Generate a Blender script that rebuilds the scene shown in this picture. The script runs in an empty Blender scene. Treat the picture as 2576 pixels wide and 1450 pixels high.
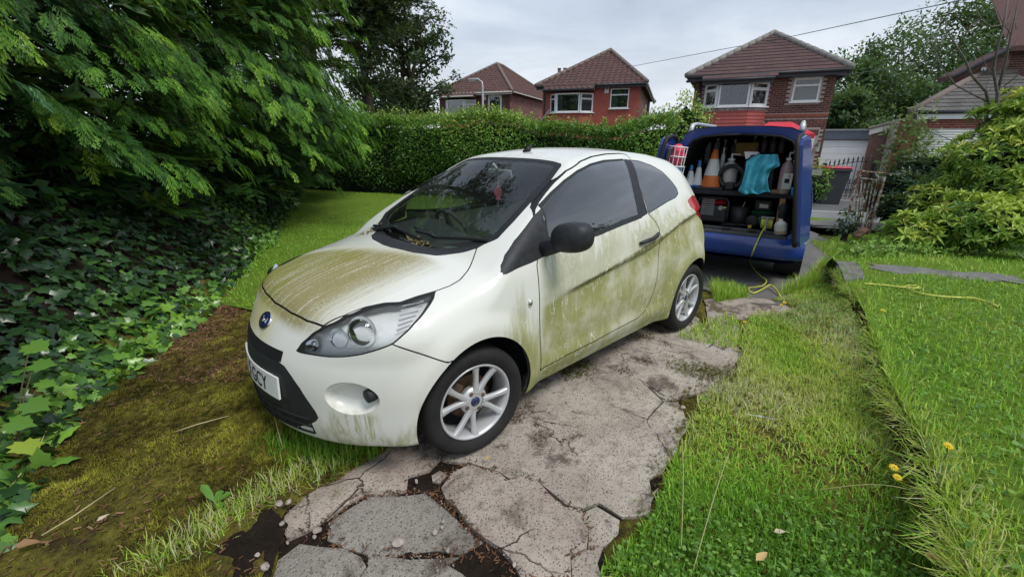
import bpy, bmesh, math, random
import numpy as np
from mathutils import Vector, Matrix
from mathutils.geometry import delaunay_2d_cdt
random.seed(7); rng = np.random.default_rng(11)
scene = bpy.context.scene
COL = scene.collection
# ------------------------------------------------------------------ camera
CAM_F, CAM_P, CAM_R, CAM_H = 1098.1, 0.320586, 0.0050117, 1.531      # focal length in photo pixels (2575 wide), pitch, roll, height
_c, _s = math.cos(CAM_P), math.sin(CAM_P)
FW = np.array([0, _c, -_s]); _r0 = np.array([1., 0, 0]); _u0 = np.array([0, _s, _c])
RT = math.cos(CAM_R)*_r0 + math.sin(CAM_R)*_u0; UP = -math.sin(CAM_R)*_r0 + math.cos(CAM_R)*_u0
EYE = np.array([0, 0, CAM_H])
cd = bpy.data.cameras.new('camera'); cam = bpy.data.objects.new('camera', cd); COL.objects.link(cam)
cd.sensor_width = 36; cd.lens = 36*CAM_F/2575.; cd.clip_start = .05; cd.clip_end = 2000
m = Matrix.Identity(4)
for i in range(3):
    m[i][0] = RT[i]; m[i][1] = UP[i]; m[i][2] = -FW[i]; m[i][3] = EYE[i]
cam.matrix_world = m; scene.camera = cam
# ------------------------------------------------------------------ sky, sun, exposure
SUN_EL, SUN_AZ = math.radians(58), math.radians(135)      # azimuth clockwise from +Y
w = bpy.data.worlds.new('World'); scene.world = w; w.use_nodes = True
nt = w.node_tree; nt.nodes.clear()
def N(nt, t, **k):
    n = nt.nodes.new(t)
    for a, b in k.items():
        if a in n.inputs and not hasattr(n, a): n.inputs[a].default_value = b
        else: setattr(n, a, b)
    return n
sky = N(nt, 'ShaderNodeTexSky', sky_type='NISHITA', sun_disc=False, sun_elevation=SUN_EL, sun_rotation=SUN_AZ, altitude=50, air_density=1.2, dust_density=3.0, ozone_density=1.0)
tc = N(nt, 'ShaderNodeTexCoord')
sep = N(nt, 'ShaderNodeSeparateXYZ'); nt.links.new(tc.outputs['Generated'], sep.inputs[0])
# cloud layer: project the direction on to a flat ceiling so that clouds shrink towards the horizon
zz = N(nt, 'ShaderNodeMath', operation='ADD'); zz.inputs[1].default_value = .16; nt.links.new(sep.outputs[2], zz.inputs[0])
zm = N(nt, 'ShaderNodeMath', operation='MAXIMUM'); zm.inputs[1].default_value = .05; nt.links.new(zz.outputs[0], zm.inputs[0])
dx = N(nt, 'ShaderNodeMath', operation='DIVIDE'); nt.links.new(sep.outputs[0], dx.inputs[0]); nt.links.new(zm.outputs[0], dx.inputs[1])
dy = N(nt, 'ShaderNodeMath', operation='DIVIDE'); nt.links.new(sep.outputs[1], dy.inputs[0]); nt.links.new(zm.outputs[0], dy.inputs[1])
cb = N(nt, 'ShaderNodeCombineXYZ'); nt.links.new(dx.outputs[0], cb.inputs[0]); nt.links.new(dy.outputs[0], cb.inputs[1])
n1 = N(nt, 'ShaderNodeTexNoise'); n1.inputs['Scale'].default_value = .85; n1.inputs['Detail'].default_value = 5; n1.inputs['Roughness'].default_value = .55; n1.inputs['Distortion'].default_value = .4
nt.links.new(cb.outputs[0], n1.inputs['Vector'])
cr = N(nt, 'ShaderNodeValToRGB'); cr.color_ramp.elements[0].position = .34; cr.color_ramp.elements[1].position = .66
cr.color_ramp.elements[0].color = (.35, .42, .54, 1); cr.color_ramp.elements[1].color = (.80, .86, .93, 1)
e = cr.color_ramp.elements.new(.5); e.color = (.50, .58, .69, 1)
nt.links.new(n1.outputs[0], cr.inputs[0])
# paler towards the horizon, as real cloud cover is
hz = N(nt, 'ShaderNodeMapRange'); hz.inputs[1].default_value = .0; hz.inputs[2].default_value = .3; hz.inputs[3].default_value = .75; hz.inputs[4].default_value = 0
nt.links.new(sep.outputs[2], hz.inputs[0])
mh = N(nt, 'ShaderNodeMixRGB'); mh.inputs[2].default_value = (.80, .83, .86, 1); nt.links.new(hz.outputs[0], mh.inputs[0]); nt.links.new(cr.outputs[0], mh.inputs[1])
bg1 = N(nt, 'ShaderNodeBackground'); bg1.inputs[1].default_value = .08; nt.links.new(sky.outputs[0], bg1.inputs[0])
bg2 = N(nt, 'ShaderNodeBackground'); bg2.inputs[1].default_value = .80; nt.links.new(mh.outputs[0], bg2.inputs[0])
mx = N(nt, 'ShaderNodeMixShader'); mx.inputs[0].default_value = .88; nt.links.new(bg1.outputs[0], mx.inputs[1]); nt.links.new(bg2.outputs[0], mx.inputs[2])
wo = N(nt, 'ShaderNodeOutputWorld'); nt.links.new(mx.outputs[0], wo.inputs[0])
sl = bpy.data.lights.new('sun', 'SUN'); sun = bpy.data.objects.new('sun', sl); COL.objects.link(sun)
sl.energy = 1.5; sl.angle = math.radians(20); sl.color = (1, .96, .9)
_sd = Vector((math.sin(SUN_AZ)*math.cos(SUN_EL), math.cos(SUN_AZ)*math.cos(SUN_EL), math.sin(SUN_EL)))
sun.rotation_euler = _sd.to_track_quat('Z', 'Y').to_euler(); sun.location = (0, 0, 30)
scene.view_settings.view_transform = 'Standard'; scene.view_settings.look = 'None'; scene.view_settings.gamma = 1; scene.view_settings.exposure = 0.62
try: scene.view_settings.use_curve_mapping = False
except Exception: pass
scene.render.engine = 'CYCLES'; scene.cycles.max_bounces = 6; scene.cycles.transparent_max_bounces = 16; scene.cycles.diffuse_bounces = 3
scene.cycles.use_denoising = True
# ------------------------------------------------------------------ pixel helpers (photo measured at 2575 x 1450)
K4 = 0.64375
def px_ray(x, y): return FW + (x-1287.5)/CAM_F*RT + (725-y)/CAM_F*UP
def gnd(x, y, z=0.):
    d = px_ray(x, y); return EYE + d*(z-CAM_H)/d[2]
def crop(ox, oy, k):
    return lambda x, y: ((ox+k*x)*K4, (oy+k*y)*K4)
# ------------------------------------------------------------------ materials
MATS = {}
def newmat(name):
    m = bpy.data.materials.new(name); m.use_nodes = True; nt = m.node_tree
    b = nt.nodes['Principled BSDF']; MATS[name] = m
    return m, nt, b
def L(nt, a, b): nt.links.new(a, b)
def ramp(nt, src, stops):
    r = nt.nodes.new('ShaderNodeValToRGB'); el = r.color_ramp.elements
    el[0].position, el[0].color = stops[0][0], (*stops[0][1], 1)
    el[1].position, el[1].color = stops[-1][0], (*stops[-1][1], 1)
    for p, c in stops[1:-1]:
        e = el.new(p); e.color = (*c, 1)
    L(nt, src, r.inputs[0]); return r.outputs[0]
def noise(nt, vec, scale, detail=4, rough=.55, dist=0.):
    n = nt.nodes.new('ShaderNodeTexNoise'); n.inputs['Scale'].default_value = scale; n.inputs['Detail'].default_value = detail
    n.inputs['Roughness'].default_value = rough; n.inputs['Distortion'].default_value = dist
    if vec is not None: L(nt, vec, n.inputs['Vector'])
    return n.outputs[0]
def mathn(nt, op, a, b=None, clamp=False):
    n = nt.nodes.new('ShaderNodeMath'); n.operation = op; n.use_clamp = clamp
    for i, v in enumerate((a, b)):
        if v is None: continue
        if isinstance(v, (int, float)): n.inputs[i].default_value = v
        else: L(nt, v, n.inputs[i])
    return n.outputs[0]
def mapr(nt, v, a, b, c=0., d=1.):
    n = nt.nodes.new('ShaderNodeMapRange'); n.interpolation_type = 'SMOOTHSTEP'
    for i, q in enumerate((a, b, c, d)): n.inputs[i+1].default_value = q
    L(nt, v, n.inputs[0]); return n.outputs[0]
def mixc(nt, f, a, b, mode='MIX'):
    n = nt.nodes.new('ShaderNodeMixRGB'); n.blend_type = mode
    for i, v in enumerate((f, a, b)):
        if isinstance(v, (int, float)): n.inputs[i].default_value = v if i == 0 else (v, v, v, 1)
        elif isinstance(v, tuple): n.inputs[i].default_value = (*v, 1)
        else: L(nt, v, n.inputs[i])
    return n.outputs[0]
def objco(nt):
    return nt.nodes.new('ShaderNodeTexCoord').outputs['Object']
def scaled(nt, vec, s):
    n = nt.nodes.new('ShaderNodeMapping'); n.inputs['Scale'].default_value = s; L(nt, vec, n.inputs[0]); return n.outputs[0]
def bump(nt, b, h, strength=.3, dist=.01):
    n = nt.nodes.new('ShaderNodeBump'); n.inputs['Strength'].default_value = strength; n.inputs['Distance'].default_value = dist
    L(nt, h, n.inputs['Height']); L(nt, n.outputs[0], b.inputs['Normal'])
def M(name, c1, c2=None, scale=6., rough=.6, bmp=0., bscale=None, metal=0., spec=.4, detail=5, stops=None, bdist=.01, stretch=None, coat=0.):
    if name in MATS: return MATS[name]
    m, nt, b = newmat(name)
    b.inputs['Roughness'].default_value = rough; b.inputs['Metallic'].default_value = metal; b.inputs['Specular IOR Level'].default_value = spec
    if coat: b.inputs['Coat Weight'].default_value = coat; b.inputs['Coat Roughness'].default_value = .05
    co = objco(nt)
    if stretch: co = scaled(nt, co, stretch)
    if c2 is not None or stops:
        n = noise(nt, co, scale, detail, .6)
        L(nt, ramp(nt, n, stops or [(.35, c1), (.65, c2)]), b.inputs['Base Color'])
    else: b.inputs['Base Color'].default_value = (*c1, 1)
    if bmp: bump(nt, b, noise(nt, co, bscale or scale*4, 6, .6), bmp, bdist)
    return m
GAIN = {'grass_blade': 2.05, 'moss_tuft': 1.45, 'weed_leaf': 1.4, 'thuja_green': 1.3, 'cypress_blue': 1.25, 'hedge_leaf': 1.5, 'ivy_leaf': 1.35, 'maple_leaf': 1.2, 'tree_green': 1.2, 'pieris_leaf': 1.3, 'tree_dark': 1.2}
def leafmat(name, stops, rough=.5, trans=.25, spec=.35, attr='v'):
    """leaf: colour picked by the per-leaf value, some light passes through"""
    m, nt, b = newmat(name); k = GAIN.get(name, 1.); stops = [(p, tuple(min(c*k, .62) for c in col)) for p, col in stops]
    a = nt.nodes.new('ShaderNodeAttribute'); a.attribute_name = attr
    col = ramp(nt, a.outputs['Fac'], stops)
    L(nt, col, b.inputs['Base Color']); b.inputs['Roughness'].default_value = rough; b.inputs['Specular IOR Level'].default_value = spec
    t = nt.nodes.new('ShaderNodeBsdfTranslucent')
    L(nt, mixc(nt, .45, col, (.36, .50, .05)), t.inputs[0])
    mx = nt.nodes.new('ShaderNodeMixShader'); mx.inputs[0].default_value = trans
    L(nt, b.outputs[0], mx.inputs[1]); L(nt, t.outputs[0], mx.inputs[2]); L(nt, mx.outputs[0], nt.nodes['Material Output'].inputs[0])
    return m
def glassmat(name, tint=(.8, .88, .84), ior=1.5, rough=0., dirt=0., boost=1.6):
    m, nt, b = newmat(name); nt.nodes.remove(b)
    tr = nt.nodes.new('ShaderNodeBsdfTransparent'); tr.inputs[0].default_value = (*tint, 1)
    gl = nt.nodes.new('ShaderNodeBsdfGlossy'); gl.inputs['Roughness'].default_value = rough
    fr = nt.nodes.new('ShaderNodeFresnel'); fr.inputs[0].default_value = ior
    f = mathn(nt, 'MULTIPLY', fr.outputs[0], boost, True)
    mx = nt.nodes.new('ShaderNodeMixShader'); L(nt, f, mx.inputs[0]); L(nt, tr.outputs[0], mx.inputs[1]); L(nt, gl.outputs[0], mx.inputs[2])
    out = mx.outputs[0]
    if dirt:
        df = nt.nodes.new('ShaderNodeBsdfDiffuse'); df.inputs[0].default_value = (.42, .45, .38, 1)
        m2 = nt.nodes.new('ShaderNodeMixShader'); n = noise(nt, objco(nt), 7., 6, .65)
        L(nt, mapr(nt, n, .4, .8, dirt*.35, dirt), m2.inputs[0]); L(nt, out, m2.inputs[1]); L(nt, df.outputs[0], m2.inputs[2]); out = m2.outputs[0]
    L(nt, out, nt.nodes['Material Output'].inputs[0])
    return m
# ------------------------------------------------------------------ objects
def mesh_data(name, V, F, mats=(), smooth=False, normals=None, attr=None, midx=None):
    me = bpy.data.meshes.new(name)
    V = np.asarray(V, dtype=np.float32).reshape(-1, 3)
    if isinstance(F, np.ndarray):
        n, k = F.shape
        me.vertices.add(len(V)); me.vertices.foreach_set('co', V.ravel())
        me.loops.add(n*k); me.loops.foreach_set('vertex_index', F.astype(np.int32).ravel())
        me.polygons.add(n); me.polygons.foreach_set('loop_start', np.arange(0, n*k, k, dtype=np.int32))
        me.update(calc_edges=True)
    else:
        me.from_pydata(V.tolist(), [], F); me.update()
    if not isinstance(mats, (list, tuple)): mats = [mats]
    for mt in mats:
        me.materials.append(MATS[mt] if isinstance(mt, str) else mt)
    if midx is not None: me.polygons.foreach_set('material_index', np.asarray(midx, dtype=np.int32))
    if smooth: me.polygons.foreach_set('use_smooth', np.ones(len(me.polygons), dtype=bool))
    if attr is not None:
        a = me.attributes.new('v', 'FLOAT', 'POINT'); a.data.foreach_set('value', np.asarray(attr, dtype=np.float32))
    if normals is not None: me.normals_split_custom_set_from_vertices(np.asarray(normals).tolist())
    return me
def tag(o, label=None, cat=None, group=None, kind=None):
    if label: o['label'] = label
    if cat: o['category'] = cat
    if group: o['group'] = group
    if kind: o['kind'] = kind
    return o
def link(name, me, parent=None, loc=None, rot=None, scl=None):
    o = bpy.data.objects.new(name, me); COL.objects.link(o)
    if parent is not None: o.parent = parent
    if loc is not None: o.location = loc
    if rot is not None: o.rotation_euler = rot
    if scl is not None: o.scale = scl
    return o
def obj(name, V, F, mat, parent=None, smooth=False, normals=None, attr=None, loc=None, rot=None, midx=None):
    return link(name, mesh_data(name, V, F, mat, smooth, normals, attr, midx), parent, loc, rot)
def thing(name, label, cat, loc=(0, 0, 0), rz=0., group=None):
    o = bpy.data.objects.new(name, None); COL.objects.link(o); o.location = loc; o.rotation_euler = (0, 0, rz); o.empty_display_size = .1
    return tag(o, label, cat, group)
class MB:
    """collects simple shapes for one mesh"""
    def __init__(s): s.V = []; s.F = []
    def add(s, V, F):
        b = len(s.V); s.V += [tuple(map(float, v)) for v in V]; s.F += [tuple(i+b for i in f) for f in F]; return s
    def box(s, x0, x1, y0, y1, z0, z1, M4=None):
        V = [(x, y, z) for z in (z0, z1) for y in (y0, y1) for x in (x0, x1)]
        if M4 is not None: V = [tuple(M4 @ Vector(v)) for v in V]
        return s.add(V, [(0, 2, 3, 1), (4, 5, 7, 6), (0, 1, 5, 4), (2, 6, 7, 3), (0, 4, 6, 2), (1, 3, 7, 5)])
    def bbox(s, x0, x1, y0, y1, z0, z1, b=.01, M4=None):
        """box with chamfered edges"""
        bm = bmesh.new(); bmesh.ops.create_cube(bm, size=1)
        for v in bm.verts: v.co = Vector(((x0+x1)/2+v.co.x*(x1-x0), (y0+y1)/2+v.co.y*(y1-y0), (z0+z1)/2+v.co.z*(z1-z0)))
        bmesh.ops.bevel(bm, geom=bm.edges[:], offset=b, segments=2, profile=.5, affect='EDGES')
        bm.verts.ensure_lookup_table(); V = [v.co.copy() for v in bm.verts]; F = [tuple(v.index for v in f.verts) for f in bm.faces]; bm.free()
        if M4 is not None: V = [M4 @ v for v in V]
        return s.add(V, F)
    def tube(s, pts, r, n=8, cap=True):
        pts = [Vector(p) for p in pts]; k = len(pts)
        if not isinstance(r, (list, tuple)): r = [r]*k
        rings = []; up = None
        for i, p in enumerate(pts):
            t = (pts[min(i+1, k-1)]-pts[max(i-1, 0)])
            if t.length < 1e-9: t = Vector((0, 0, 1))
            t.normalize()
            if up is None:
                a = Vector((0, 0, 1)) if abs(t.z) < .9 else Vector((1, 0, 0)); up = (a-t*a.dot(t)).normalized()
            else:
                up = up-t*up.dot(t)
                up = up.normalized() if up.length > 1e-6 else t.orthogonal().normalized()
            sd = t.cross(up)
            rings.append([p+(up*math.cos(2*math.pi*j/n)+sd*math.sin(2*math.pi*j/n))*r[i] for j in range(n)])
        V = [v for rg in rings for v in rg]; F = []
        for i in range(k-1):
            for j in range(n): F.append((i*n+j, i*n+(j+1) % n, (i+1)*n+(j+1) % n, (i+1)*n+j))
        if cap: F.append(tuple(range(n-1, -1, -1))); F.append(tuple((k-1)*n+j for j in range(n)))
        return s.add(V, F)
    def lathe(s, prof, n=24, axis='z', M4=None, cap=False):
        V = []; F = []; k = len(prof)
        for (r, h) in prof:
            for j in range(n):
                a = 2*math.pi*j/n; c_, s_ = r*math.cos(a), r*math.sin(a)
                V.append((c_, s_, h) if axis == 'z' else ((c_, h, s_) if axis == 'y' else (h, c_, s_)))
        for i in range(k-1):
            for j in range(n): F.append((i*n+j, i*n+(j+1) % n, (i+1)*n+(j+1) % n, (i+1)*n+j))
        if cap: F.append(tuple(range(n-1, -1, -1))); F.append(tuple((k-1)*n+j for j in range(n)))
        if M4 is not None: V = [tuple(M4 @ Vector(v)) for v in V]
        return s.add(V, F)
    def prism(s, poly, z0, z1, M4=None):
        n = len(poly); V = [(x, y, z0) for x, y in poly]+[(x, y, z1) for x, y in poly]
        if M4 is not None: V = [tuple(M4 @ Vector(v)) for v in V]
        return s.add(V, [tuple(range(n-1, -1, -1)), tuple(range(n, 2*n))]+[(i, (i+1) % n, n+(i+1) % n, n+i) for i in range(n)])
    def build(s, name, mat, parent=None, smooth=False, loc=None, rot=None, auto=None):
        me = mesh_data(name, s.V, s.F, mat, smooth)
        if auto: me.set_sharp_from_angle(angle=math.radians(auto))
        return link(name, me, parent, loc, rot)
    def mesh(s, name, mat, smooth=False, auto=None):
        me = mesh_data(name, s.V, s.F, mat, smooth)
        if auto: me.set_sharp_from_angle(angle=math.radians(auto))
        return me
def copy_tree(o, parent=None):
    c = o.copy(); COL.objects.link(c); c.parent = parent
    for ch in o.children: copy_tree(ch, c)
    return c
def scatter(name, tv, tf, P, Rm, S, mat, parent=None, attr=None, kind=None, smooth=False, kindlabel=None):
    """many copies of a small template joined into one mesh. P (n,3), Rm (n,3,3), S (n,) or (n,3)"""
    tv = np.asarray(tv, float); n = len(P); S = np.asarray(S, float)
    if S.ndim == 1: S = np.repeat(S[:, None], 3, 1)
    V = np.einsum('nij,nkj->nki', Rm, tv[None]*S[:, None, :])+P[:, None, :]
    k = len(tv); tf = np.asarray(tf); F = (tf[None]+(np.arange(n)*k)[:, None, None]).reshape(-1, tf.shape[1])
    a = np.repeat(attr, k) if attr is not None else None
    o = obj(name, V.reshape(-1, 3), F, mat, parent, smooth, attr=a)
    if kind: o['kind'] = kind
    return o
def frames(d, up, roll=None):
    """rotation matrices with local +X = d, local +Z near up"""
    d = d/np.linalg.norm(d, axis=1, keepdims=True); z = up-d*np.sum(up*d, 1, keepdims=True); z /= np.linalg.norm(z, axis=1, keepdims=True)+1e-9
    y = np.cross(z, d)
    if roll is not None:
        c, s = np.cos(roll)[:, None], np.sin(roll)[:, None]; y, z = y*c+z*s, z*c-y*s
    return np.stack([d, y, z], 2)
def vnoise(x, y, seed=0):
    """cheap smooth 2-D noise, about -1..1"""
    r = np.random.default_rng(seed); o = 0
    for i in range(6):
        a = r.uniform(0, 6.28); k = r.uniform(.6, 1.6); p = r.uniform(0, 6.28)
        o = o+np.sin((x*math.cos(a)+y*math.sin(a))*k+p+1.3*np.sin((y*math.cos(a)-x*math.sin(a))*k*.7+p*2))
    return o/3.2
def in_poly(P, poly):
    P = np.asarray(P); poly = np.asarray(poly); x, y = P[:, 0], P[:, 1]; c = np.zeros(len(P), bool); n = len(poly)
    for i in range(n):
        x0, y0 = poly[i]; x1, y1 = poly[(i+1) % n]
        if y0 == y1: continue
        k = ((y0 > y) != (y1 > y)) & (x < (x1-x0)*(y-y0)/(y1-y0)+x0); c ^= k
    return c
def poly_sdf(P, poly):
    """signed distance to polygon, negative inside"""
    P = np.asarray(P, float); poly = np.asarray(poly, float); d = np.full(len(P), 1e9); n = len(poly)
    for i in range(n):
        a = poly[i]; b = poly[(i+1) % n]; e = b-a; q = P-a; t = np.clip((q@e)/max(e@e, 1e-12), 0, 1)
        d = np.minimum(d, np.hypot(q[:, 0]-t*e[0], q[:, 1]-t*e[1]))
    return np.where(in_poly(P, poly), -d, d)
def rand_in(poly, n, r=rng):
    poly = np.asarray(poly, float); lo, hi = poly.min(0), poly.max(0); out = []
    tot = 0
    while tot < n:
        P = lo+(hi-lo)*r.random((n*2, 2)); P = P[in_poly(P, poly)]; out.append(P); tot += len(P)
    return np.concatenate(out)[:n]
# ================================================================== ground
def tri_poly(poly, step, jit=.3):
    poly = np.asarray(poly, float); B = []
    for i in range(len(poly)):
        a, b = poly[i], poly[(i+1) % len(poly)]; n = max(1, int(np.linalg.norm(b-a)/step))
        for k in range(n): B.append(a+(b-a)*k/n)
    B = np.array(B); lo, hi = poly.min(0), poly.max(0)
    gx, gy = np.meshgrid(np.arange(lo[0]+step/2, hi[0], step), np.arange(lo[1]+step/2, hi[1], step)); P = np.stack([gx.ravel(), gy.ravel()], 1)
    P = P+rng.uniform(-jit, jit, P.shape)*step; P = P[poly_sdf(P, B) < -step*.45]
    pts = [Vector(p) for p in B]+[Vector(p) for p in P]; n = len(B)
    v, e, f, *_ = delaunay_2d_cdt(pts, [(i, (i+1) % n) for i in range(n)], [list(range(n))], 1, 1e-5)
    return np.array([(q.x, q.y) for q in v]), np.array([t for t in f if len(t) == 3]), n
def rough_edge(poly, step=.06, amp=.014, seed=1):
    r = np.random.default_rng(seed); out = []
    for i in range(len(poly)):
        a, b = np.array(poly[i], float), np.array(poly[(i+1) % len(poly)], float); n = max(1, int(np.linalg.norm(b-a)/step)); nn = np.array([-(b-a)[1], (b-a)[0]])/max(np.linalg.norm(b-a), 1e-6)
        for k in range(n): out.append(a+(b-a)*k/n+nn*r.normal(0, amp)*(1 if k else .4))
    return np.array(out)
cG = crop(900, 1500, .69876); cR = crop(2400, 900, .9324)
def G(c, pts, z=0.): return np.array([gnd(*c(*p), z)[:2] for p in pts])
def gd(pts, z=0.): return np.array([gnd(*p, z)[:2] for p in pts])
IVY = gd([(0, 1290), (60, 1150), (130, 1050), (260, 960), (350, 880), (480, 800), (560, 730), (640, 650), (690, 580), (740, 520)])
IVY = np.concatenate([[[-1.75, .3]], IVY, [[-6.9, 14.6]]])
EDGE = G(cR, [(945, 165), (1000, 260), (1050, 345), (1090, 480), (1155, 640), (1225, 780), (1300, 900), (1330, 990), (1400, 1150), (1440, 1290), (1490, 1450)], .2)
EDGE = np.concatenate([EDGE, [[1.45, .25]]])
street_u = np.array([math.cos(math.radians(-20)), math.sin(math.radians(-20))]); street_n = np.array([-street_u[1], street_u[0]])
def st(s, t): return street_n*s+street_u*t            # s away from the plot, t along the street
# --- slabs of the broken drive
SLABS = {
 'A': G(cG, [(300, 720), (420, 615), (600, 525), (760, 415), (900, 330), (1000, 100), (1330, 250), (1165, 420), (1110, 470), (980, 510), (985, 590), (870, 612), (760, 602), (655, 655), (560, 735), (430, 805), (318, 850), (285, 800)]),
 'B': G(cG, [(545, 800), (572, 745), (665, 668), (775, 615), (990, 605), (1090, 592), (1165, 645), (1250, 722), (1320, 805), (1410, 865), (1295, 930), (1000, 938), (760, 925), (645, 885), (552, 850)]),
 'C': G(cG, [(1172, 575), (1235, 490), (1340, 440), (1490, 490), (1550, 528), (1645, 500), (1790, 618), (1870, 680), (1955, 695), (1995, 790), (1985, 900), (1895, 950), (1905, 1090), (1625, 1090), (1565, 990), (1428, 865), (1340, 790), (1258, 685)]),
 'E': G(cG, [(228, 1090), (262, 965), (385, 870), (505, 878), (635, 905), (742, 945), (752, 1005), (700, 1090)]),
 'F': G(cG, [(765, 945), (1000, 955), (1280, 948), (1205, 985), (1290, 1040), (1345, 1090), (712, 1090), (762, 1005)]),
 'H': G(cG, [(1125, 500), (1170, 470), (1215, 490), (1165, 545), (1130, 530)]),
 'J': G(cG, [(1950, 700), (2060, 660), (2170, 745), (2160, 830), (2080, 880), (2000, 900), (2005, 790)]),
 'K': G(cG, [(1910, 950), (2000, 910), (2080, 890), (2060, 980), (2090, 1090), (1915, 1090)]),
}
SLABS['D'] = np.concatenate([G(cG, [(1180, 410), (1350, 260), (1000, 60), (900, -150)]), gd([(1250, 800), (1500, 700), (1640, 640)]), G(cR, [(400, 430), (380, 300), (520, 390), (530, 520), (480, 640), (270, 690), (300, 830), (230, 960), (150, 1090)]), G(cG, [(2380, 560), (2345, 720), (2190, 735), (2060, 650), (1970, 685), (1880, 668), (1800, 600), (1650, 485), (1560, 515), (1500, 475), (1350, 425)])])
SLABS['R'] = np.concatenate([G(cR, [(375, 285), (470, 270), (640, 280), (775, 320), (690, 350), (560, 375), (420, 345)])])
DRIVE2 = gd([(1700, 690), (1900, 765), (2030, 740), (2060, 700), (2085, 640), (2110, 600), (2030, 560), (2020, 520), (1500, 520)])
def concrete(name, c1, c2, c3):
    m, nt, b = newmat(name); g = nt.nodes.new('ShaderNodeNewGeometry'); co = g.outputs['Position']
    n1, n2, n3 = noise(nt, co, 2.3, 6, .6), noise(nt, co, 14, 6, .65), noise(nt, co, 90, 4, .7)
    col = mixc(nt, mapr(nt, n1, .36, .64), c1, c2); col = mixc(nt, mapr(nt, n2, .48, .72, 0, .75), col, c3)
    v = nt.nodes.new('ShaderNodeTexVoronoi'); v.inputs['Scale'].default_value = 75; L(nt, co, v.inputs['Vector'])
    col = mixc(nt, mapr(nt, v.outputs['Distance'], .10, .30, .35, 0), col, (.30, .27, .23)); sp_ = noise(nt, co, 160, 3, .8); col = mixc(nt, mapr(nt, sp_, .56, .66, 0, .75), col, (.52, .47, .41)); col = mixc(nt, mapr(nt, sp_, .42, .33, 0, .75), col, (.10, .085, .07)); col = mixc(nt, mapr(nt, noise(nt, co, 38, 5, .75), .55, .68, 0, .55), col, (.13, .11, .09))
    col = mixc(nt, mapr(nt, noise(nt, co, 3.1, 7, .7, .6), .52, .64, 0, .8), col, (.075, .055, .04))
    col = mixc(nt, mapr(nt, noise(nt, co, 5.3, 6, .7), .60, .72, 0, .6), col, (.12, .12, .03))
    cr_ = nt.nodes.new('ShaderNodeTexVoronoi'); cr_.feature = 'DISTANCE_TO_EDGE'; cr_.inputs['Scale'].default_value = 2.2; L(nt, mixc(nt, .12, co, noise(nt, co, 9, 5, .6), 'ADD'), cr_.inputs['Vector'])
    crk = mathn(nt, 'MULTIPLY', mapr(nt, cr_.outputs['Distance'], .0, .012, 1, 0), mapr(nt, noise(nt, co, 1.4, 3), .48, .58)); col = mixc(nt, mathn(nt, 'MULTIPLY', crk, .8), col, (.04, .03, .022))
    L(nt, col, b.inputs['Base Color']); b.inputs['Roughness'].default_value = .92; b.inputs['Specular IOR Level'].default_value = .25
    bump(nt, b, mathn(nt, 'SUBTRACT', mathn(nt, 'ADD', mathn(nt, 'MULTIPLY', n3, .35), mathn(nt, 'ADD', mathn(nt, 'MULTIPLY', n2, .6), mapr(nt, v.outputs['Distance'], .0, .35, .5, 0))), crk), 1., .016)
    return m
concrete('concrete_pink', (.33, .27, .225), (.43, .365, .305), (.20, .165, .14))
concrete('concrete_grey', (.24, .222, .192), (.31, .285, .25), (.15, .135, .115))
concrete('concrete_pale', (.34, .295, .245), (.46, .415, .35), (.18, .15, .12))
def asphalt(name, c1, c2):
    m, nt, b = newmat(name); g = nt.nodes.new('ShaderNodeNewGeometry'); co = g.outputs['Position']
    col = mixc(nt, mapr(nt, noise(nt, co, 1.2, 5, .6), .35, .65), c1, c2); col = mixc(nt, mapr(nt, noise(nt, co, 140, 3, .7), .5, .75, 0, .6), col, (.28, .27, .26))
    L(nt, col, b.inputs['Base Color']); b.inputs['Roughness'].default_value = .9; bump(nt, b, noise(nt, co, 120, 3, .7), .4, .006); return m
asphalt('asphalt_road', (.15, .155, .16), (.19, .193, .195)); asphalt('asphalt_old', (.12, .118, .11), (.17, .165, .155)); asphalt('asphalt_dark', (.085, .09, .095), (.11, .113, .118))
def soilmat(name, stops, bs=60, bd=.02, sc=7.):
    m, nt, b = newmat(name); g = nt.nodes.new('ShaderNodeNewGeometry'); co = g.outputs['Position']
    n = mathn(nt, 'ADD', mathn(nt, 'MULTIPLY', noise(nt, co, sc, 7, .7), .65), mathn(nt, 'MULTIPLY', noise(nt, co, sc*9, 5, .7), .35))
    L(nt, ramp(nt, n, stops), b.inputs['Base Color']); b.inputs['Roughness'].default_value = 1.; b.inputs['Specular IOR Level'].default_value = .12
    bump(nt, b, noise(nt, co, bs, 6, .75), .9, bd); return m
soilmat('soil', [(.35, (.012, .009, .007)), (.55, (.030, .022, .016)), (.7, (.06, .045, .032))])
soilmat('moss_soil', [(.30, (.022, .016, .010)), (.42, (.070, .056, .02)), (.52, (.14, .125, .024)), (.64, (.24, .215, .04)), (.75, (.17, .12, .06))])
soilmat('brown_litter', [(.3, (.05, .028, .016)), (.5, (.13, .07, .038)), (.7, (.22, .13, .075))], 120, .02, 22.)
soilmat('turf_soil', [(.3, (.07, .13, .015)), (.5, (.14, .23, .028)), (.7, (.22, .26, .05))], 90, .02, 9.)
soilmat('far_ground', [(.3, (.05, .06, .02)), (.7, (.09, .11, .03))])
ground = obj('ground', [(-400, -60, -.32), (400, -60, -.32), (400, 500, -.32), (-400, 500, -.32)], [(0, 1, 2, 3)], 'far_ground'); tag(ground, kind='structure')
HULL = G(cG, [(215, 1090), (290, 740), (420, 615), (600, 525), (900, 340), (1330, 260), (2000, 420), (2300, 560), (2150, 830), (2080, 1090)])
ALLSLAB = np.concatenate([v for v in SLABS.values()])
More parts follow.
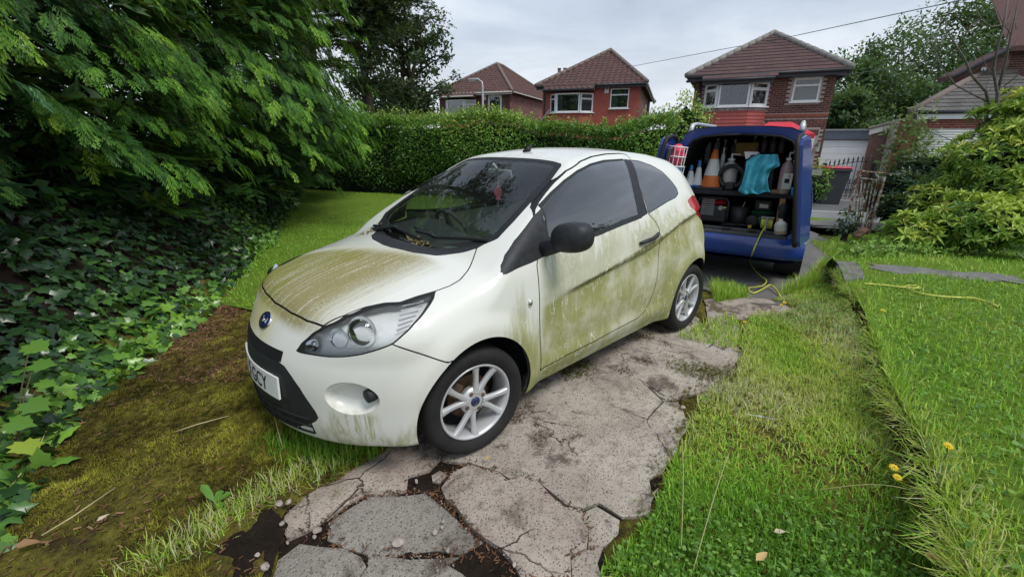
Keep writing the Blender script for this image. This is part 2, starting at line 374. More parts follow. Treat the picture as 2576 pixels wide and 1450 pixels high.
def edge_d(P, line):
    """distance to a polyline and the side: positive on its left when walking along it"""
    P = np.asarray(P, float); d = np.full(len(P), 1e9); sg = np.zeros(len(P))
    for a, b in zip(line[:-1], line[1:]):
        e = b-a; q = P-a; t = np.clip((q@e)/(e@e), 0, 1); dd = np.hypot(*(q-t[:, None]*e).T); cr_ = e[0]*q[:, 1]-e[1]*q[:, 0]; m_ = dd < d-1e-9; d[m_] = dd[m_]; sg[m_] = np.sign(cr_[m_])
    return d*sg
def slab_sd(P):
    d = np.full(len(P), 9.)
    for v in SLABS.values(): d = np.minimum(d, poly_sdf(P, v))
    return d
def fall(P):
    """the drive drops towards the street"""
    P = np.asarray(P, float); return -.13*sstep(4.4, 6.0, P@street_n)*sstep(.2, 1.5, P[:, 0])
def terr(P):
    """height of the plot's bare ground"""
    P = np.asarray(P, float); z = .010*vnoise(P[:, 0]*3.1, P[:, 1]*3.1, 3)+.013*vnoise(P[:, 0]*13, P[:, 1]*13, 5)+.009*vnoise(P[:, 0]*31, P[:, 1]*31, 7)
    z = z-.055*np.maximum(sstep(.05, -.05, slab_sd(P)), sstep(.03, -.05, poly_sdf(P, HULL)))
    iv = edge_d(P, IVY); z = z+.55*sstep(0., .8, iv)+.95*sstep(.4, 2.0, iv)
    ed = edge_d(P, EDGE); z = z+sstep(-.55, -.04, ed)*(.02+.09*sstep(1.9, 3.0, P[:, 1]))
    return z+fall(P)
def sstep(a, b, x):
    t = np.clip((x-a)/(b-a), 0, 1); return t*t*(3-2*t)
def grid_sheet(name, x0, x1, y0, y1, step, zf, mat, keepf=None):
    xs = np.arange(x0, x1+step, step); ys = np.arange(y0, y1+step, step); X, Y = np.meshgrid(xs, ys, indexing='ij'); P = np.stack([X.ravel(), Y.ravel()], 1); z = zf(P); n = len(ys)
    i, j = np.meshgrid(np.arange(len(xs)-1), np.arange(n-1), indexing='ij'); a = (i*n+j).ravel(); F = np.stack([a, a+n, a+n+1, a+1], 1)
    if keepf is not None:
        k = keepf(P); F = F[k[F].all(1)]
        u, inv = np.unique(F, return_inverse=True); P = P[u]; z = z[u]; F = inv.reshape(-1, 4)
    return obj(name, np.c_[P, z], F, mat, None, True)
SOILHOLE = G(cG, [(-120, 1090), (-60, 800), (60, 700), (230, 690), (330, 780), (250, 960), (215, 1090)])
MOSS = np.array([[-1.9, .3], *IVY[1:7], [-2.3, 4.6], [-.6, 3.6], [.6, 3.3], [1.6, 5.3], [2.4, 5.2], *EDGE[2:-1][:, :].tolist(), [1.45, .3]])
tag(grid_sheet('mossy_ground', -3.4, 3.4, .3, 6.2, .032, terr, 'moss_soil', lambda P: (edge_d(P, IVY) < .25) & (edge_d(P, EDGE) < .06)), kind='structure')
tag(grid_sheet('ivy_bank_soil', -12., -1.5, .2, 15., .22, lambda P: terr(P)-.03, 'soil', lambda P: (edge_d(P, IVY) > -.05)), kind='structure')
# bare dark soil in the hole beside the slabs
V2, T2, _ = tri_poly(rough_edge(SOILHOLE, .08, .02, 4), .05); tag(obj('soil_patch', np.c_[V2, -.004+.010*vnoise(V2[:, 0]*14, V2[:, 1]*14, 8)], T2, 'soil', None, True), kind='structure')
# dark soil under and between the slabs
tag(grid_sheet('joint_soil', -1.6, 2.4, .3, 5.4, .06, lambda P: np.full(len(P), -.026)+.008*vnoise(P[:, 0]*12, P[:, 1]*12, 15), 'soil', lambda P: (slab_sd(P) < .05) | (poly_sdf(P, HULL) < .03)), kind='structure')
# slabs: pieces of the drive
drive = thing('broken_concrete_drive', '', ''); 
for k_ in ('label', 'category'):
    if k_ in drive: del drive[k_]
tag(drive, kind='structure')
SM = {'A': 'concrete_pink', 'B': 'concrete_grey', 'C': 'concrete_pink', 'E': 'concrete_grey', 'F': 'concrete_grey', 'H': 'concrete_pink', 'J': 'concrete_pale', 'K': 'concrete_pale', 'D': 'concrete_pale', 'R': 'concrete_pink'}
for si, (k_, pl_) in enumerate(SLABS.items()):
    pe = rough_edge(pl_, .07, .012, si+20); V2, T2, n = tri_poly(pe, .07 if k_ not in 'D' else .10)
    cx, cy = V2.mean(0); tl = np.random.default_rng(si).normal(0, .010, 2)
    if k_ == 'D': tl = np.zeros(2)
    z = (V2-[cx, cy])@tl+.004*vnoise(V2[:, 0]*6, V2[:, 1]*6, 9)+{'B': -.008, 'C': .010, 'D': .0, 'A': -.002}.get(k_, -.006)
    # the rim is worn down a little
    sd_ = poly_sdf(V2, pe); z = z-.010*sstep(-.03, 0, sd_)
    V = np.c_[V2, z]; m_ = len(V); Vb = V.copy(); Vb[:, 2] -= .09
    nb = n
    # the boundary comes first in V2 in order
    F = [tuple(t) for t in T2]+[(i, m_+i, m_+(i+1) % nb, (i+1) % nb) for i in range(nb)]
    o_ = obj('concrete_slab', np.concatenate([V, Vb[:nb]]), F, SM[k_], drive, True); o_.data.set_sharp_from_angle(angle=math.radians(50))
V2, T2, _ = tri_poly(rough_edge(DRIVE2, .2, .05, 3), .25); tag(obj('drive', np.c_[V2, .016+.006*vnoise(V2[:, 0]*2, V2[:, 1]*2, 9)+fall(V2)], T2, 'asphalt_old', None, True), kind='structure')
# --- street
def quad_strip(name, s0, s1, z, mat, t0=-60, t1=60):
    a, b, c_, d_ = st(s0, t0), st(s0, t1), st(s1, t1), st(s1, t0); return tag(obj(name, [(*a, z), (*b, z), (*c_, z), (*d_, z)], [(0, 1, 2, 3)], mat), kind='structure')
quad_strip('near_pavement', 11.0, 12.3, -.150, 'asphalt_old', 1.2); quad_strip('road', 12.2, 16.6, -.19, 'asphalt_road'); quad_strip('far_road_band', 14.25, 16.5, -.182, 'asphalt_dark')
M('road_paint', (.55, .54, .50), (.42, .41, .38), 20, .8)
quad_strip('road_line', 14.12, 14.25, -.184, 'road_paint')
quad_strip('far_pavement', 16.5, 24., -.10, 'asphalt_old')
a, b = st(16.5, -60), st(16.5, 60); tag(obj('kerb', [(*a, -.19), (*b, -.19), (*b, -.098), (*a, -.098), (*st(16.38, -60), -.19), (*st(16.38, 60), -.19), (*st(16.38, 60), -.098), (*st(16.38, -60), -.098)], [(4, 5, 6, 7), (7, 6, 2, 3)], M('kerb_stone', (.28, .27, .26), (.36, .35, .33), 9, .9)), kind='structure')
# --- lawns
LBACK = np.array([[4.3, 5.6], [4.5, 6.2], [5.6, 8.3], [5.9, 9.6]])
def lawn_z(P):
    """right-hand raised lawn"""
    s_ = P@street_n; return .20-.30*sstep(6.0, 9.5, s_)-.27*sstep(.8, .0, np.abs(edge_d(P, LBACK)))*sstep(5.2, 6.0, P[:, 1])+.012*vnoise(P[:, 0]*2.3, P[:, 1]*2.3, 12)
LAWN_R = np.concatenate([EDGE, [[1.6, -.2], [9, -.2], [14, 6.2], st(11.0, 11.5), st(11.0, 5.6), [5.6, 8.3], [4.5, 6.2]]])
V2, T2, _ = tri_poly(LAWN_R, .16); tag(obj('raised_lawn', np.c_[V2, lawn_z(V2)], T2, 'turf_soil', None, True), kind='structure')
LAWN_L = np.array([*gd([(560, 770), (640, 655), (690, 585), (735, 525)]).tolist(), [-7.6, 15.6], *[st(12.25, t) for t in (-11.5, -6, -2, 0, 1)], st(11.3, 1.5), st(11.3, 3.5), [2.2, 8.3], [1.2, 6.6], [.2, 5.5], [-.8, 4.6], [-1.6, 3.9], [-2.2, 3.75]])
V2, T2, _ = tri_poly(LAWN_L, .22); LAWN_LZ = .045
tag(obj('back_lawn', np.c_[V2, LAWN_LZ-.03*sstep(-.3, 0, poly_sdf(V2, LAWN_L))+.012*vnoise(V2[:, 0], V2[:, 1], 2)], T2, 'turf_soil', None, True), kind='structure')
# retaining edge: rusty corrugated boards under the turf lip
M('edge_board', (.035, .022, .012), (.09, .055, .028), 14, .95, bmp=.5, bscale=60)
wall = thing('lawn_edging', 'rusty brown corrugated boards holding up the raised lawn edge', 'edging')
seg = np.concatenate([[0], np.cumsum(np.hypot(*np.diff(EDGE, axis=0).T))]); tot = seg[-1]; nb = int(tot/.22)
for i in range(nb):
    ts = np.linspace(i*tot/nb, (i+1)*tot/nb-.006, 9); px_ = np.interp(ts, seg, EDGE[:, 0]); py_ = np.interp(ts, seg, EDGE[:, 1])
    tx = np.gradient(px_); ty = np.gradient(py_); ln = np.hypot(tx, ty); nx, ny_ = ty/ln, -tx/ln; wob = .012*np.cos(np.arange(9)*math.pi/2)
    V = []
    for k in range(9):
        for zz_ in (-.10, .165): V.append((px_[k]-nx[k]*(wob[k]-.02), py_[k]-ny_[k]*(wob[k]-.02), zz_))
    obj('board', V, [(2*k, 2*k+2, 2*k+3, 2*k+1) for k in range(8)], 'edge_board', wall, True)
# concrete copings and the garden path across the raised lawn
M('stone_grey', (.12, .118, .11), (.20, .195, .18), 8, .95, bmp=.5, bscale=50)
c1 = G(cR, [(930, 135), (1010, 140), (1050, 205), (965, 218), (945, 170)], .21)
V2, T2, n = tri_poly(rough_edge(c1, .08, .012, 2), .08); V = np.c_[V2, np.full(len(V2), .235)]; Vb = V[:n].copy(); Vb[:, 2] = -.05
cp_ = obj('coping_stone', np.concatenate([V, Vb]), [tuple(t) for t in T2]+[(i, len(V)+i, len(V)+(i+1) % n, (i+1) % n) for i in range(n)], 'stone_grey'); tag(cp_, 'weathered grey concrete block at the corner of the raised lawn', 'coping')
PATH = G(cR, [(1050, 135), (1200, 150), (1400, 170), (1716, 195), (1716, 228), (1400, 203), (1180, 185), (1060, 160)], .2)
V2, T2, _ = tri_poly(rough_edge(PATH, .11, .05, 5), .12); tag(obj('garden_path', np.c_[V2, lawn_z(V2)+.004+.008*vnoise(V2[:, 0]*5, V2[:, 1]*5, 17)], T2, 'stone_grey', None, True), kind='structure')
# ================================================================== vegetation
def yawlean(n, lean=.35, r=rng):
    a = r.uniform(0, 2*math.pi, n); l = r.normal(0, lean, n); ca, sa, cl, sl_ = np.cos(a), np.sin(a), np.cos(l), np.sin(l); o = np.zeros(n)
    return np.stack([np.stack([ca, -sa*cl, sa*sl_], 1), np.stack([sa, ca*cl, -ca*sl_], 1), np.stack([o, sl_, cl], 1)], 1)
BLADE = ([(-.5, 0, 0), (.5, 0, 0), (-.38, .10, .55), (.38, .10, .55), (0, .42, 1.)], np.array([[0, 1, 3], [0, 3, 2], [2, 3, 4]]))
def blades(name, P, h, wd, v, mat, lean=.4, parent=None, label=None):
    n = len(P); S = np.stack([wd, h, h], 1)
    return scatter(name, BLADE[0], BLADE[1], P, yawlean(n, lean), S, mat, parent, attr=v, kind='stuff')
leafmat('grass_blade', [(0., (.05, .12, .012)), (.35, (.12, .25, .022)), (.6, (.22, .34, .04)), (.8, (.34, .36, .08)), (1., (.48, .39, .18))], .55, .30)
leafmat('moss_tuft', [(0., (.025, .022, .008)), (.4, (.085, .08, .014)), (.7, (.19, .18, .028)), (1., (.30, .29, .045))], .9, .15, .1)
leafmat('weed_leaf', [(0., (.04, .10, .014)), (.5, (.085, .19, .028)), (1., (.17, .29, .05))], .5, .25)
def zone(poly, n, zf, seed, dens=None, minsl=None):
    r = np.random.default_rng(seed); P = rand_in(poly, n, r)
    if minsl is not None: P = P[slab_sd(P) > minsl]
    if dens is not None: P = P[r.random(len(P)) < dens(P)]
    return np.c_[P, zf(P)]
def gv(P, seed, base=.35, amp=.22, spread=.16):
    return np.clip(base+amp*vnoise(P[:, 0]*1.7, P[:, 1]*1.7, seed)+rng.normal(0, spread, len(P)), 0, 1)
dcam = lambda P: np.hypot(P[:, 0], P[:, 1])
# raised lawn: near, middle, far
nearR = np.array([*EDGE[2:].tolist(), [3.6, .3], [6.0, 3.4], [4.6, 4.6], [3.4, 4.0]])
P = zone(nearR, 52000, lawn_z, 1, lambda P: np.clip(1.6-dcam(P)/4.2, .35, 1)); n = len(P); edge_b = np.clip(1-np.abs(edge_d(P[:, :2], EDGE))/.22, 0, 1)
v = gv(P, 31, .48, .26); v = np.clip(v+.45*edge_b*rng.random(n), 0, 1); P[:, 2] -= .01
blades('lawn_grass', P, rng.uniform(.03, .065, n)*(1+.9*edge_b), rng.uniform(.004, .0075, n), v, 'grass_blade', 1.0)
P = zone(LAWN_R, 42000, lawn_z, 2, lambda P: (dcam(P) > 3.2)*1.); n = len(P); P = P[poly_sdf(P[:, :2], PATH) > -.14*rng.random(len(P))*(.6+1.1*vnoise(P[:, 0]*3, P[:, 1]*3, 78))]; n = len(P); P[:, 2] -= .01
blades('lawn_grass', P, rng.uniform(.04, .09, n), rng.uniform(.007, .014, n), gv(P, 32, .44, .28), 'grass_blade', 1.0)
# grass hanging over the lip of the raised lawn
t_ = rng.random(9000); t_ = t_[rng.random(9000) < np.clip(.45+.75*vnoise(t_*tot*5, t_*0, 77), .05, 1)][:5200]; NL = len(t_); sg_ = np.interp(t_*tot, seg, EDGE[:, 0]), np.interp(t_*tot, seg, EDGE[:, 1])
P = np.stack([sg_[0]+rng.normal(.02, .05, NL), sg_[1]+rng.normal(0, .04, NL), np.full(NL, .185)], 1); n = len(P)
d_ = np.stack([-rng.uniform(.3, 1.2, n), rng.normal(.2, .5, n), rng.normal(.25, .5, n)], 1)
R_ = frames(d_, np.tile([0, 0, 1.], (n, 1))); R_ = np.stack([R_[:, :, 1], R_[:, :, 2], R_[:, :, 0]], 2)
scatter('lip_grass', BLADE[0], BLADE[1], P, R_, np.stack([rng.uniform(.003, .006, n), rng.uniform(.04, .10, n)*.6, rng.uniform(.03, .13, n)], 1), 'grass_blade', attr=np.clip(rng.normal(.62, .22, n), 0, 1), kind='stuff')
# strip of rough grass between drive and raised lawn
STRIP = np.array([*gd([(1500, 1449), (1640, 1300), (1700, 1130), (1760, 1000), (1860, 900), (1880, 800), (1960, 740), (2080, 700)]).tolist(), *(EDGE[1:-1]-[.03, 0]).tolist()])
P = zone(STRIP, 74000, terr, 3, lambda P: np.clip(.85+.4*vnoise(P[:, 0]*2.4, P[:, 1]*2.4, 41), .25, 1)*np.clip(1.5-dcam(P)/5., .4, 1)); P = P[slab_sd(P[:, :2]) > -.13*rng.random(len(P))**2*(1+vnoise(P[:, 0]*4, P[:, 1]*4, 58))]; P[:, 2] = np.where(slab_sd(P[:, :2]) < 0, .0, P[:, 2]); n = len(P)
slb = np.clip(1-slab_sd(P[:, :2])/.35, 0, 1); v = np.clip(gv(P, 33, .56, .36)+.12*vnoise(P[:, 0]*7, P[:, 1]*7, 35)+.38*slb*rng.random(n), 0, 1)
blades('verge_grass', P, rng.uniform(.016, .055, n)*(1+.9*(rng.random(n) > .95)), rng.uniform(.0035, .007, n), v, 'grass_blade', .95)
# clover and small weeds in it
CLOV = ([(0, 0, 0), (.5, -.45, .08), (1., 0, .0), (.5, .45, .08)], np.array([[0, 1, 2], [0, 2, 3]]))
P = zone(STRIP, 15000, lambda P: terr(P)+rng.uniform(.008, .05, len(P)), 4, lambda P: np.clip(.45+.8*vnoise(P[:, 0]*2.1+4, P[:, 1]*2.1, 44), 0.05, 1)); P = P[slab_sd(P[:, :2]) > .0]; n = len(P)
d_ = rng.normal(0, 1, (n, 3)); d_[:, 2] *= .3
scatter('clover', *CLOV, P, frames(d_, np.tile([0, 0, 1.], (n, 1))+rng.normal(0, .25, (n, 3))), rng.uniform(.010, .024, n), 'weed_leaf', attr=rng.random(n), kind='stuff')
P = zone(nearR, 5200, lambda P: lawn_z(P)+rng.uniform(.012, .045, len(P)), 5); n = len(P); d_ = rng.normal(0, 1, (n, 3)); d_[:, 2] *= .3
scatter('lawn_weeds', *CLOV, P, frames(d_, np.tile([0, 0, 1.], (n, 1))+rng.normal(0, .25, (n, 3))), rng.uniform(.014, .034, n), 'weed_leaf', attr=rng.random(n), kind='stuff')
# back lawn, mown short
P = zone(LAWN_L, 110000, lambda P: np.full(len(P), LAWN_LZ-.005), 6, lambda P: np.where(P[:, 0] > -1.6+.0*P[:, 1], .35, 1.)*np.clip(1.25-dcam(P)/14, .3, 1)); n = len(P)
blades('back_lawn_grass', P, rng.uniform(.02, .042, n), rng.uniform(.005, .010, n), gv(P, 34, .36, .10, .10), 'grass_blade', .9)
# long dry grass at the edge of the slabs, and tufts under the bumper
LINE1 = gd([(360, 1449), (480, 1380), (600, 1300), (720, 1225), (820, 1180), (880, 1150), (900, 1120)])
def along(line, n, sp, r):
    s_ = np.concatenate([[0], np.cumsum(np.hypot(*np.diff(line, axis=0).T))]); t = r.random(n)*s_[-1]; return np.stack([np.interp(t, s_, line[:, 0]), np.interp(t, s_, line[:, 1])], 1)+r.normal(0, sp, (n, 2))
P2 = along(LINE1, 2200, .06, rng)-[.05, -.02]; P2 = P2[slab_sd(P2) > -.01]; n = len(P2); P = np.c_[P2, terr(P2)]
blades('slab_edge_grass', P, rng.uniform(.025, .08, n), rng.uniform(.0025, .005, n), np.clip(rng.normal(.70, .28, n), 0, 1), 'grass_blade', 1.05)
LINE2 = gd([(690, 1110), (800, 1140), (930, 1150), (1010, 1140)]); P2 = along(LINE2, 1500, .05, rng); P2 = P2[slab_sd(P2) > -.02]; n = len(P2); P = np.c_[P2, terr(P2)]
blades('bumper_tufts', P, rng.uniform(.03, .10, n), rng.uniform(.003, .006, n), np.clip(rng.normal(.28, .16, n), 0, 1), 'grass_blade', .6)
for li, (pts, nn, hh, vm) in enumerate([([(1790, 700), (1850, 715), (1880, 745), (1800, 760)], 2600, .13, .45), ([(1700, 850), (1850, 880), (1900, 850), (1830, 790)], 900, .07, .6), ([(1960, 730), (2040, 690), (2080, 640), (2060, 700)], 3200, .17, .55), ([(2040, 590), (2130, 600), (2190, 640), (2100, 640)], 2600, .10, .45)]):
    pl_ = gd(pts); P2 = rand_in(pl_, nn); n = len(P2); z0 = np.where(np.arange(n) >= 0, .0, 0)
    blades('rough_tufts', np.c_[P2, z0+fall(P2)], rng.uniform(.4, 1.3, n)*hh, rng.uniform(.004, .009, n), np.clip(rng.normal(vm, .22, n), 0, 1), 'grass_blade', .55)
# moss carpet on the left and in the joints
TUFT = ([p for i in range(6) for p in ((.10*math.cos(i*1.05), .10*math.sin(i*1.05), 0), (.16*math.cos(i*1.05+1.2), .16*math.sin(i*1.05+1.2), 0), (.62*math.cos(i*1.05+.5), .62*math.sin(i*1.05+.5), .55+.25*(i % 2)))], np.array([[3*i, 3*i+1, 3*i+2] for i in range(6)]))
MOSSL = np.array([[-2.0, .5], *IVY[1:7].tolist(), [-2.0, 3.9], [-1.2, 3.2], [-.4, 2.5], [-.35, 1.6], [-.6, 1.3], [-1.3, 1.0]])
P = zone(MOSSL, 62000, terr, 7, lambda P: np.clip(.62+.75*vnoise(P[:, 0]*4.3, P[:, 1]*4.3, 51), .06, 1)); P = P[(slab_sd(P[:, :2]) > -.01) & (poly_sdf(P[:, :2], SOILHOLE) > 0)]; n = len(P)
hgt = vnoise(P[:, 0]*13, P[:, 1]*13, 5)+.7*vnoise(P[:, 0]*31, P[:, 1]*31, 7); v = np.clip(.42+.20*vnoise(P[:, 0]*2.3, P[:, 1]*2.3, 52)+.22*hgt+rng.normal(0, .15, n), 0, 1)
scatter('moss', *TUFT, P, yawlean(n, .3), rng.uniform(.010, .036, n), 'moss_tuft', attr=v, kind='stuff')
P = zone(np.concatenate([STRIP]), 9000, terr, 8, lambda P: np.clip(vnoise(P[:, 0]*3.3, P[:, 1]*3.3, 53), 0, 1)); n = len(P)
scatter('moss', *TUFT, P, yawlean(n, .3), rng.uniform(.012, .03, n), 'moss_tuft', attr=np.clip(rng.normal(.55, .2, n), 0, 1), kind='stuff')
DSL = gd([(1380, 900), (1560, 830), (1690, 840), (1800, 880), (1860, 940), (1800, 1000), (1700, 960), (1560, 930), (1420, 960)])
P2 = rand_in(DSL, 9000); P2 = P2[rng.random(len(P2)) < np.clip(vnoise(P2[:, 0]*5, P2[:, 1]*5, 55)*1.3-.15, 0, 1)]; n = len(P2)
scatter('moss', *TUFT, np.c_[P2, np.full(n, .002)], yawlean(n, .3), rng.uniform(.010, .022, n), 'moss_tuft', attr=np.clip(rng.normal(.3, .15, n), 0, 1), kind='stuff')
# brown needle litter between ivy and car
CHIP = ([(-.5, -.14, 0), (.5, -.10, .02), (.5, .12, 0), (-.5, .14, .03)], np.array([[0, 1, 2], [0, 2, 3]]))
leafmat('needle_litter', [(0., (.05, .026, .014)), (.5, (.15, .075, .04)), (1., (.30, .18, .10))], .9, .05, .15)
LIT = gd([(350, 880), (480, 800), (560, 760), (620, 770), (640, 900), (600, 960), (420, 960), (320, 940)])
P = zone(LIT, 7000, lambda P: terr(P)+.006, 9); n = len(P); d_ = rng.normal(0, 1, (n, 3)); d_[:, 2] *= .15
scatter('needle_litter', *CHIP, P, frames(d_, np.tile([0, 0, 1.], (n, 1))+rng.normal(0, .3, (n, 3))), rng.uniform(.015, .04, n), 'needle_litter', attr=rng.random(n), kind='stuff')
P = zone(MOSSL, 2600, lambda P: terr(P)+.010, 10); P = P[slab_sd(P[:, :2]) > 0]; n = len(P); d_ = rng.normal(0, 1, (n, 3)); d_[:, 2] *= .15
scatter('needle_litter', *CHIP, P, frames(d_, np.tile([0, 0, 1.], (n, 1))+rng.normal(0, .3, (n, 3))), rng.uniform(.012, .032, n), 'needle_litter', attr=rng.random(n), kind='stuff')
# ------------------------------------------------------------------ ivy
_half = [(-.16, .20), (.02, .47), (.24, .30), (.52, .36), (.62, .17), (1., 0)]
_o = [(0, 0)]+_half+[(x, -y) for x, y in _half[::-1][1:]]
IVYL = ([(.32, 0, .05)]+[(x, y, -.10*abs(y)-.08*max(x-.5, 0)) for x, y in _o], np.array([[0, i+1, (i+1) % len(_o)+1] for i in range(len(_o))]))
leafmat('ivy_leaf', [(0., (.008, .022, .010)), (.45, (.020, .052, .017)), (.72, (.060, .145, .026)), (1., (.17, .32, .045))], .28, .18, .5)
def screen(P):
    q = P-EYE; z = q@FW; return np.stack([1287.5+CAM_F*(q@RT)/z, 725-CAM_F*(q@UP)/z], 1), z
def leaf_thing(name, label, cat, tv, tf, P, R_, S, v, mat, piece='leaf', group=None, lim=300, rest='foliage', par=None):
    """the largest leaves in view as parts, the others joined"""
    th = par or thing(name, label, cat, (0, 0, 0), 0, group)
    sc, z = screen(P); size = np.where((sc[:, 0] > 0) & (sc[:, 0] < 2575) & (sc[:, 1] > 0) & (sc[:, 1] < 1450) & (z > 0), S/np.maximum(z, .1), 0); idx = np.argsort(-size)[:lim]; msk = np.zeros(len(P), bool); msk[idx] = True
    scatter(rest, tv, tf, P[~msk], R_[~msk], S[~msk], mat, th, attr=v[~msk], kind='stuff')
    bins = np.linspace(0, 1, 7)
    mes = [mesh_data(piece, tv, np.asarray(tf), mat, attr=np.full(len(tv), b_)) for b_ in bins]
    for i in idx:
        M4 = Matrix(R_[i].tolist()).to_4x4(); o = link(piece, mes[int(round(v[i]*6))], th); s_ = float(S[i]); o.matrix_local = Matrix.Translation(P[i].tolist()) @ M4 @ Matrix.Scale(s_, 4)
    return th
def ivy_patch(n, seed, dmax, sz0, sz1, sel):
    r = np.random.default_rng(seed); s_ = np.concatenate([[0], np.cumsum(np.hypot(*np.diff(IVY, axis=0).T))]); t = r.random(n)*s_[-1]; base = np.stack([np.interp(t, s_, IVY[:, 0]), np.interp(t, s_, IVY[:, 1])], 1)
    i = np.clip(np.searchsorted(s_, t)-1, 0, len(IVY)-2); tg = IVY[i+1]-IVY[i]; tg /= np.linalg.norm(tg, axis=1, keepdims=True); nn = np.stack([-tg[:, 1], tg[:, 0]], 1)
    d = r.random(n)**1.25*dmax-.10*r.random(n)-.05*(1+vnoise(t*3, t*0, 5)); P = base+nn*d[:, None]; k = sel(P); P = P[k]; d = d[k]; nn = nn[k]; m_ = len(P)
    z = terr(P)+r.uniform(.0, .13, m_)*np.clip(.4+d, .3, 1)
    Pz = np.c_[P, z]
    nrm = np.c_[-nn*.75, np.full(m_, .75)]+r.normal(0, .32, (m_, 3)); tip = np.c_[-nn*.6, np.full(m_, -.5)]+r.normal(0, .55, (m_, 3))
    R_ = frames(tip, nrm); S = r.uniform(sz0, sz1, m_); v = np.clip(.36+.20*vnoise(P[:, 0]*2.2, P[:, 1]*2.2, 6)+.42*sstep(.60, -.05, d)*(r.random(m_) > .4)+r.normal(0, .13, m_)-.22*sstep(.4, 1.2, d), 0, 1)  # young margin leaves paler; shade under the conifers put into the darker colour behind
    return Pz, R_, S, v
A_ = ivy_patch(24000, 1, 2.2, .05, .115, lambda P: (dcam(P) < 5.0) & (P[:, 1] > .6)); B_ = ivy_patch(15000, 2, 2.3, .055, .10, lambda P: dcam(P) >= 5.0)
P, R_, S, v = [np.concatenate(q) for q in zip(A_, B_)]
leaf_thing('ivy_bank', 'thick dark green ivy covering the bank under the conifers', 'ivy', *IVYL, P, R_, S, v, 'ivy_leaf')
# maple seedlings: large lobed leaves at the near end of the bank
_m = [(0, 0), (-.20, .25), (-.05, .30), (.0, .55), (.22, .42), (.34, .62), (.48, .40), (.62, .34), (.72, .16), (1., 0)]; _mo = _m+[(x, -y) for x, y in _m[::-1][1:-1]]
MAPLE = ([(.3, 0, .03)]+[(x, y, -.08*abs(y)) for x, y in _mo], np.array([[0, i+1, (i+1) % len(_mo)+1] for i in range(len(_mo))]))
leafmat('maple_leaf', [(0., (.07, .18, .03)), (.6, (.14, .28, .04)), (1., (.34, .42, .05))], .5, .35)
mt_ = thing('maple_seedling', 'sycamore seedling with large lobed bright green leaves beside the ivy', 'plant')
for i, (x, y, zz_, sz, vv) in enumerate([(75, 865, .42, .12, .35), (85, 915, .34, .11, .2), (70, 1010, .22, .12, .2), (60, 1110, .14, .11, .9), (25, 1060, .2, .11, .3), (100, 960, .25, .09, .5)]):
    p = gnd(x, y, zz_); yw = rng.uniform(-.9, .4); o = obj('leaf', *MAPLE, 'maple_leaf', mt_, attr=np.full(len(MAPLE[0]), vv)); o.location = p; o.rotation_euler = (rng.normal(0, .2), .35+rng.normal(0, .15), yw); o.scale = (sz,)*3
    b_ = gnd(40, 1130, .05); MB().tube([tuple(b_), tuple((p+b_)/2+[0, 0, .03]), tuple(p)], .003, 4).build('stem', M('stem_brown', (.10, .07, .03)), mt_)
# ------------------------------------------------------------------ conifers
def spray_template(nb=8, droop=.22, wd=.024, seed=0):
    V = []; F = []; rr = np.random.default_rng(seed)
    def strand(x0, y0, ang, ln, w):
        d = np.array([math.cos(ang), math.sin(ang)]); nrm = np.array([-d[1], d[0]]); a = np.array([x0, y0]); z = lambda p: -droop*p[0]**2-.10*abs(p[1])
        pts = [a, a+d*ln*.55+nrm*w, a+d*ln, a+d*ln*.55-nrm*w]; b = len(V); V.extend([(p[0], p[1], z(p)) for p in pts]); F.extend([(b, b+1, b+2), (b, b+2, b+3)])
    strand(0, 0, 0, 1., wd*.9)
    for i in range(nb):
        t = .12+.78*i/(nb-1)+rr.normal(0, .02); ln = (.46*max(1-t, .02)**.75+.10)*rr.uniform(.55, 1.25)
        for sgn in (1, -1):
            if rr.random() < .10: continue
            a = sgn*(.80-.25*t+rr.normal(0, .13)); tt = t+(.04 if sgn > 0 else 0); strand(tt, 0, a, ln, wd)
            if ln > .22:
                d = np.array([math.cos(a), math.sin(a)])*ln*.45; strand(tt+d[0], d[1], a-sgn*.6, ln*.45, wd*.8)
    return V, np.array(F)
SPRAYS = [spray_template(8, .22+.1*k, .022, k+1) for k in range(4)]; SPRAY2 = spray_template(5, .25, .06)
leafmat('thuja_green', [(0., (.010, .035, .007)), (.4, (.035, .11, .014)), (.7, (.10, .24, .022)), (1., (.24, .42, .035))], .5, .22, .3)
leafmat('cypress_blue', [(0., (.010, .040, .020)), (.5, (.035, .115, .045)), (1., (.11, .25, .10))], .5, .2, .3)
M('bark_dark', (.03, .022, .016), (.07, .05, .035), 10, .95, bmp=.6, bscale=40)
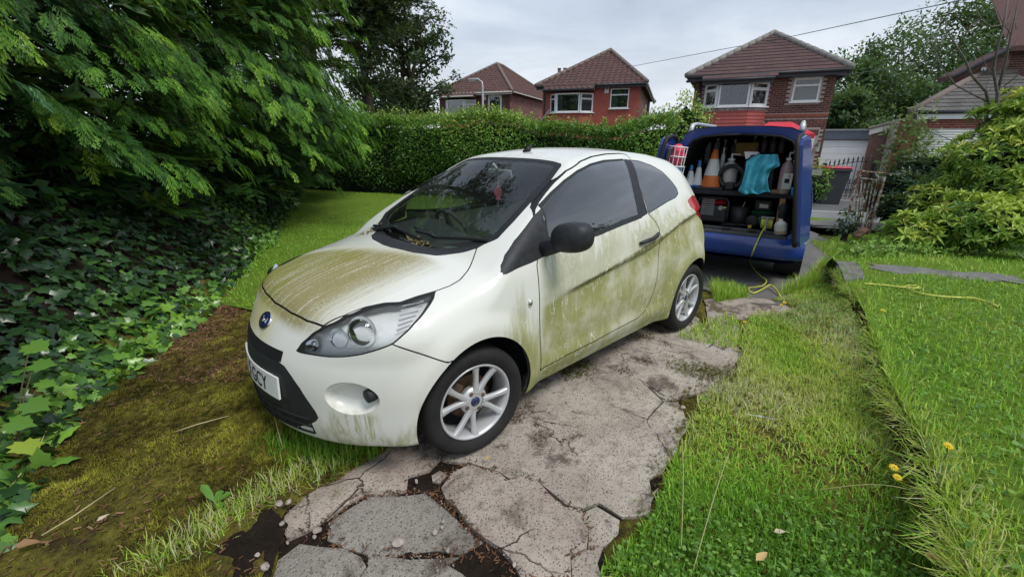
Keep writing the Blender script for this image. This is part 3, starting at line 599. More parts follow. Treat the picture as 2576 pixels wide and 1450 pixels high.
def conifer(label, tx, ty, R, z0, z1, mat, nbr, seed, az0, az1, size=(.20, .34), group='conifers along the left boundary', per=26, fineto=4.4):
    r = np.random.default_rng(seed); th = thing('conifer', label, 'tree', (tx, ty, 0), 0, group)
    gz = float(terr(np.array([[tx, ty]]))[0])
    MB().tube([(0, 0, gz-.1), (.05, 0, z1*.4), (0, .05, z1)], [.16, .11, .02], 10).build('trunk', 'bark_dark', th, True)
    Ps, Ds, Us, Ss, Vs = [], [], [], [], []
    mbr = MB()
    for b in range(nbr):
        u = r.random(); z = z0+(z1-z0)*u**1.25; az = az0+(az1-az0)*r.random(); ln = R*(1-.88*((z-z0)/(z1-z0))**1.7)*r.uniform(.78, 1.12)*(1-.15*math.exp(-((z-z0)/.3)**2))
        d = np.array([math.cos(az), math.sin(az), 0]); up0 = r.uniform(.05, .30); dr = r.uniform(.26, .50)
        path = lambda t: np.array([0, 0, z])+d*ln*t+np.array([0, 0, ln*(up0*t-dr*t*t)])
        if b % 3 == 0: mbr.tube([tuple(path(t)) for t in (.05, .35, .65, .9)], [.025, .018, .01, .004], 4)
        side = np.array([-d[1], d[0], 0]); k = per if z < fineto else per//2
        for i in range(k):
            t = 1-.46*r.random()**1.3; p = path(t); tang = path(min(t+.05, 1.05))-path(t-.05); tang /= np.linalg.norm(tang)
            sgn = r.choice((-1, 1)); a = r.uniform(0, 1.05)*(1.1-t*.6); dd = tang*math.cos(a)+side*sgn*math.sin(a)+np.array([0, 0, -r.uniform(.0, .38)]); lat = side*sgn*r.uniform(0, .28)*(1.15-t)
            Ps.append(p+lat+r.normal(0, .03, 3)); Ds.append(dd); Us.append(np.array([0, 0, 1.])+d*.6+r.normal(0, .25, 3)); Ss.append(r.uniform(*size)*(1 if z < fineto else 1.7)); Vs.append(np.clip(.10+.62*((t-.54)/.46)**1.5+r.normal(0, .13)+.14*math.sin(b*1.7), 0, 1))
    Ps, Ds, Us, Ss, Vs = map(np.array, (Ps, Ds, Us, Ss, Vs)); lo = Ps[:, 2] < fineto
    mbr.build('branches', 'bark_dark', th)['kind'] = 'stuff'
    kk = r.integers(0, 4, len(Ps))
    for m_, T_ in [(lo & (kk == q), SPRAYS[q]) for q in range(4)]+[(~lo, SPRAY2)]:
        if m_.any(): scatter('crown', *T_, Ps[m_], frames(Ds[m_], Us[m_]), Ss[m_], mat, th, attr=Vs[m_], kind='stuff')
    # dense foliage deep inside, the crown's inner shade put into its dark colour
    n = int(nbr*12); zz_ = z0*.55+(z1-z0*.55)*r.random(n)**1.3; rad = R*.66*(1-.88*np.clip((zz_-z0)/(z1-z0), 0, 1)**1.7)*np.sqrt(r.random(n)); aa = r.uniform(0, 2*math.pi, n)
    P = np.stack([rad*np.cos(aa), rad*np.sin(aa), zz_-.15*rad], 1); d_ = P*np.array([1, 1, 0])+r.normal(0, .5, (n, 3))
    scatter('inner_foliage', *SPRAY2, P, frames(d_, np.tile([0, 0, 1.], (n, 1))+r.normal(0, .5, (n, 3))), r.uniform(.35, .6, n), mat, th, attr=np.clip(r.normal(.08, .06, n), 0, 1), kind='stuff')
    return th
PI = math.pi
conifer('bright green conifer with drooping fan sprays hanging over the ivy bank', -5.5, 4.6, 2.5, 1.75, 9.5, 'thuja_green', 270, 21, -2.0, .9, (.10, .20), group=None, per=48, fineto=3.9)
conifer('tall green conifer behind the fan-sprayed one, its tips reaching toward the back hedge', -6.4, 8.4, 3.7, 1.9, 12.0, 'thuja_green', 340, 22, -1.7, 1.0, (.12, .23), group=None, per=42, fineto=4.2)
conifer('bluish green cypress at the near end of the conifer row', -4.7, 2.15, 1.75, 1.85, 9.0, 'cypress_blue', 190, 23, -1.6, 1.3, (.10, .17), group=None, per=34, fineto=3.6)
conifer('green conifer at the far end of the row, next to the back hedge', -6.9, 11.6, 2.9, 2.0, 7.5, 'thuja_green', 190, 24, -1.6, 1.2, (.20, .36), group=None, per=30)
# ------------------------------------------------------------------ hedge along the street
LEAF2 = ([(0, 0, 0), (.45, .24, .05), (1., 0, -.04), (.45, -.24, .05)], np.array([[0, 1, 2], [0, 2, 3]]))
leafmat('hedge_leaf', [(0., (.014, .042, .011)), (.35, (.045, .115, .02)), (.65, (.10, .21, .03)), (.85, (.18, .30, .045)), (1., (.34, .34, .08))], .45, .25, .4)
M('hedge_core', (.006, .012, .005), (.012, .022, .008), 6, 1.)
def ptSs(x, y, s_):
    r = px_ray(x, y); t = s_/(r[:2]@street_n); return (EYE+r*t)[:2]
hd = thing('street_hedge', 'long overgrown green hedge between the lawn and the street', 'hedge')
def hedge_top(t): return 2.15+.16*vnoise(t*.9, t*0, 61)+.07*vnoise(t*3.3, t*0, 62)
def h_z(t, s): return hedge_top(t)*1.
t0h, t1h = -12.2, float(ptSs(1690, 430, 11.9)@street_u)
ts = np.linspace(t0h, t1h, 60); V = []; 
for t in ts:
    for (s_, zf_) in ((11.65, .0), (11.55, .55), (11.60, .93), (12.1, .96), (12.6, .9), (12.7, 0)):
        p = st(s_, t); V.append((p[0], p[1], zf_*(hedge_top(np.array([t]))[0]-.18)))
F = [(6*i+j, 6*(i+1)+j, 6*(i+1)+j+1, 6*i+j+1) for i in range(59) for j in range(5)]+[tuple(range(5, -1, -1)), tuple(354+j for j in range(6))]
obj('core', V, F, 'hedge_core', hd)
def hedge_pts(n, seed):
    r = np.random.default_rng(seed); t = r.uniform(t0h, t1h, n); top = hedge_top(t); q = r.random(n); front = q < .62
    z = np.where(front, .12+(top-.08)*r.random(n)**.8, top-.20*r.random(n)**.7+.05); bul = .16*vnoise(t*1.3, z*1.6, 63)+.08*vnoise(t*4, z*4, 64); s_ = np.where(front, 11.35-bul+.25*(z/top-.6)**2, 11.35+1.2*r.random(n)); low = np.clip(1-z/.75, 0, 1); s_ = s_+.35*low*front
    keep = r.random(n) > .72*low; t, z, s_, front = t[keep], z[keep], s_[keep], front[keep]; m_ = len(t)
    P = street_n[None]*s_[:, None]+street_u[None]*t[:, None]; P = np.c_[P, z]+r.normal(0, .045, (m_, 3))
    nrm = np.where(front[:, None], np.array([*(-street_n), .55])[None], np.array([0, 0, 1.])[None])+r.normal(0, .45, (m_, 3)); tip = np.array([0, 0, .25])[None]+np.array([*(-street_n), 0])[None]*.3+r.normal(0, .8, (m_, 3))
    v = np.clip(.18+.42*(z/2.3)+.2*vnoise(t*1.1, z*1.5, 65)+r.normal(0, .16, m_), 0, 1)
    return P, frames(tip, nrm), r.uniform(.05, .10, m_), v
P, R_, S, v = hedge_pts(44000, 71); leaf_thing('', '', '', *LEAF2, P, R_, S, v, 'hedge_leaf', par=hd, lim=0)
# upright shoots on the hedge top
r = np.random.default_rng(72); shP, shD, shS, shV = [], [], [], []; mb = MB()
for i in range(420):
    t = r.uniform(t0h, t1h); s_ = r.uniform(11.4, 12.2); p = np.array([*st(s_, t), hedge_top(np.array([t]))[0]-.12]); hh = r.uniform(.10, .40); lean = r.normal(0, .12, 2); mb.tube([tuple(p), tuple(p+[lean[0], lean[1], hh])], .004, 3)
    for k in range(14):
        f_ = r.random(); shP.append(p+np.array([lean[0], lean[1], hh])*f_+r.normal(0, .02, 3)); shD.append(np.array([r.normal(), r.normal(), .6])); shS.append(r.uniform(.05, .09)); shV.append(np.clip(r.normal(.82, .12), 0, 1))
n = len(shP); scatter('shoots', *LEAF2, np.array(shP), frames(np.array(shD), np.tile([0, 0, 1.], (n, 1))+r.normal(0, .4, (n, 3))), np.array(shS), 'hedge_leaf', hd, attr=np.array(shV), kind='stuff'); mb.build('stems', M('stem_brown', (.1, .07, .03)), hd)['kind'] = 'stuff'
# the rounded shrub at the street end of the hedge
def leafy_mass(name, label, cat, c, rad, n, sz, mat, vm, seed, tmpl=LEAF2, group=None, core=True, lump=.22, zmin=.05, stem=True, lim=0, up=.5, piece='leaf'):
    r = np.random.default_rng(seed); th = thing(name, label, cat, (0, 0, 0), 0, group); c = np.array(c, float); rad = np.array(rad, float)
    d = r.normal(0, 1, (n, 3)); d /= np.linalg.norm(d, axis=1, keepdims=True); d = d[(d[:, 1] < .55)]; m_ = len(d)
    lum = 1+lump*(np.sin(d[:, 0]*5.1+seed)*np.sin(d[:, 2]*5.7+seed*2)+.6*np.sin(d[:, 1]*9+d[:, 0]*8+seed)+.5*np.sin(d[:, 2]*13+d[:, 0]*11)); rr = r.random(m_)**.28
    P = c+d*rad*(lum*rr)[:, None]; k = P[:, 2] > zmin; P, d, rr, lum = P[k], d[k], rr[k], lum[k]; m_ = len(P)
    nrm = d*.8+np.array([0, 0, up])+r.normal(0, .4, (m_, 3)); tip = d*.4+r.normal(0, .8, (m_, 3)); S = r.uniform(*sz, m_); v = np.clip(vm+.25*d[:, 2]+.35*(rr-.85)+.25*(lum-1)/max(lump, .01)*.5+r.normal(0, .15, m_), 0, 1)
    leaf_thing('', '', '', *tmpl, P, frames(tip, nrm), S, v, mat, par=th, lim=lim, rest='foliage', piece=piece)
    if core:
        bm = bmesh.new(); bmesh.ops.create_icosphere(bm, subdivisions=3, radius=1); V = np.array([v_.co for v_ in bm.verts]); F = [tuple(q.index for q in f.verts) for f in bm.faces]; bm.free()
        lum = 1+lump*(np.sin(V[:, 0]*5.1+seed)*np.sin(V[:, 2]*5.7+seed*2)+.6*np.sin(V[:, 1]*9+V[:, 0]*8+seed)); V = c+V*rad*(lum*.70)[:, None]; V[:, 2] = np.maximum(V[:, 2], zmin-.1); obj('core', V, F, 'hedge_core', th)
    if stem: MB().tube([(c[0], c[1], -.1), (c[0]+.05, c[1], c[2])], [.06, .03], 6).build('stem', 'bark_dark', th)
    return th
leafy_mass('rounded_shrub', 'rounded leafy shrub at the end of the hedge beside the blue van', 'shrub', (*ptSs(1720, 380, 12.3), 1.45), (.62, .6, 1.15), 6000, (.05, .10), 'hedge_leaf', .55, 81)
# ------------------------------------------------------------------ trees in the distance
leafmat('tree_dark', [(0., (.010, .022, .010)), (.5, (.032, .058, .022)), (1., (.07, .11, .04))], .6, .2, .25)
leafmat('tree_green', [(0., (.018, .042, .02)), (.5, (.05, .105, .04)), (1., (.12, .20, .075))], .6, .25, .25)
def ptY(x, y, Y):
    d = px_ray(x, y); return EYE+d*Y/d[1]
def far_tree(label, px_c, Y, rx, rz, n, sz, mat, seed, vm=.45, trunks=1, zc=None, fill=.35, group=None, base=None):
    """crown centred at a photo pixel at a given distance"""
    r = np.random.default_rng(seed); c = ptY(*px_c, Y); th = thing('leafy_tree', label, 'tree', (c[0], c[1], 0), 0, group)
    mb = MB(); tips = []
    for k in range(trunks):
        bx = r.normal(0, rx*.12*(k > 0)); top = c[2]+rz*.7
        pts = [(bx, 0, -.2), (bx+r.normal(0, .2), r.normal(0, .2), c[2]-rz*.5), (bx+r.normal(0, .4), r.normal(0, .3), c[2]), (bx+r.normal(0, .6), r.normal(0, .4), top)]; tr_ = .05*rz/2+.06; mb.tube(pts, [tr_*1.5, tr_, tr_*.7, .03], 7)
        for j in range(16):
            f_ = r.random(); a = r.uniform(0, 2*PI); z = c[2]-rz*.75+1.5*rz*f_; b0 = Vector(pts[1]).lerp(Vector(pts[3]), min(1, max(0, (z-pts[1][2])/max(top-pts[1][2], .1)))); ln = rx*r.uniform(.45, .95)*math.sin(min(PI, .5+2.2*f_)); e = b0+Vector((math.cos(a)*ln, math.sin(a)*ln*.7, ln*r.uniform(.1, .7))); mb.tube([b0, b0.lerp(e, .5)+Vector((0, 0, .1*ln)), e], [tr_*.45, tr_*.28, .015], 5); tips.append(e); tips.append(b0.lerp(e, .6))
    mb.build('trunk', 'bark_dark', th, True)
    tips = np.array(tips); cl = np.concatenate([tips, np.stack([r.normal(0, .5, 40)*rx, r.normal(0, .4, 40)*rx, c[2]+r.uniform(-.9, 1., 40)*rz], 1)])
    e = ((cl-[0, 0, c[2]])/[rx, rx, rz]); cl = cl[np.sum(e*e, 1) < 1.15]; k = r.integers(0, len(cl), n); cr_ = rx*fill*r.uniform(.5, 1., len(cl))
    dd = r.normal(0, 1, (n, 3)); dd /= np.linalg.norm(dd, axis=1, keepdims=True); P = cl[k]+dd*(cr_[k]*r.random(n)**.5)[:, None]*np.array([1, 1, .75])
    v = np.clip(vm+.22*dd[:, 2]+.15*np.sin(k*2.3)+r.normal(0, .13, n), 0, 1)
    scatter('crown', *LEAF2, P, frames(r.normal(0, 1, (n, 3)), dd*.6+np.array([0, 0, .5])+r.normal(0, .4, (n, 3))), r.uniform(*sz, n), mat, th, attr=v, kind='stuff'); return th
far_tree('tall airy tree with many stems behind the hedge, sky showing between its leaves', (1020, 205), 27., 2.8, 4.3, 11000, (.15, .28), 'tree_dark', 91, .48, 5, fill=.27)
far_tree('dark tree between the conifers and the airy tree', (930, 120), 24., 2.0, 3.8, 5000, (.16, .28), 'tree_dark', 92, .3, 2, fill=.4)
far_tree('low dark tree filling the gap left of the first brick house', (985, 275), 30., 3.0, 1.6, 3500, (.18, .3), 'tree_dark', 93, .35, 3, fill=.4)
RT_ = [((2150, 265), 30., 3.0, 2.3), ((2260, 215), 33., 4.4, 3.4), ((2390, 175), 34., 4.6, 4.2), ((2500, 140), 35., 5.0, 4.8), ((2130, 300), 27., 1.9, 1.4), ((2330, 290), 31., 3.6, 2.2), ((2600, 200), 33., 4.5, 4.5)]
RL_ = ['small rounded tree right behind the gabled brick house', 'broad dense tree rising behind the flat garage roof', 'tall dense tree behind the tiled garage roof', 'tallest dense tree, behind the house with the tiled porch roof', 'low bushy tree tight against the brick house corner', 'wide low tree just above the flat garage roof', 'dense tree standing beyond the far right brick house']
for i, ((pc, Y, rx, rz), lb) in enumerate(zip(RT_, RL_)): far_tree(lb, pc, Y, rx, rz, 5200, (.20, .36), 'tree_green', 100+i, .42, 1, fill=.42, group='trees behind the garages')
for (pc, Y, lb) in (((5280, -150), 8., 'tree beyond the neighbouring plot, seen reflected in the side window of the white car'), ((3990, 30), 14., 'second tree beyond the neighbouring plot, reflected in the rear quarter window')): far_tree(lb, pc, Y, 4.8, 3.6, 3200, (.30, .5), 'tree_dark', 140+int(Y), .4, 1, fill=.42)
# dark cedar bough reaching in above the conifers
leafy = thing('cedar_tree', 'dark spreading cedar whose boughs reach over the sky behind the conifers', 'tree', tuple(ptY(790, 300, 17.)*[1, 1, 0]))
b0 = np.array(leafy.location); r = np.random.default_rng(5); mb = MB(); mb.tube([(0, 0, -.1), (.1, 0, 8), (0, 0, 17)], [.4, .28, .05], 8); Ps = []
for q in range(46):
    z = r.uniform(7, 16.5); a = r.uniform(-PI, PI); ln = 4.6*(1-.55*(z-7)/10)*r.uniform(.7, 1.1); e = np.array([math.cos(a)*ln, math.sin(a)*ln, z+r.uniform(-.6, .5)]); s0 = np.array([0, 0, z]); mb.tube([tuple(s0), tuple(e)], [.06, .012], 5)
    for k in range(70):
        f_ = r.random()**.6; Ps.append(s0+(e-s0)*f_+r.normal(0, [.4, .4, .10])*(.4+f_*.8))
for q in range(0):
    pass
for (x, y) in [(1085, 8), (1060, 40), (1000, 50), (960, 78), (1090, -30), (1020, -10), (980, 20), (940, 60), (960, -20), (920, 10), (905, 110), (900, 160), (1000, -60), (900, 60)]:
    e = ptY(x, y, 16.5)-b0; s0 = np.array([0, 0, e[2]+r.uniform(-.8, .2)]); mb.tube([tuple(s0), tuple(s0*.4+e*.6+[0, 0, .1]), tuple(e)], [.06, .04, .012], 5)
    for k in range(170):
        f_ = r.random()**.6; Ps.append(s0+(e-s0)*f_+r.normal(0, [.28, .28, .07])*(.4+f_*.8))
mb.build('trunk', 'bark_dark', leafy, True); Ps = np.array(Ps); n = len(Ps); scatter('crown', *SPRAY2, Ps, frames(r.normal(0, 1, (n, 3))*[1, 1, .25]+[.4, 0, 0], np.tile([0, 0, 1.], (n, 1))+r.normal(0, .3, (n, 3))), r.uniform(.22, .40, n), 'tree_dark', leafy, attr=np.clip(r.normal(.2, .12, n), 0, 1), kind='stuff')
# ------------------------------------------------------------------ right-hand shrubs
def whorl_template(nl=9):
    V = []; F = []
    for i in range(nl):
        a = 2*PI*i/nl+.2*(i % 2); el = .25+.35*(i % 3); ca, sa = math.cos(a), math.sin(a)
        for (x, y, z) in ((0.06, 0, 0), (.5, .13, .06), (1., 0, -.08), (.5, -.13, .06)):
            X, Z = x*math.cos(el)-z*math.sin(el), x*math.sin(el)+z*math.cos(el)-.25*x*x; V.append((X*ca-y*sa, X*sa+y*ca, Z))
        b = 4*i; F += [(b, b+1, b+2), (b, b+2, b+3)]
    return V, np.array(F)
WHORL = whorl_template()
leafmat('pieris_leaf', [(0., (.016, .045, .013)), (.4, (.065, .14, .022)), (.65, (.17, .30, .04)), (.88, (.38, .48, .07)), (1., (.60, .16, .08))], .4, .25, .4)
def whorl_shrub(name, label, blobs, n, sz, seed, mat='pieris_leaf', vm=.45, lim=300, tmpl=WHORL, redp=.012):
    r = np.random.default_rng(seed); th = thing(name, label, 'shrub'); Ps, Ns = [], []; tw = sum(b[1][0]*b[1][2] for b in blobs); mb = MB()
    base = np.array([blobs[0][0][0], blobs[0][0][1]+.3, 0.])
    for (c, rad) in blobs:
        m_ = int(n*rad[0]*rad[2]/tw); d = r.normal(0, 1, (m_*2, 3)); d /= np.linalg.norm(d, axis=1, keepdims=True); d = d[d[:, 1] < .6][:m_]; rr = r.random(len(d))**.33*(1+.16*np.sin(d[:, 0]*7+seed)*np.sin(d[:, 2]*6)); Ps.append(np.array(c)+d*np.array(rad)*rr[:, None]); Ns.append(d)
        mb.tube([tuple(base), tuple((base+np.array(c))/2+r.normal(0, .1, 3)), tuple(c)], [.03, .02, .01], 5)
        bm = bmesh.new(); bmesh.ops.create_icosphere(bm, subdivisions=2, radius=1); V = np.array([v_.co for v_ in bm.verts])*np.array(rad)*.62+np.array(c); V[:, 2] = np.maximum(V[:, 2], .1); obj('core', V, [tuple(q.index for q in f.verts) for f in bm.faces], 'hedge_core', th); bm.free()
    mb.build('stems', 'bark_dark', th)['kind'] = 'stuff'
    P = np.concatenate(Ps); d = np.concatenate(Ns); k = P[:, 2] > .16; P, d = P[k], d[k]; m_ = len(P); ax = d*.9+np.array([0, 0, .7])+r.normal(0, .3, (m_, 3)); R_ = frames(np.cross(ax, r.normal(0, 1, (m_, 3))), ax)
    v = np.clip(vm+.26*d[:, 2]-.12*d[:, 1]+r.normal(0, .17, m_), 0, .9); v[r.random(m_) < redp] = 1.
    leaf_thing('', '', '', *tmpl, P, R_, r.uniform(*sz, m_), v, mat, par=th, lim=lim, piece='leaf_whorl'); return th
def pg(x, y, Y): return tuple(ptY(x, y, Y))
whorl_shrub('pieris_shrub', 'large shrub with yellow-green whorled leaves and red young tips beside the lawn', [(pg(2400, 560, 6.6), (.62, .5, .42)), (pg(2520, 420, 6.7), (.75, .6, .62)), (pg(2290, 590, 6.3), (.38, .35, .30)), (pg(2480, 560, 6.0), (.60, .5, .40)), (pg(2575, 560, 6.2), (.6, .5, .55)), (pg(2560, 300, 7.0), (.5, .5, .42)), (pg(2420, 470, 6.9), (.45, .4, .35)), (pg(2330, 500, 6.8), (.28, .3, .22)), (pg(2600, 360, 6.6), (.5, .5, .7))], 2500, (.09, .17), 121, vm=.60, redp=.003)
leafmat('laurel_leaf', [(0., (.006, .022, .012)), (.5, (.018, .055, .026)), (1., (.05, .11, .045))], .35, .15, .45)
whorl_shrub('laurel_shrub', 'dark green laurel behind the rusty gate', [(pg(2262, 495, 9.0), (.55, .4, .46)), (pg(2315, 450, 9.2), (.5, .4, .42)), (pg(2260, 545, 8.4), (.42, .3, .38))], 800, (.14, .24), 122, 'laurel_leaf', .4, 60, redp=0)
leafmat('pale_leaf', [(0., (.05, .11, .03)), (.5, (.13, .21, .07)), (1., (.26, .34, .14))], .5, .3)
leafy_mass('climber_plant', 'pale green climbing plant on the brick pier between the two garages', 'plant', pg(2275, 375, 15.2), (.75, .5, 1.25), 1500, (.10, .20), 'pale_leaf', .45, 123, core=False, lump=.3)
leafy_mass('bramble', 'dark bramble growing through the rusty gate', 'plant', pg(2128, 570, 7.7), (.20, .18, .30), 380, (.05, .11), 'laurel_leaf', .5, 124, core=False)
leafy_mass('weed_clump', 'low broad-leaved weeds below the yellow-green shrub', 'plant', (5.2, 5.85, .15), (.75, .25, .13), 700, (.06, .10), 'weed_leaf', .8, 125, core=False, zmin=.1, stem=False)
leafy_mass('ivy_bush', 'small ivy bush under the van mirror by the wheelie bin', 'shrub', pg(2050, 462, 13.2), (.42, .3, .55), 700, (.08, .14), 'hedge_leaf', .5, 126, core=True)
# bare young tree rising out of the shrub
M('twig_bark', (.10, .085, .08), (.17, .15, .14), 20, .9)
bt = thing('bare_tree', 'bare thin-branched young tree growing out of the yellow-green shrub', 'tree'); c7 = crop(3100, 0, .4828)
for bi, (pts, r0, r1, Y, nm) in enumerate([([(1490, 1330), (1540, 1050), (1580, 830), (1555, 740), (1440, 610), (1380, 470), (1230, 240), (1240, 140)], .05, .008, 7.0, 'trunk'), ([(1580, 830), (1440, 760), (1310, 690), (1190, 540), (1140, 400), (1190, 140)], .022, .006, 7.0, 'branch'), ([(1140, 400), (1080, 340), (1025, 270)], .009, .005, 7.0, 'branch'), ([(1140, 400), (1110, 260)], .008, .005, 7.0, 'branch'), ([(1310, 690), (1250, 580)], .009, .005, 7.0, 'branch'), ([(1140, 400), (1240, 290)], .007, .004, 7.0, 'branch'),
    ([(1520, 1300), (1640, 1000), (1650, 760), (1615, 560), (1650, 380), (1700, 200), (1740, -40)], .045, .016, 6.8, 'trunk'), ([(1650, 740), (1720, 480), (1760, 280), (1830, -40)], .030, .010, 6.8, 'branch'), ([(1700, 200), (1600, 220), (1520, 160), (1450, 20)], .014, .006, 6.8, 'branch'), ([(1760, 280), (1690, 180), (1600, -20)], .012, .006, 6.8, 'branch'), ([(1700, 700), (1800, 620), (1870, 540)], .014, .006, 6.8, 'branch'), ([(1700, 720), (1800, 680), (1890, 600)], .01, .005, 6.8, 'branch'), ([(1640, 640), (1570, 560), (1530, 470), (1480, 330)], .010, .005, 6.8, 'branch'), ([(1520, 160), (1430, 210), (1400, 300)], .008, .004, 6.8, 'branch'), ([(1480, 1240), (1240, 1120), (1080, 1060), (1000, 980), (985, 850)], .012, .005, 7.2, 'branch'), ([(1700, 200), (1800, 180), (1880, 170)], .009, .005, 6.8, 'branch'), ([(1620, 150), (1560, 90)], .006, .004, 6.8, 'branch'), ([(1720, 320), (1800, 60)], .009, .005, 6.8, 'branch')]):
    q = [pg(*c7(*p), Y+.12*math.sin(bi*2.1+k)) for k, p in enumerate(pts)]; n = len(q); MB().tube(q, [.62*(r0+(r1-r0)*k/(n-1)) for k in range(n)], 6).build(nm, 'twig_bark', bt, True)
mb = MB()
r = np.random.default_rng(9)
for k in range(60):
    src = random.choice([(1555, 740), (1380, 470), (1230, 240), (1190, 540), (1140, 400), (1700, 200), (1760, 280), (1650, 380), (1520, 160), (1720, 480)]); a = np.array(src)+r.normal(0, 40, 2); b = a+r.normal(0, 1, 2)*[45, 45]-[0, 30]; mb.tube([pg(*c7(*a), 6.95), pg(*c7(*b), 6.9)], [.004, .002], 3)
mb.build('twigs', 'twig_bark', bt)['kind'] = 'stuff'
# ================================================================== houses across the street
def brickmat(name, cs):
    m, nt, b = newmat(name); oi = nt.nodes.new('ShaderNodeObjectInfo'); g = nt.nodes.new('ShaderNodeNewGeometry')
    a = nt.nodes.new('ShaderNodeAttribute'); a.attribute_name = 'v'
    col = ramp(nt, mathn(nt, 'FRACT', mathn(nt, 'ADD', a.outputs['Fac'], oi.outputs['Random'])), [(i/(len(cs)-1), c) for i, c in enumerate(cs)])
    col = mixc(nt, mapr(nt, noise(nt, g.outputs['Position'], 18, 4), .4, .7, 0, .35), col, (.05, .03, .03)); L(nt, col, b.inputs['Base Color']); b.inputs['Roughness'].default_value = .9; b.inputs['Specular IOR Level'].default_value = .2
    return m
brickmat('brick_brown', [(.095, .042, .040), (.13, .055, .045), (.165, .075, .055), (.11, .050, .048), (.20, .085, .06)])
brickmat('brick_red', [(.25, .075, .05), (.30, .10, .065), (.22, .065, .05), (.33, .12, .08)])
brickmat('brick_pinkish', [(.20, .095, .085), (.26, .13, .115), (.30, .17, .15), (.17, .075, .07)])
brickmat('tile_brown', [(.085, .055, .055), (.11, .068, .066), (.095, .060, .062), (.13, .075, .068)])
brickmat('tile_red', [(.105, .060, .055), (.125, .07, .063), (.092, .055, .053), (.14, .076, .066)])
brickmat('tile_grey', [(.12, .115, .11), (.15, .142, .135), (.10, .098, .095)])
M('mortar', (.36, .31, .28), (.46, .41, .37), 20, .95); M('mortar_dark', (.13, .10, .09), (.20, .15, .13), 20, .95); M('mortar_pale', (.48, .42, .38), (.30, .22, .19), 9, .95)
M('red_paint', (.36, .085, .065), (.43, .115, .085), 5, .75, bmp=.2, bscale=30); M('red_board', (.38, .085, .075), (.43, .105, .09), 4, .6)
M('upvc', (.76, .77, .78), (.82, .83, .84), 6, .35); M('grey_fascia', (.10, .12, .15), (.13, .15, .18), 6, .6); M('black_gutter', (.03, .033, .04), (.05, .053, .06), 9, .5); M('white_gutter', (.48, .47, .45), (.56, .55, .53), 9, .6)
M('ridge_tile', (.15, .12, .11), (.21, .17, .15), 12, .9); M('ridge_grey', (.20, .195, .18), (.27, .26, .24), 12, .9)
M('room_dark', (.05, .055, .06)); M('curtain', (.56, .57, .57), (.66, .67, .67), 10, .9, stretch=(14, 14, .3)); M('blind_brown', (.26, .23, .20), rough=.9); M('net_curtain', (.46, .48, .46), (.54, .56, .54), 8, .9)
M('lead_strip', (.12, .13, .14), rough=.6); M('render_pink', (.20, .12, .10), (.27, .17, .145), 14, .95, bmp=.6, bscale=60)
M('garage_white', (.80, .81, .83), (.86, .87, .88), 3, .5); M('roller_cream', (.76, .76, .73), (.82, .82, .79), 6, .5)
glassmat('glass_house', (.55, .60, .64), 1.5, dirt=.05, boost=3.2)
class House:
    def __init__(s, name, label, P0, adeg, cat='house'):
        s.a = math.radians(adeg); s.P0 = np.array([P0[0], P0[1], 0.]); s.t = thing(name, label, cat, tuple(s.P0), s.a); s.d = np.array([math.cos(s.a), math.sin(s.a), 0]); s.n = np.array([-math.sin(s.a), math.cos(s.a), 0]); s.nb = 0; s.nt = 0
    def f(s, x, y, dep=0.):
        r = px_ray(x, y); t = (s.n@(s.P0-EYE)+dep)/(s.n@r); P = EYE+r*t; return float(s.d@(P-s.P0)), float(P[2])
    def w(s, x, y, z): return s.P0+s.d*x+s.n*y+np.array([0, 0, z])
def wall_box(h, name, x0, x1, y0, y1, z0, z1, mat, parent=None): return MB().box(x0, x1, y0, y1, z0, z1).build(name, mat, parent or h.t)
def holed_wall(h, name, M4, x0, x1, z0, z1, holes, mat, parent=None):
    xs_ = sorted({x0, x1, *[min(max(v_, x0), x1) for q in holes for v_ in q[:2]]}); zs_ = sorted({z0, z1, *[min(max(v_, z0), z1) for q in holes for v_ in q[2:]]}); V, F = [], []
    for a, b in zip(xs_[:-1], xs_[1:]):
        for c_, d in zip(zs_[:-1], zs_[1:]):
            if any(q[0]-1e-6 <= a and b <= q[1]+1e-6 and q[2]-1e-6 <= c_ and d <= q[3]+1e-6 for q in holes): continue
            k = len(V); V += [tuple(M4 @ Vector(p)) for p in ((a, 0, c_), (b, 0, c_), (b, 0, d), (a, 0, d))]; F.append((k, k+1, k+2, k+3))
    me = mesh_data(name, V, F, mat); bm = bmesh.new(); bm.from_mesh(me); bmesh.ops.remove_doubles(bm, verts=bm.verts, dist=1e-5); bm.to_mesh(me); bm.free(); return link(name, me, parent or h.t)
def shell(h, x0, x1, y1, z0, z1, mat):
    return MB().add([(x0, .0, z0), (x0, y1, z0), (x1, y1, z0), (x1, .0, z0), (x0, .0, z1), (x0, y1, z1), (x1, y1, z1), (x1, .0, z1)], [(0, 4, 5, 1), (1, 5, 6, 2)]).build('back_wall', mat, h.t)
def hit(holes, x0, x1, z0, z1): return any(x1 > a and x0 < b and z1 > c and z0 < d for a, b, c, d in holes)
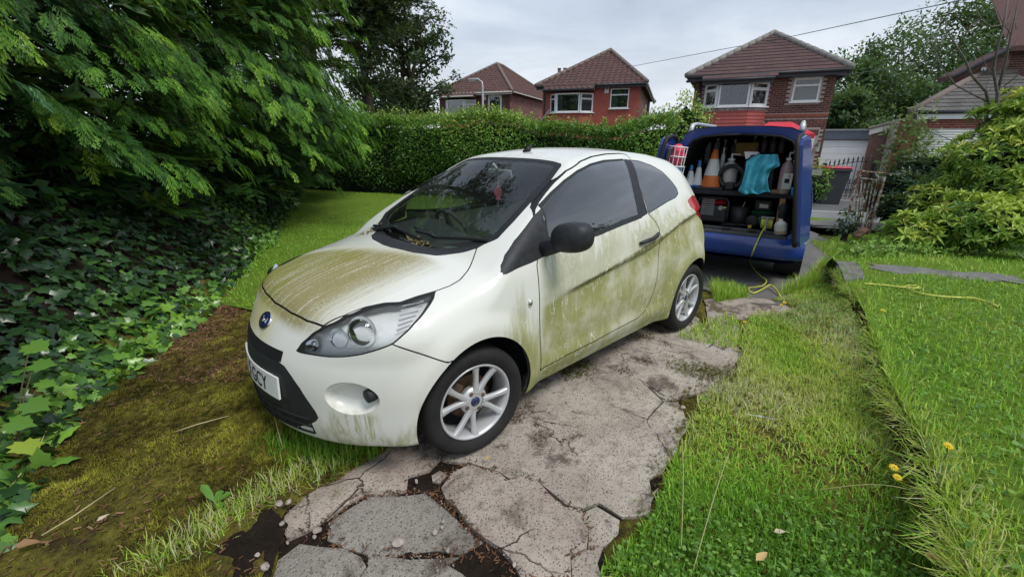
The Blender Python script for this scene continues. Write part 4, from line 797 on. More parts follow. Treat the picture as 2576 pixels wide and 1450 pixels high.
def bricks(h, M4, x0, x1, z0, z1, mat, holes=(), parts=0, bl=.225, bh=.075, name='brick', j=.010, proud=.006, parent=None):
    """courses of bricks on the local x-z plane of M4 (y = 0 is the wall face, -y outwards)"""
    L_ = []; row = 0; z = z0
    while z < z1-.02:
        x = x0-(bl/2 if row % 2 else 0)
        while x < x1:
            a, b = max(x, x0), min(x+bl-j, x1)
            if b-a > .04 and not hit(holes, a, b, z, z+bh-j): L_.append((a, b, z, min(z+bh-j, z1)))
            x += bl
        z += bh; row += 1
    L_ = np.array(L_); 
    if not len(L_): return
    c = np.array([M4 @ Vector(((a+b)/2, 0, (c_+d)/2)) for a, b, c_, d in L_]); wc = np.array([h.w(*q) for q in c]); sc, dz = screen(wc); size = np.where((sc[:, 0] > 0) & (sc[:, 0] < 2575) & (sc[:, 1] > 0) & (sc[:, 1] < 700), 1/dz, 0)
    o_ = np.argsort(-size, kind='stable'); full = (L_[:, 1]-L_[:, 0]) > bl*.8; sel = [i for i in o_ if full[i]][:parts]; rest = np.ones(len(L_), bool); rest[sel] = False
    mb = MB(); mb.box(0, bl-j, -proud, .0, 0, bh-j); me = mesh_data(name, mb.V, mb.F, mat, attr=np.zeros(8))
    for i in sel:
        o = link(name, me, parent or h.t); o.matrix_local = M4 @ Matrix.Translation((L_[i, 0], 0, L_[i, 2]))
    V, F, av = [], [], []
    for k, (a, b, c_, d) in enumerate(L_[rest]):
        q = MB().box(a, b, -proud, .0, c_, d); V += [tuple(M4 @ Vector(v_)) for v_ in q.V]; F += [tuple(i+8*k for i in f) for f in q.F]; av += [rng.random()]*8
    if V: obj(name, V, F, mat, parent or h.t, attr=av)['kind'] = 'stuff'
def tiles(h, A, U, W, tw, th, mat, inside_f, parts=0, wave=0., name='roof_tile', lift=.028, parent=None, nu=None, nw=None):
    """roof tiles on the plane A + u*U + w*W (U along the eaves, W up the slope, unit vectors); inside_f(u, w) -> keep"""
    N_ = U.cross(W).normalized(); 
    if N_.z < 0: N_ = -N_
    seg_ = 1 if not wave else 6
    V, F = [], []
    for (w0, z0) in ((0, lift), (th*1.04, .006)):
        for i in range(seg_+1):
            x = tw*.985*i/seg_; V.append((x, w0, z0+(wave*math.sin(2*PI*i/seg_) if wave else 0)))
    n1 = seg_+1; F = [(i, i+1, n1+i+1, n1+i) for i in range(seg_)]; b = len(V); V += [(x, y, 0.) for (x, y, z) in V[:n1]]; F += [(b+i, b+i+1, i+1, i) for i in range(seg_)]
    me = mesh_data(name, V, F, mat, attr=np.zeros(len(V))); M4 = Matrix(((U.x, W.x, N_.x, A.x), (U.y, W.y, N_.y, A.y), (U.z, W.z, N_.z, A.z), (0, 0, 0, 1)))
    spots = [(u*tw+(tw/2 if (w % 2 and not wave) else 0), w*th) for w in range(nw[0], nw[1]) for u in range(nu[0], nu[1]) if inside_f(u*tw+(tw/2 if (w % 2 and not wave) else 0)+tw/2, w*th+th/2)]
    if not spots: return
    wc = np.array([h.w(*(M4 @ Vector((u, w_, 0)))) for u, w_ in spots]); sc, dz = screen(wc); size = np.where((sc[:, 0] > 0) & (sc[:, 0] < 2575) & (sc[:, 1] > 0), 1/dz, 0); o_ = np.argsort(-size, kind='stable')[:parts]; rest = np.ones(len(spots), bool); rest[o_] = False
    for i in o_:
        o = link(name, me, parent or h.t); o.matrix_local = M4 @ Matrix.Translation((*spots[i], 0))
    VV, FF, av = [], [], []
    for k, i in enumerate(np.nonzero(rest)[0]):
        VV += [tuple(M4 @ Vector((v_[0]+spots[i][0], v_[1]+spots[i][1], v_[2]))) for v_ in V]; FF += [tuple(q+len(V)*k for q in f) for f in F]; av += [rng.random()]*len(V)
    if VV: obj(name, VV, FF, mat, parent or h.t, attr=av)['kind'] = 'stuff'
def window(h, M4, x0, x1, z0, z1, vs=(), hs=(), fr=.055, lead=False, curt=None, sill=True, mat='upvc', depth=.05, arch=None, parent=None):
    """frame with mullions (vs: x fractions) and transoms (hs: (x-index, z fraction)); panes, room and curtains behind"""
    P_ = lambda x, y, z: M4 @ Vector((x, y, z)); T = lambda mb: [setattr(mb, 'V', [tuple(M4 @ Vector(v_)) for v_ in mb.V]), mb][1]
    mb = MB(); y0, y1 = -.03, depth; mb.box(x0, x1, y0, y1, z0, z0+fr); mb.box(x0, x1, y0, y1, z1-fr, z1); mb.box(x0, x0+fr, y0, y1, z0+fr, z1-fr); mb.box(x1-fr, x1, y0, y1, z0+fr, z1-fr)
    xs = [x0]+[x0+(x1-x0)*v_ for v_ in vs]+[x1]
    for v_ in xs[1:-1]: mb.box(v_-fr*.55, v_+fr*.55, y0+.004, y1, z0+fr, z1-fr)
    cells = []
    for i in range(len(xs)-1):
        a, b = xs[i]+(fr if i == 0 else fr*.55), xs[i+1]-(fr if i == len(xs)-2 else fr*.55); zz_ = [z0+fr]
        for (k, f_) in hs:
            if k == i: q = z0+(z1-z0)*f_; mb.box(a, b, y0+.006, y1, q-fr*.6, q+fr*.6); zz_ += [q-fr*.6, q+fr*.6]
        zz_.append(z1-fr); cells += [(a, b, zz_[2*k], zz_[2*k+1]) for k in range(len(zz_)//2)]
    wn = T(mb).build('window', mat, parent or h.t)
    if sill: T(MB().box(x0-.07, x1+.07, -.11, .02, z0-.05, z0-.002)).build('sill', mat, wn)
    for (a, b, c_, d) in cells:
        T(MB().box(a, b, .010, .014, c_, d)).build('pane', 'glass_house', wn)
        if lead:
            mb = MB(); st_ = .105; k = (d-c_)/(b-a); asp = 1.5
            for q in np.arange(-(d-c_)/asp, (b-a)+(d-c_)/asp, st_):
                for sg in (1, -1):
                    # line x = q +- z/asp clipped to the pane
                    p0 = [q if sg > 0 else q, 0.]; pts = []
                    for zz_ in np.linspace(0, d-c_, 12):
                        x = q+sg*zz_/asp if sg > 0 else q+(d-c_)/asp-zz_/asp-(d-c_)/asp+0
                        if sg < 0: x = q-zz_/asp+(d-c_)/asp*0
                        if 0 <= x <= b-a: pts.append((a+x, .006, c_+zz_))
                    if len(pts) > 1: mb.tube([pts[0], pts[-1]], .0055, 3)
            T(mb).build('lead_lattice', 'lead_strip', wn)['kind'] = 'stuff'
    T(MB().box(x0+.01, x1-.01, .40, .42, z0, z1)).build('room_back', 'room_dark', wn)
    for (a, b, mt) in (curt or ()):
        n = max(4, int((x1-x0)*(b-a)/.06)); V, F = [], []
        for i in range(n+1):
            x = x0+(x1-x0)*(a+(b-a)*i/n); y = .12+.02*(i % 2)
            V += [(x, y, z0+fr), (x, y, z1-fr)]
        F = [(2*i, 2*i+2, 2*i+3, 2*i+1) for i in range(n)]; o_ = MB().add(V, F); T(o_).build('curtain', mt, wn, True)
    return wn
def hip_roof(h, xl, xr, ze, apex, depth, ridge_len, mat, rmat, tw, th, wave=0., parts=300, side='right', over=.35, gut='black_gutter'):
    """hipped roof over the box xl..xr, 0..depth; apex = (x, y, z) of the front end of the ridge"""
    ax, ay, az = apex; y0 = -over; y1 = depth+over; x0, x1 = xl-over, xr+over; r2 = (ax, ay+ridge_len, az)
    V = [(x0, y0, ze), (x1, y0, ze), (x1, y1, ze), (x0, y1, ze), (ax, ay, az), r2]; rf = obj('roof', V, [(0, 1, 4), (1, 2, 5, 4), (2, 3, 5), (3, 0, 4, 5), (3, 2, 1, 0)], mat, h.t, attr=[.3]*6)
    A = Vector(V[0]); B = Vector(V[1]); C = Vector(V[4]); U = (B-A).normalized(); W = (C-A)-U*(C-A).dot(U); Hh = W.length; W.normalize(); Lf = (B-A).length; uc = (C-A).dot(U)
    tiles(h, A, U, W, tw, th, mat, lambda u, w_: w_ < Hh and uc*w_/Hh-.02 < u < Lf-(Lf-uc)*w_/Hh+.02, parts, wave, parent=rf, nu=(-1, int(Lf/tw)+1), nw=(0, int(Hh/th)+1))
    if side:
        A2, B2, C2, D2 = (Vector(V[1]), Vector(V[2]), Vector(V[5]), Vector(V[4])) if side == 'right' else (Vector(V[3]), Vector(V[0]), Vector(V[4]), Vector(V[5]))
        U2 = (B2-A2).normalized(); W2 = (D2-A2)-U2*(D2-A2).dot(U2); H2 = W2.length; W2.normalize(); L2 = (B2-A2).length; u0 = (D2-A2).dot(U2); u1 = (C2-A2).dot(U2)
        tiles(h, A2, U2, W2, tw, th, mat, lambda u, w_: w_ < H2 and u0*w_/H2-.02 < u < L2-(L2-u1)*w_/H2+.02, 0, wave, parent=rf, nu=(-1, int(L2/tw)+1), nw=(0, int(H2/th)+1))
    for (p, q) in ((0, 4), (1, 4), (4, 5), (2, 5), (3, 5)):
        a, b = Vector(V[p]), Vector(V[q]); n = max(1, int((b-a).length/.42)); dr = (b-a).normalized()
        for i in range(n if (p, q) in ((0, 4), (1, 4), (4, 5)) else 1):
            e = a.lerp(b, (i+1)/n) if (p, q) in ((0, 4), (1, 4), (4, 5)) else b; s_ = a.lerp(b, i/n) if n > 1 else a
            if (p, q) not in ((0, 4), (1, 4), (4, 5)): s_ = a
            MB().tube([s_+Vector((0, 0, .02)), e-dr*.012+Vector((0, 0, .045))], .115, 8).build('ridge_tile', rmat, rf, True)
    return rf, V
ROT = lambda x, y, z, a=0.: Matrix.Translation((x, y, z)) @ Matrix.Rotation(a, 4, 'Z')
def fascia(h, x0, x1, y, z, mat='black_gutter', par=None):
    MB().box(x0, x1, y, y+.03, z-.20, z-.03).build('fascia', mat, par or h.t); V = []
    MB().tube([(x0-.02, y-.05, z-.05), (x1+.02, y-.05, z-.05)], .055, 8).build('gutter', mat, par or h.t, True)
# ---------------- third house: brown brick, bay with red boards
c6 = crop(2600, 100, .3448)
H3 = House('brick_house', 'brown brick house with leaded white windows and red-boarded bay, behind the blue van', (11.7, 18.0), -25.1)
xl, _ = H3.f(*c6(318, 800)); xr, _ = H3.f(*c6(1893, 800)); _, ze = H3.f(*c6(1640, 500), -.35); zb = -.6
bl_, _ = H3.f(*c6(410, 960), -.5); br_, _ = H3.f(*c6(1143, 940), -.5)
wx0, wz1 = H3.f(*c6(1470, 605)); wx1, _ = H3.f(*c6(1752, 700)); _, wz0 = H3.f(*c6(1560, 862)); wx0 = H3.f(*c6(1440, 740))[0]
shell(H3, xl, xr, 7.5, zb, ze, 'mortar'); wall_box(H3, 'side_wall', xr-.01, xr, .001, 7.5, zb, ze, 'mortar')
_, zband1 = H3.f(*c6(1500, 1002)); _, zband0 = H3.f(*c6(1500, 1050))
_, bz1_h = H3.f(*c6(780, 640), -.5); _, bz0_h = H3.f(*c6(780, 915), -.5)
_, dzt = H3.f(*c6(1640, 1262)); dx0 = H3.f(*c6(1545, 1350))[0]; dx1 = H3.f(*c6(1660, 1400))[0]; dx0 = dx1-1.0
bricks(H3, Matrix.Identity(4), xl, xr, zb, ze-.02, 'brick_brown', [(wx0-.02, wx1+.02, wz0-.05, wz1+.30), (bl_+.05, br_-.05, -1, ze), (dx0-.06, dx1+.06, -1, dzt+.30), (br_, xr, zband0, zband1)], 300)
holed_wall(H3, 'wall', Matrix.Identity(4), xl, xr, zb, ze, [(wx0+.01, wx1-.01, wz0+.01, wz1-.01), (bl_+.08, br_-.08, bz0_h, bz1_h)], 'mortar')
# soldier course over the door and red dentil band
for i in range(int((dx1-dx0+.2)/.075)): MB().box(dx0-.1+i*.075, dx0-.1+i*.075+.065, -.006, 0, dzt+.06, dzt+.27).build('soldier_brick', brickmat('brick_soldier', [(.13, .055, .045), (.15, .07, .05)]) if 'brick_soldier' not in MATS else 'brick_soldier', H3.t)
MB().box(br_, xr, -.02, .0, zband0+.06, zband1).build('brick_band', 'brick_red', H3.t)
nd = int((xr-br_)/.225)
for i in range(nd): MB().box(br_+i*.225, br_+i*.225+.11, -.018, .0, zband0, zband0+.058).build('dentil_brick', 'brick_red', H3.t)
MB().box(br_, xr, -.004, .0, zband0-.002, zband0+.06).build('band_shadow', 'mortar_dark', H3.t)
ax, az = H3.f(*c6(1228, 90), 3.4)
rf, RV = hip_roof(H3, xl, xr, ze, (ax, 3.4, az), 7.5, 1.0, 'tile_brown', 'ridge_grey', .33, .335, 0., 270, side=None)
fascia(H3, xl-.3, xr+.32, -.32, ze); MB().box(xl-.34, xr+.34, -.33, .0, ze-.21, ze-.16).build('soffit', 'black_gutter', H3.t)
MB().box(xr+.28, xr+.34, -.33, 7.6, ze-.2, ze-.02).build('side_fascia', 'black_gutter', H3.t)
window(H3, Matrix.Identity(4), wx0, wx1, wz0, wz1, hs=((0, .70),), lead=True, curt=((.22, 1, 'net_curtain'),))
MB().box(wx0-.02, wx1+.02, -.02, .01, wz1+.005, ze-.05).build('head_panel', 'upvc', H3.t)
# bay: three facets
bd = .5; _, bz1 = H3.f(*c6(780, 640), -bd); _, bz0 = H3.f(*c6(780, 915), -bd); ch = .55
bxl, _ = H3.f(*c6(600, 760), -bd); bxr, _ = H3.f(*c6(960, 760), -bd)
pL, pR = Vector((bl_, 0, 0)), Vector((br_, 0, 0)); qL, qR = Vector((bxl, -bd, 0)), Vector((bxr, -bd, 0))
bay = MB().prism([(bl_, .0), (bxl, -bd), (bxr, -bd), (br_, .0)], zb, bz0-.06).build('bay_wall', 'red_board', H3.t)
for (a, b) in ((pL, qL), (qL, qR), (qR, pR)):
    ang = math.atan2((b-a).y, (b-a).x); ln = (b-a).length; z = zb+1.2; M4 = ROT(a.x, a.y, 0, ang)
    while z < bz0-.16:
        q = MB().add([tuple(M4 @ Vector(p)) for p in ((0, -.028, z), (ln, -.028, z), (ln, -.004, z+.135), (0, -.004, z+.135), (0, 0, z), (ln, 0, z))], [(0, 1, 2, 3), (4, 5, 1, 0)]); q.build('board', 'red_board', bay); z += .135
    MB().add([tuple(M4 @ Vector(p)) for p in ((0, -.03, bz0-.16), (ln, -.03, bz0-.16), (ln, -.03, bz0-.06), (0, -.03, bz0-.06))], [(0, 1, 2, 3)]).build('weathered_board', M('peeling_grey', (.14, .14, .15), (.42, .41, .40), 16, .95), bay)
    front = abs(ang) < .3
    window(H3, M4, .02, ln-.02, bz0, bz1, hs=() if front else ((0, .70),), lead=True, fr=.06 if front else .09, curt=((0, 1, 'net_curtain'),), parent=bay)
# bay roof continues the main slope down over the bay
_, brz = H3.f(*c6(800, 628), -bd-.25); slope = (az-ze)/(3.4+.35); yb = -bd-.22
zbr = ze+slope*(yb+.35); A = Vector((bl_-.12, yb, zbr)); MB().add([(bl_-.12, yb, zbr), (br_+.1, yb, zbr), (br_+.1, -.33, ze+.012), (bl_-.12, -.33, ze+.012), (bl_-.12, yb, zbr-.12), (br_+.1, yb, zbr-.12), (br_+.1, 0, zbr-.12), (bl_-.12, 0, zbr-.12), (br_+.1, 0, ze), (bl_-.12, 0, ze)], [(0, 1, 2, 3), (4, 5, 1, 0), (7, 6, 5, 4), (1, 5, 6, 8, 2), (4, 0, 3, 9, 7)]).build('bay_roof', 'tile_brown', H3.t)
tiles(H3, A, Vector((1, 0, 0)), Vector((0, 1, slope)).normalized(), .33, .30, 'tile_brown', lambda u, w_: 0 < u < br_-bl_+.2 and w_ < .42, 24, nu=(0, 14), nw=(0, 2)); fascia(H3, bl_-.1, br_+.08, yb+.02, zbr+.0)
# alarm box, door, lantern, downpipe
bx, bz = H3.f(*c6(1390, 617)); MB().prism([(-.13, .06), (-.13, -.05), (-.05, -.09), (.05, -.09), (.13, -.05), (.13, .06), (.06, .085), (-.06, .085)], -.06, 0, Matrix.Translation((bx, -.0, bz)) @ Matrix.Rotation(math.pi/2, 4, 'X')).build('alarm_box', M('cream_plastic', (.74, .73, .66), (.78, .77, .70), 9, .5), H3.t)
dr = MB().box(dx0, dx1, -.03, .04, -.5, dzt).build('front_door', 'upvc', H3.t); MB().box(dx0+.12, dx1-.12, -.045, -.032, .3, dzt-.1).build('door_pane', M('door_glass_dark', (.05, .07, .08), rough=.15), dr)
mb = MB(); 
for q in np.arange(-1.6, 1.2, .13):
    for sg in (1, -1):
        pts = [(dx0+.5+q*.5+sg*z*.5, -.05, 1.0+z) for z in np.linspace(-.6, dzt-1.1, 10) if dx0+.12 < dx0+.5+q*.5+sg*z*.5 < dx1-.12]
        if len(pts) > 1: mb.tube([pts[0], pts[-1]], .006, 3)
mb.build('lead_lattice', 'lead_strip', dr)['kind'] = 'stuff'
lx, lz = H3.f(*c6(1720, 1380), -.15); ln_ = thing('wall_lantern', 'small black lantern with cream panes on the brick wall beside the garage', 'lantern', tuple(H3.w(lx, -.15, lz-.14)), H3.a)
MB().lathe([(.06, 0), (.095, .18), (.10, .19)], 6).build('panes', M('lantern_pane', (.62, .60, .50), rough=.4), ln_); MB().lathe([(.125, .19), (.11, .21), (.03, .30), (.015, .33)], 8).build('cap', 'black_gutter', ln_); MB().tube([(0, .0, .05), (0, .13, -.02)], .015, 5).build('bracket', 'black_gutter', ln_)
px0 = H3.f(*c6(385, 760))[0]; MB().tube([(px0, -.06, ze-.1), (px0, -.06, zb)], .045, 8).build('downpipe', 'black_gutter', H3.t, True)
# flat-roofed garage beside it
gx0, gz1 = H3.f(2071, 352, .3); gx1, _ = H3.f(2214, 352, .3); _, gzf = H3.f(2100, 336, .3); _, gzr = H3.f(2100, 328, .3); gxr = H3.f(2262, 340, .3)[0]
GA = thing('flat_roof_garage', 'flat-roofed garage with a white panelled up-and-over door', 'garage', tuple(H3.P0), H3.a)
MB().box(xr+.02, gxr, .35, 6., zb, gz1+.02).build('wall', 'brick_red', GA); MB().box(xr-.0, gxr+.1, .2, 6., gz1+.02, gzf+.10).build('roof_fascia', 'grey_fascia', GA); MB().box(xr, gxr+.1, .18, 6., gzf+.101, gzf+.16).build('roof_felt', M('felt_grey', (.26, .28, .29), (.33, .35, .36), 8, .9), GA)
nsl = 14; dh = (gz1-zb)/nsl; gdh = .245
k = 0; z = gz1-.02
gd_ = MB().box(gx0, gx1, .30, .33, zb, gz1).build('garage_door', 'garage_white', GA)
while z > zb+.2: MB().bbox(gx0+.01, gx1-.01, .275, .302, z-gdh+.012, z, .006).build('door_panel', 'garage_white', gd_); z -= gdh
for (a, b) in ((gx0-.16, gx0-.005), (gx1+.005, gx1+.16)): MB().box(a, b, .28, .36, zb, gz1+.01).build('door_post', 'black_gutter', GA)
bricks(H3, ROT(0, .345, 0), gx1+.17, gxr, zb, gz1, 'brick_red', parts=120, parent=GA)
# ---------------- second house: red painted front
c5_ = crop(2100, 320, .2135); cH = crop(1600, 150, .42702)
H2 = House('brick_house', 'brick house with a red-painted front and white bay window', (5.0, 26.5), -19.)
xl = H2.f(*c5_(95, 250))[0]; xr = H2.f(*c5_(1855, 400))[0]; ze = H2.f(*c5_(1450, 25), -.35)[1]; zb = -.8
shell(H2, xl, xr, 11.5, zb, ze, 'red_paint')
wx0 = H2.f(*c5_(1330, 320))[0]; wx1 = H2.f(*c5_(1668, 320))[0]; wz1 = H2.f(*c5_(1500, 120))[1]; wz0 = H2.f(*c5_(1500, 485))[1]; b0 = H2.f(*c5_(232, 420), -.0)[0]; b1 = H2.f(*c5_(1010, 400), -.1)[0]; bz1 = H2.f(*c5_(600, 205), -.5)[1]; bz0 = H2.f(*c5_(600, 555), -.5)[1]
HO2 = [(wx0+.01, wx1-.01, wz0+.01, wz1-.01), (b0+.08, b1-.08, bz0, bz1)]; holed_wall(H2, 'wall', Matrix.Identity(4), xl, xr, zb, ze, HO2, 'red_paint')
bricks(H2, Matrix.Identity(4), xl, xr, 1.5, ze-.02, 'red_paint', HO2, 0, proud=.003)
M4s = Matrix.Translation((xr, 0, 0)) @ Matrix.Rotation(PI/2, 4, 'Z'); holed_wall(H2, 'side_wall', M4s @ Matrix.Translation((0, -.004, 0)), .0, 11.5, zb, ze-.01, [(6.16, 6.64, 1.61, ze-.61), (8.76, 9.74, 1.71, ze-.41)], 'mortar_pale')
ys1, _ = 0, 0
bricks(H2, M4s @ Matrix.Translation((0, -.004, 0)), .0, 11.5, 1.4, ze-.02, 'brick_pinkish', [(6.1, 6.7, 1.5, ze-.55), (8.6, 9.9, 1.6, ze-.35)], 290)
ax, az = H2.f(*cH(1838, 112), 3.6)
hip_roof(H2, xl, xr, ze, (ax, 3.6, az), 11.5, 1.2, 'tile_red', 'ridge_tile', .31, .33, .022, 280, 'right')
fascia(H2, xl-.3, xr+.3, -.32, ze, 'black_gutter'); MB().box(xr+.26, xr+.32, -.33, 11.8, ze-.18, ze-.02).build('side_fascia', 'black_gutter', H2.t); MB().tube([(xr+.36, -.3, ze-.05), (xr+.36, 11.8, ze-.05)], .05, 6).build('side_gutter', 'white_gutter', H2.t)
wx0 = H2.f(*c5_(1330, 320))[0]; wx1 = H2.f(*c5_(1668, 320))[0]; wz1 = H2.f(*c5_(1500, 120))[1]; wz0 = H2.f(*c5_(1500, 485))[1]
window(H2, Matrix.Identity(4), wx0, wx1, wz0, wz1, hs=((0, .68),), curt=((0, .42, 'curtain'), (.84, 1, 'curtain')))
bd = .5; b0 = H2.f(*c5_(232, 420), -.0)[0]; b1 = H2.f(*c5_(1010, 400), -.1)[0]; bz1 = H2.f(*c5_(600, 205), -bd)[1]; bz0 = H2.f(*c5_(600, 555), -bd)[1]; f0 = H2.f(*c5_(335, 400), -bd)[0]; f1 = H2.f(*c5_(775, 400), -bd)[0]
bay = MB().prism([(b0, 0), (f0, -bd), (f1, -bd), (b1, 0)], zb, bz0-.05).build('bay_wall', 'red_paint', H2.t)
for (a, b, cu, hs) in ((Vector((b0, 0, 0)), Vector((f0, -bd, 0)), ((0, 1, 'blind_brown'),), ((0, .72),)), (Vector((f0, -bd, 0)), Vector((f1, -bd, 0)), ((0, .24, 'curtain'), (.92, 1, 'curtain')), ()), (Vector((f1, -bd, 0)), Vector((b1, 0, 0)), ((0, 1, 'curtain'),), ((0, .70),))):
    window(H2, ROT(a.x, a.y, 0, math.atan2((b-a).y, (b-a).x)), .02, (b-a).length-.02, bz0, bz1, hs=hs, curt=cu, fr=.07, parent=bay)
slope = (az-ze)/(3.6+.35); yb = -bd-.25; zbr = ze+slope*(yb+.35)
MB().add([(b0-.25, yb, zbr), (b1+.1, yb, zbr), (b1+.1, -.33, ze+.01), (b0-.25, -.33, ze+.01), (b0-.25, yb, zbr-.1), (b1+.1, yb, zbr-.1), (b1+.1, 0, zbr-.1), (b0-.25, 0, zbr-.1), (b1+.1, 0, ze), (b0-.25, 0, ze)], [(0, 1, 2, 3), (4, 5, 1, 0), (7, 6, 5, 4), (1, 5, 6, 8, 2), (4, 0, 3, 9, 7)]).build('bay_roof', 'tile_red', H2.t)
tiles(H2, Vector((b0-.25, yb, zbr)), Vector((1, 0, 0)), Vector((0, 1, slope)).normalized(), .31, .33, 'tile_red', lambda u, w_: 0 < u < b1-b0+.33 and w_ < .5, 20, .022, nu=(0, 16), nw=(0, 2)); MB().tube([(b0-.27, yb-.05, zbr-.04), (b1+.12, yb-.05, zbr-.04)], .05, 6).build('bay_gutter', 'black_gutter', H2.t)
for (y_, w_, a, b) in ((6.4, .5, 1.6, ze-.6), (9.25, 1., 1.7, ze-.4)): window(H2, M4s @ Matrix.Translation((0, -.006, 0)), y_-w_/2, y_+w_/2, a, b, hs=((0, .72),), sill=False)
ab, az_ = H2.f(*c5_(1268, 145)); MB().box(ab-.11, ab+.11, -.07, 0, az_-.18, az_+.18).build('alarm_box', 'cream_plastic', H2.t); q = MB().box(ab-.05, ab+.05, -.075, -.07, az_+.02, az_+.13).build('alarm_mark', 'lead_strip', H2.t)
MB().tube([(b0-.35, -.06, ze-.2), (b0-.35, -.06, zb)], .045, 6).build('downpipe', 'black_gutter', H2.t); MB().tube([(xr+.07, 8.2, ze-.2), (xr+.07, 8.2, zb)], .05, 6).build('downpipe', 'black_gutter', H2.t)
chx, chz = H2.f(*cH(1385, 330), 6.0); chm = thing('chimney_stack', '', ''); COL.objects.unlink(chm); bpy.data.objects.remove(chm)
MB().box(chx-.45, chx+.45, 6, 6.6, 3, chz+.05).build('chimney', 'brick_pinkish', H2.t)
for k in (-.2, .2): MB().lathe([(.13, 0), (.11, .3), (.14, .32), (.14, .38)], 10, M4=Matrix.Translation((chx+k, 6.3, chz+.05))).build('chimney_pot', 'ridge_tile', H2.t)
# ---------------- first house
cF = crop(1700, 330, .17469)
H1 = House('brick_house', 'small-looking dark brick house with white bay, behind the grey street lamp', (-1.2, 35.5), -22.)
xl = H1.f(*cF(100, 500))[0]; xr = H1.f(*cF(1668, 450))[0]; ze = H1.f(*cF(1250, 165), -.35)[1]; zb = -1.
shell(H1, xl, xr, 13., zb, ze, 'mortar_dark')
wx0 = H1.f(*cF(1190, 400))[0]; wx1 = H1.f(*cF(1485, 400))[0]; wz1 = H1.f(*cF(1300, 250))[1]; wz0 = H1.f(*cF(1300, 640))[1]; b0 = H1.f(*cF(225, 500), -.1)[0]; b1 = H1.f(*cF(905, 500), -.1)[0]; bz1 = H1.f(*cF(450, 345), -.5)[1]; bz0 = H1.f(*cF(450, 690), -.5)[1]
HO1 = [(wx0+.01, wx1-.01, wz0+.01, wz1-.01), (b0+.08, b1-.08, bz0, bz1)]; holed_wall(H1, 'wall', Matrix.Identity(4), xl, xr, zb, ze, HO1, 'mortar_dark'); bricks(H1, Matrix.Identity(4), xl, xr, 1.5, ze-.02, 'brick_brown', HO1, 200)
M4s = Matrix.Translation((xr, 0, 0)) @ Matrix.Rotation(PI/2, 4, 'Z'); holed_wall(H1, 'side_wall', M4s @ Matrix.Translation((0, -.004, 0)), 0, 13., zb, ze-.01, [(8.37, 8.93, 1.31, ze-.66)], 'mortar_pale'); bricks(H1, M4s @ Matrix.Translation((0, -.004, 0)), 0, 13., 1.3, ze-.02, 'brick_pinkish', [(8.3, 9.0, 1.2, ze-.6)], 100)
window(H1, M4s @ Matrix.Translation((0, -.006, 0)), 8.35, 8.95, 1.3, ze-.65, hs=((0, .66),), sill=False)
ax, az = H1.f(*cH(800, 235), 3.8); hip_roof(H1, xl, xr, ze, (ax, 3.8, az), 13., 1.2, 'tile_red', 'ridge_tile', .31, .33, .022, 280, 'right'); fascia(H1, xl-.3, xr+.3, -.32, ze, 'white_gutter'); MB().tube([(xr+.36, -.3, ze-.05), (xr+.36, 13.2, ze-.05)], .05, 6).build('side_gutter', 'white_gutter', H1.t)
wx0 = H1.f(*cF(1190, 400))[0]; wx1 = H1.f(*cF(1485, 400))[0]; wz1 = H1.f(*cF(1300, 250))[1]; wz0 = H1.f(*cF(1300, 640))[1]
window(H1, Matrix.Identity(4), wx0, wx1, wz0, wz1, fr=.10, curt=((.0, .5, 'curtain'),)); MB().box(wx0, wx1, -.03, 0, wz1+.003, ze-.12).build('head_panel', 'upvc', H1.t)
bd = .5; b0 = H1.f(*cF(225, 500), -.1)[0]; b1 = H1.f(*cF(905, 500), -.1)[0]; f0 = H1.f(*cF(262, 500), -bd)[0]; f1 = H1.f(*cF(650, 500), -bd)[0]; bz1 = H1.f(*cF(450, 345), -bd)[1]; bz0 = H1.f(*cF(450, 690), -bd)[1]
bay = MB().prism([(b0, 0), (f0, -bd), (f1, -bd), (b1, 0)], zb, bz0-.05).build('bay_wall', 'red_paint', H1.t)
for (a, b, cu, hs) in ((Vector((b0, 0, 0)), Vector((f0, -bd, 0)), (), ()), (Vector((f0, -bd, 0)), Vector((f1, -bd, 0)), ((0, 1, 'net_curtain'),), ()), (Vector((f1, -bd, 0)), Vector((b1, 0, 0)), ((0, 1, 'blind_brown'),), ((0, .70),))):
    window(H1, ROT(a.x, a.y, 0, math.atan2((b-a).y, (b-a).x)), .02, (b-a).length-.02, bz0, bz1, hs=hs, curt=cu, fr=.07, parent=bay)
slope = (az-ze)/(3.8+.35); yb = -bd-.25; zbr = ze+slope*(yb+.35)
MB().add([(b0-.25, yb, zbr), (b1+.1, yb, zbr), (b1+.1, -.33, ze+.01), (b0-.25, -.33, ze+.01), (b0-.25, yb, zbr-.1), (b1+.1, yb, zbr-.1), (b1+.1, 0, zbr-.1), (b0-.25, 0, zbr-.1), (b1+.1, 0, ze), (b0-.25, 0, ze)], [(0, 1, 2, 3), (4, 5, 1, 0), (7, 6, 5, 4), (1, 5, 6, 8, 2), (4, 0, 3, 9, 7)]).build('bay_roof', 'tile_red', H1.t)
tiles(H1, Vector((b0-.25, yb, zbr)), Vector((1, 0, 0)), Vector((0, 1, slope)).normalized(), .31, .33, 'tile_red', lambda u, w_: 0 < u < b1-b0+.33 and w_ < .5, 20, .022, nu=(0, 16), nw=(0, 2)); MB().tube([(b0-.27, yb-.05, zbr-.04), (b1+.12, yb-.05, zbr-.04)], .05, 6).build('bay_gutter', 'white_gutter', H1.t)
ab, az_ = H1.f(*cF(1112, 285)); MB().box(ab-.11, ab+.11, -.07, 0, az_-.2, az_+.2).build('alarm_box', 'cream_plastic', H1.t)
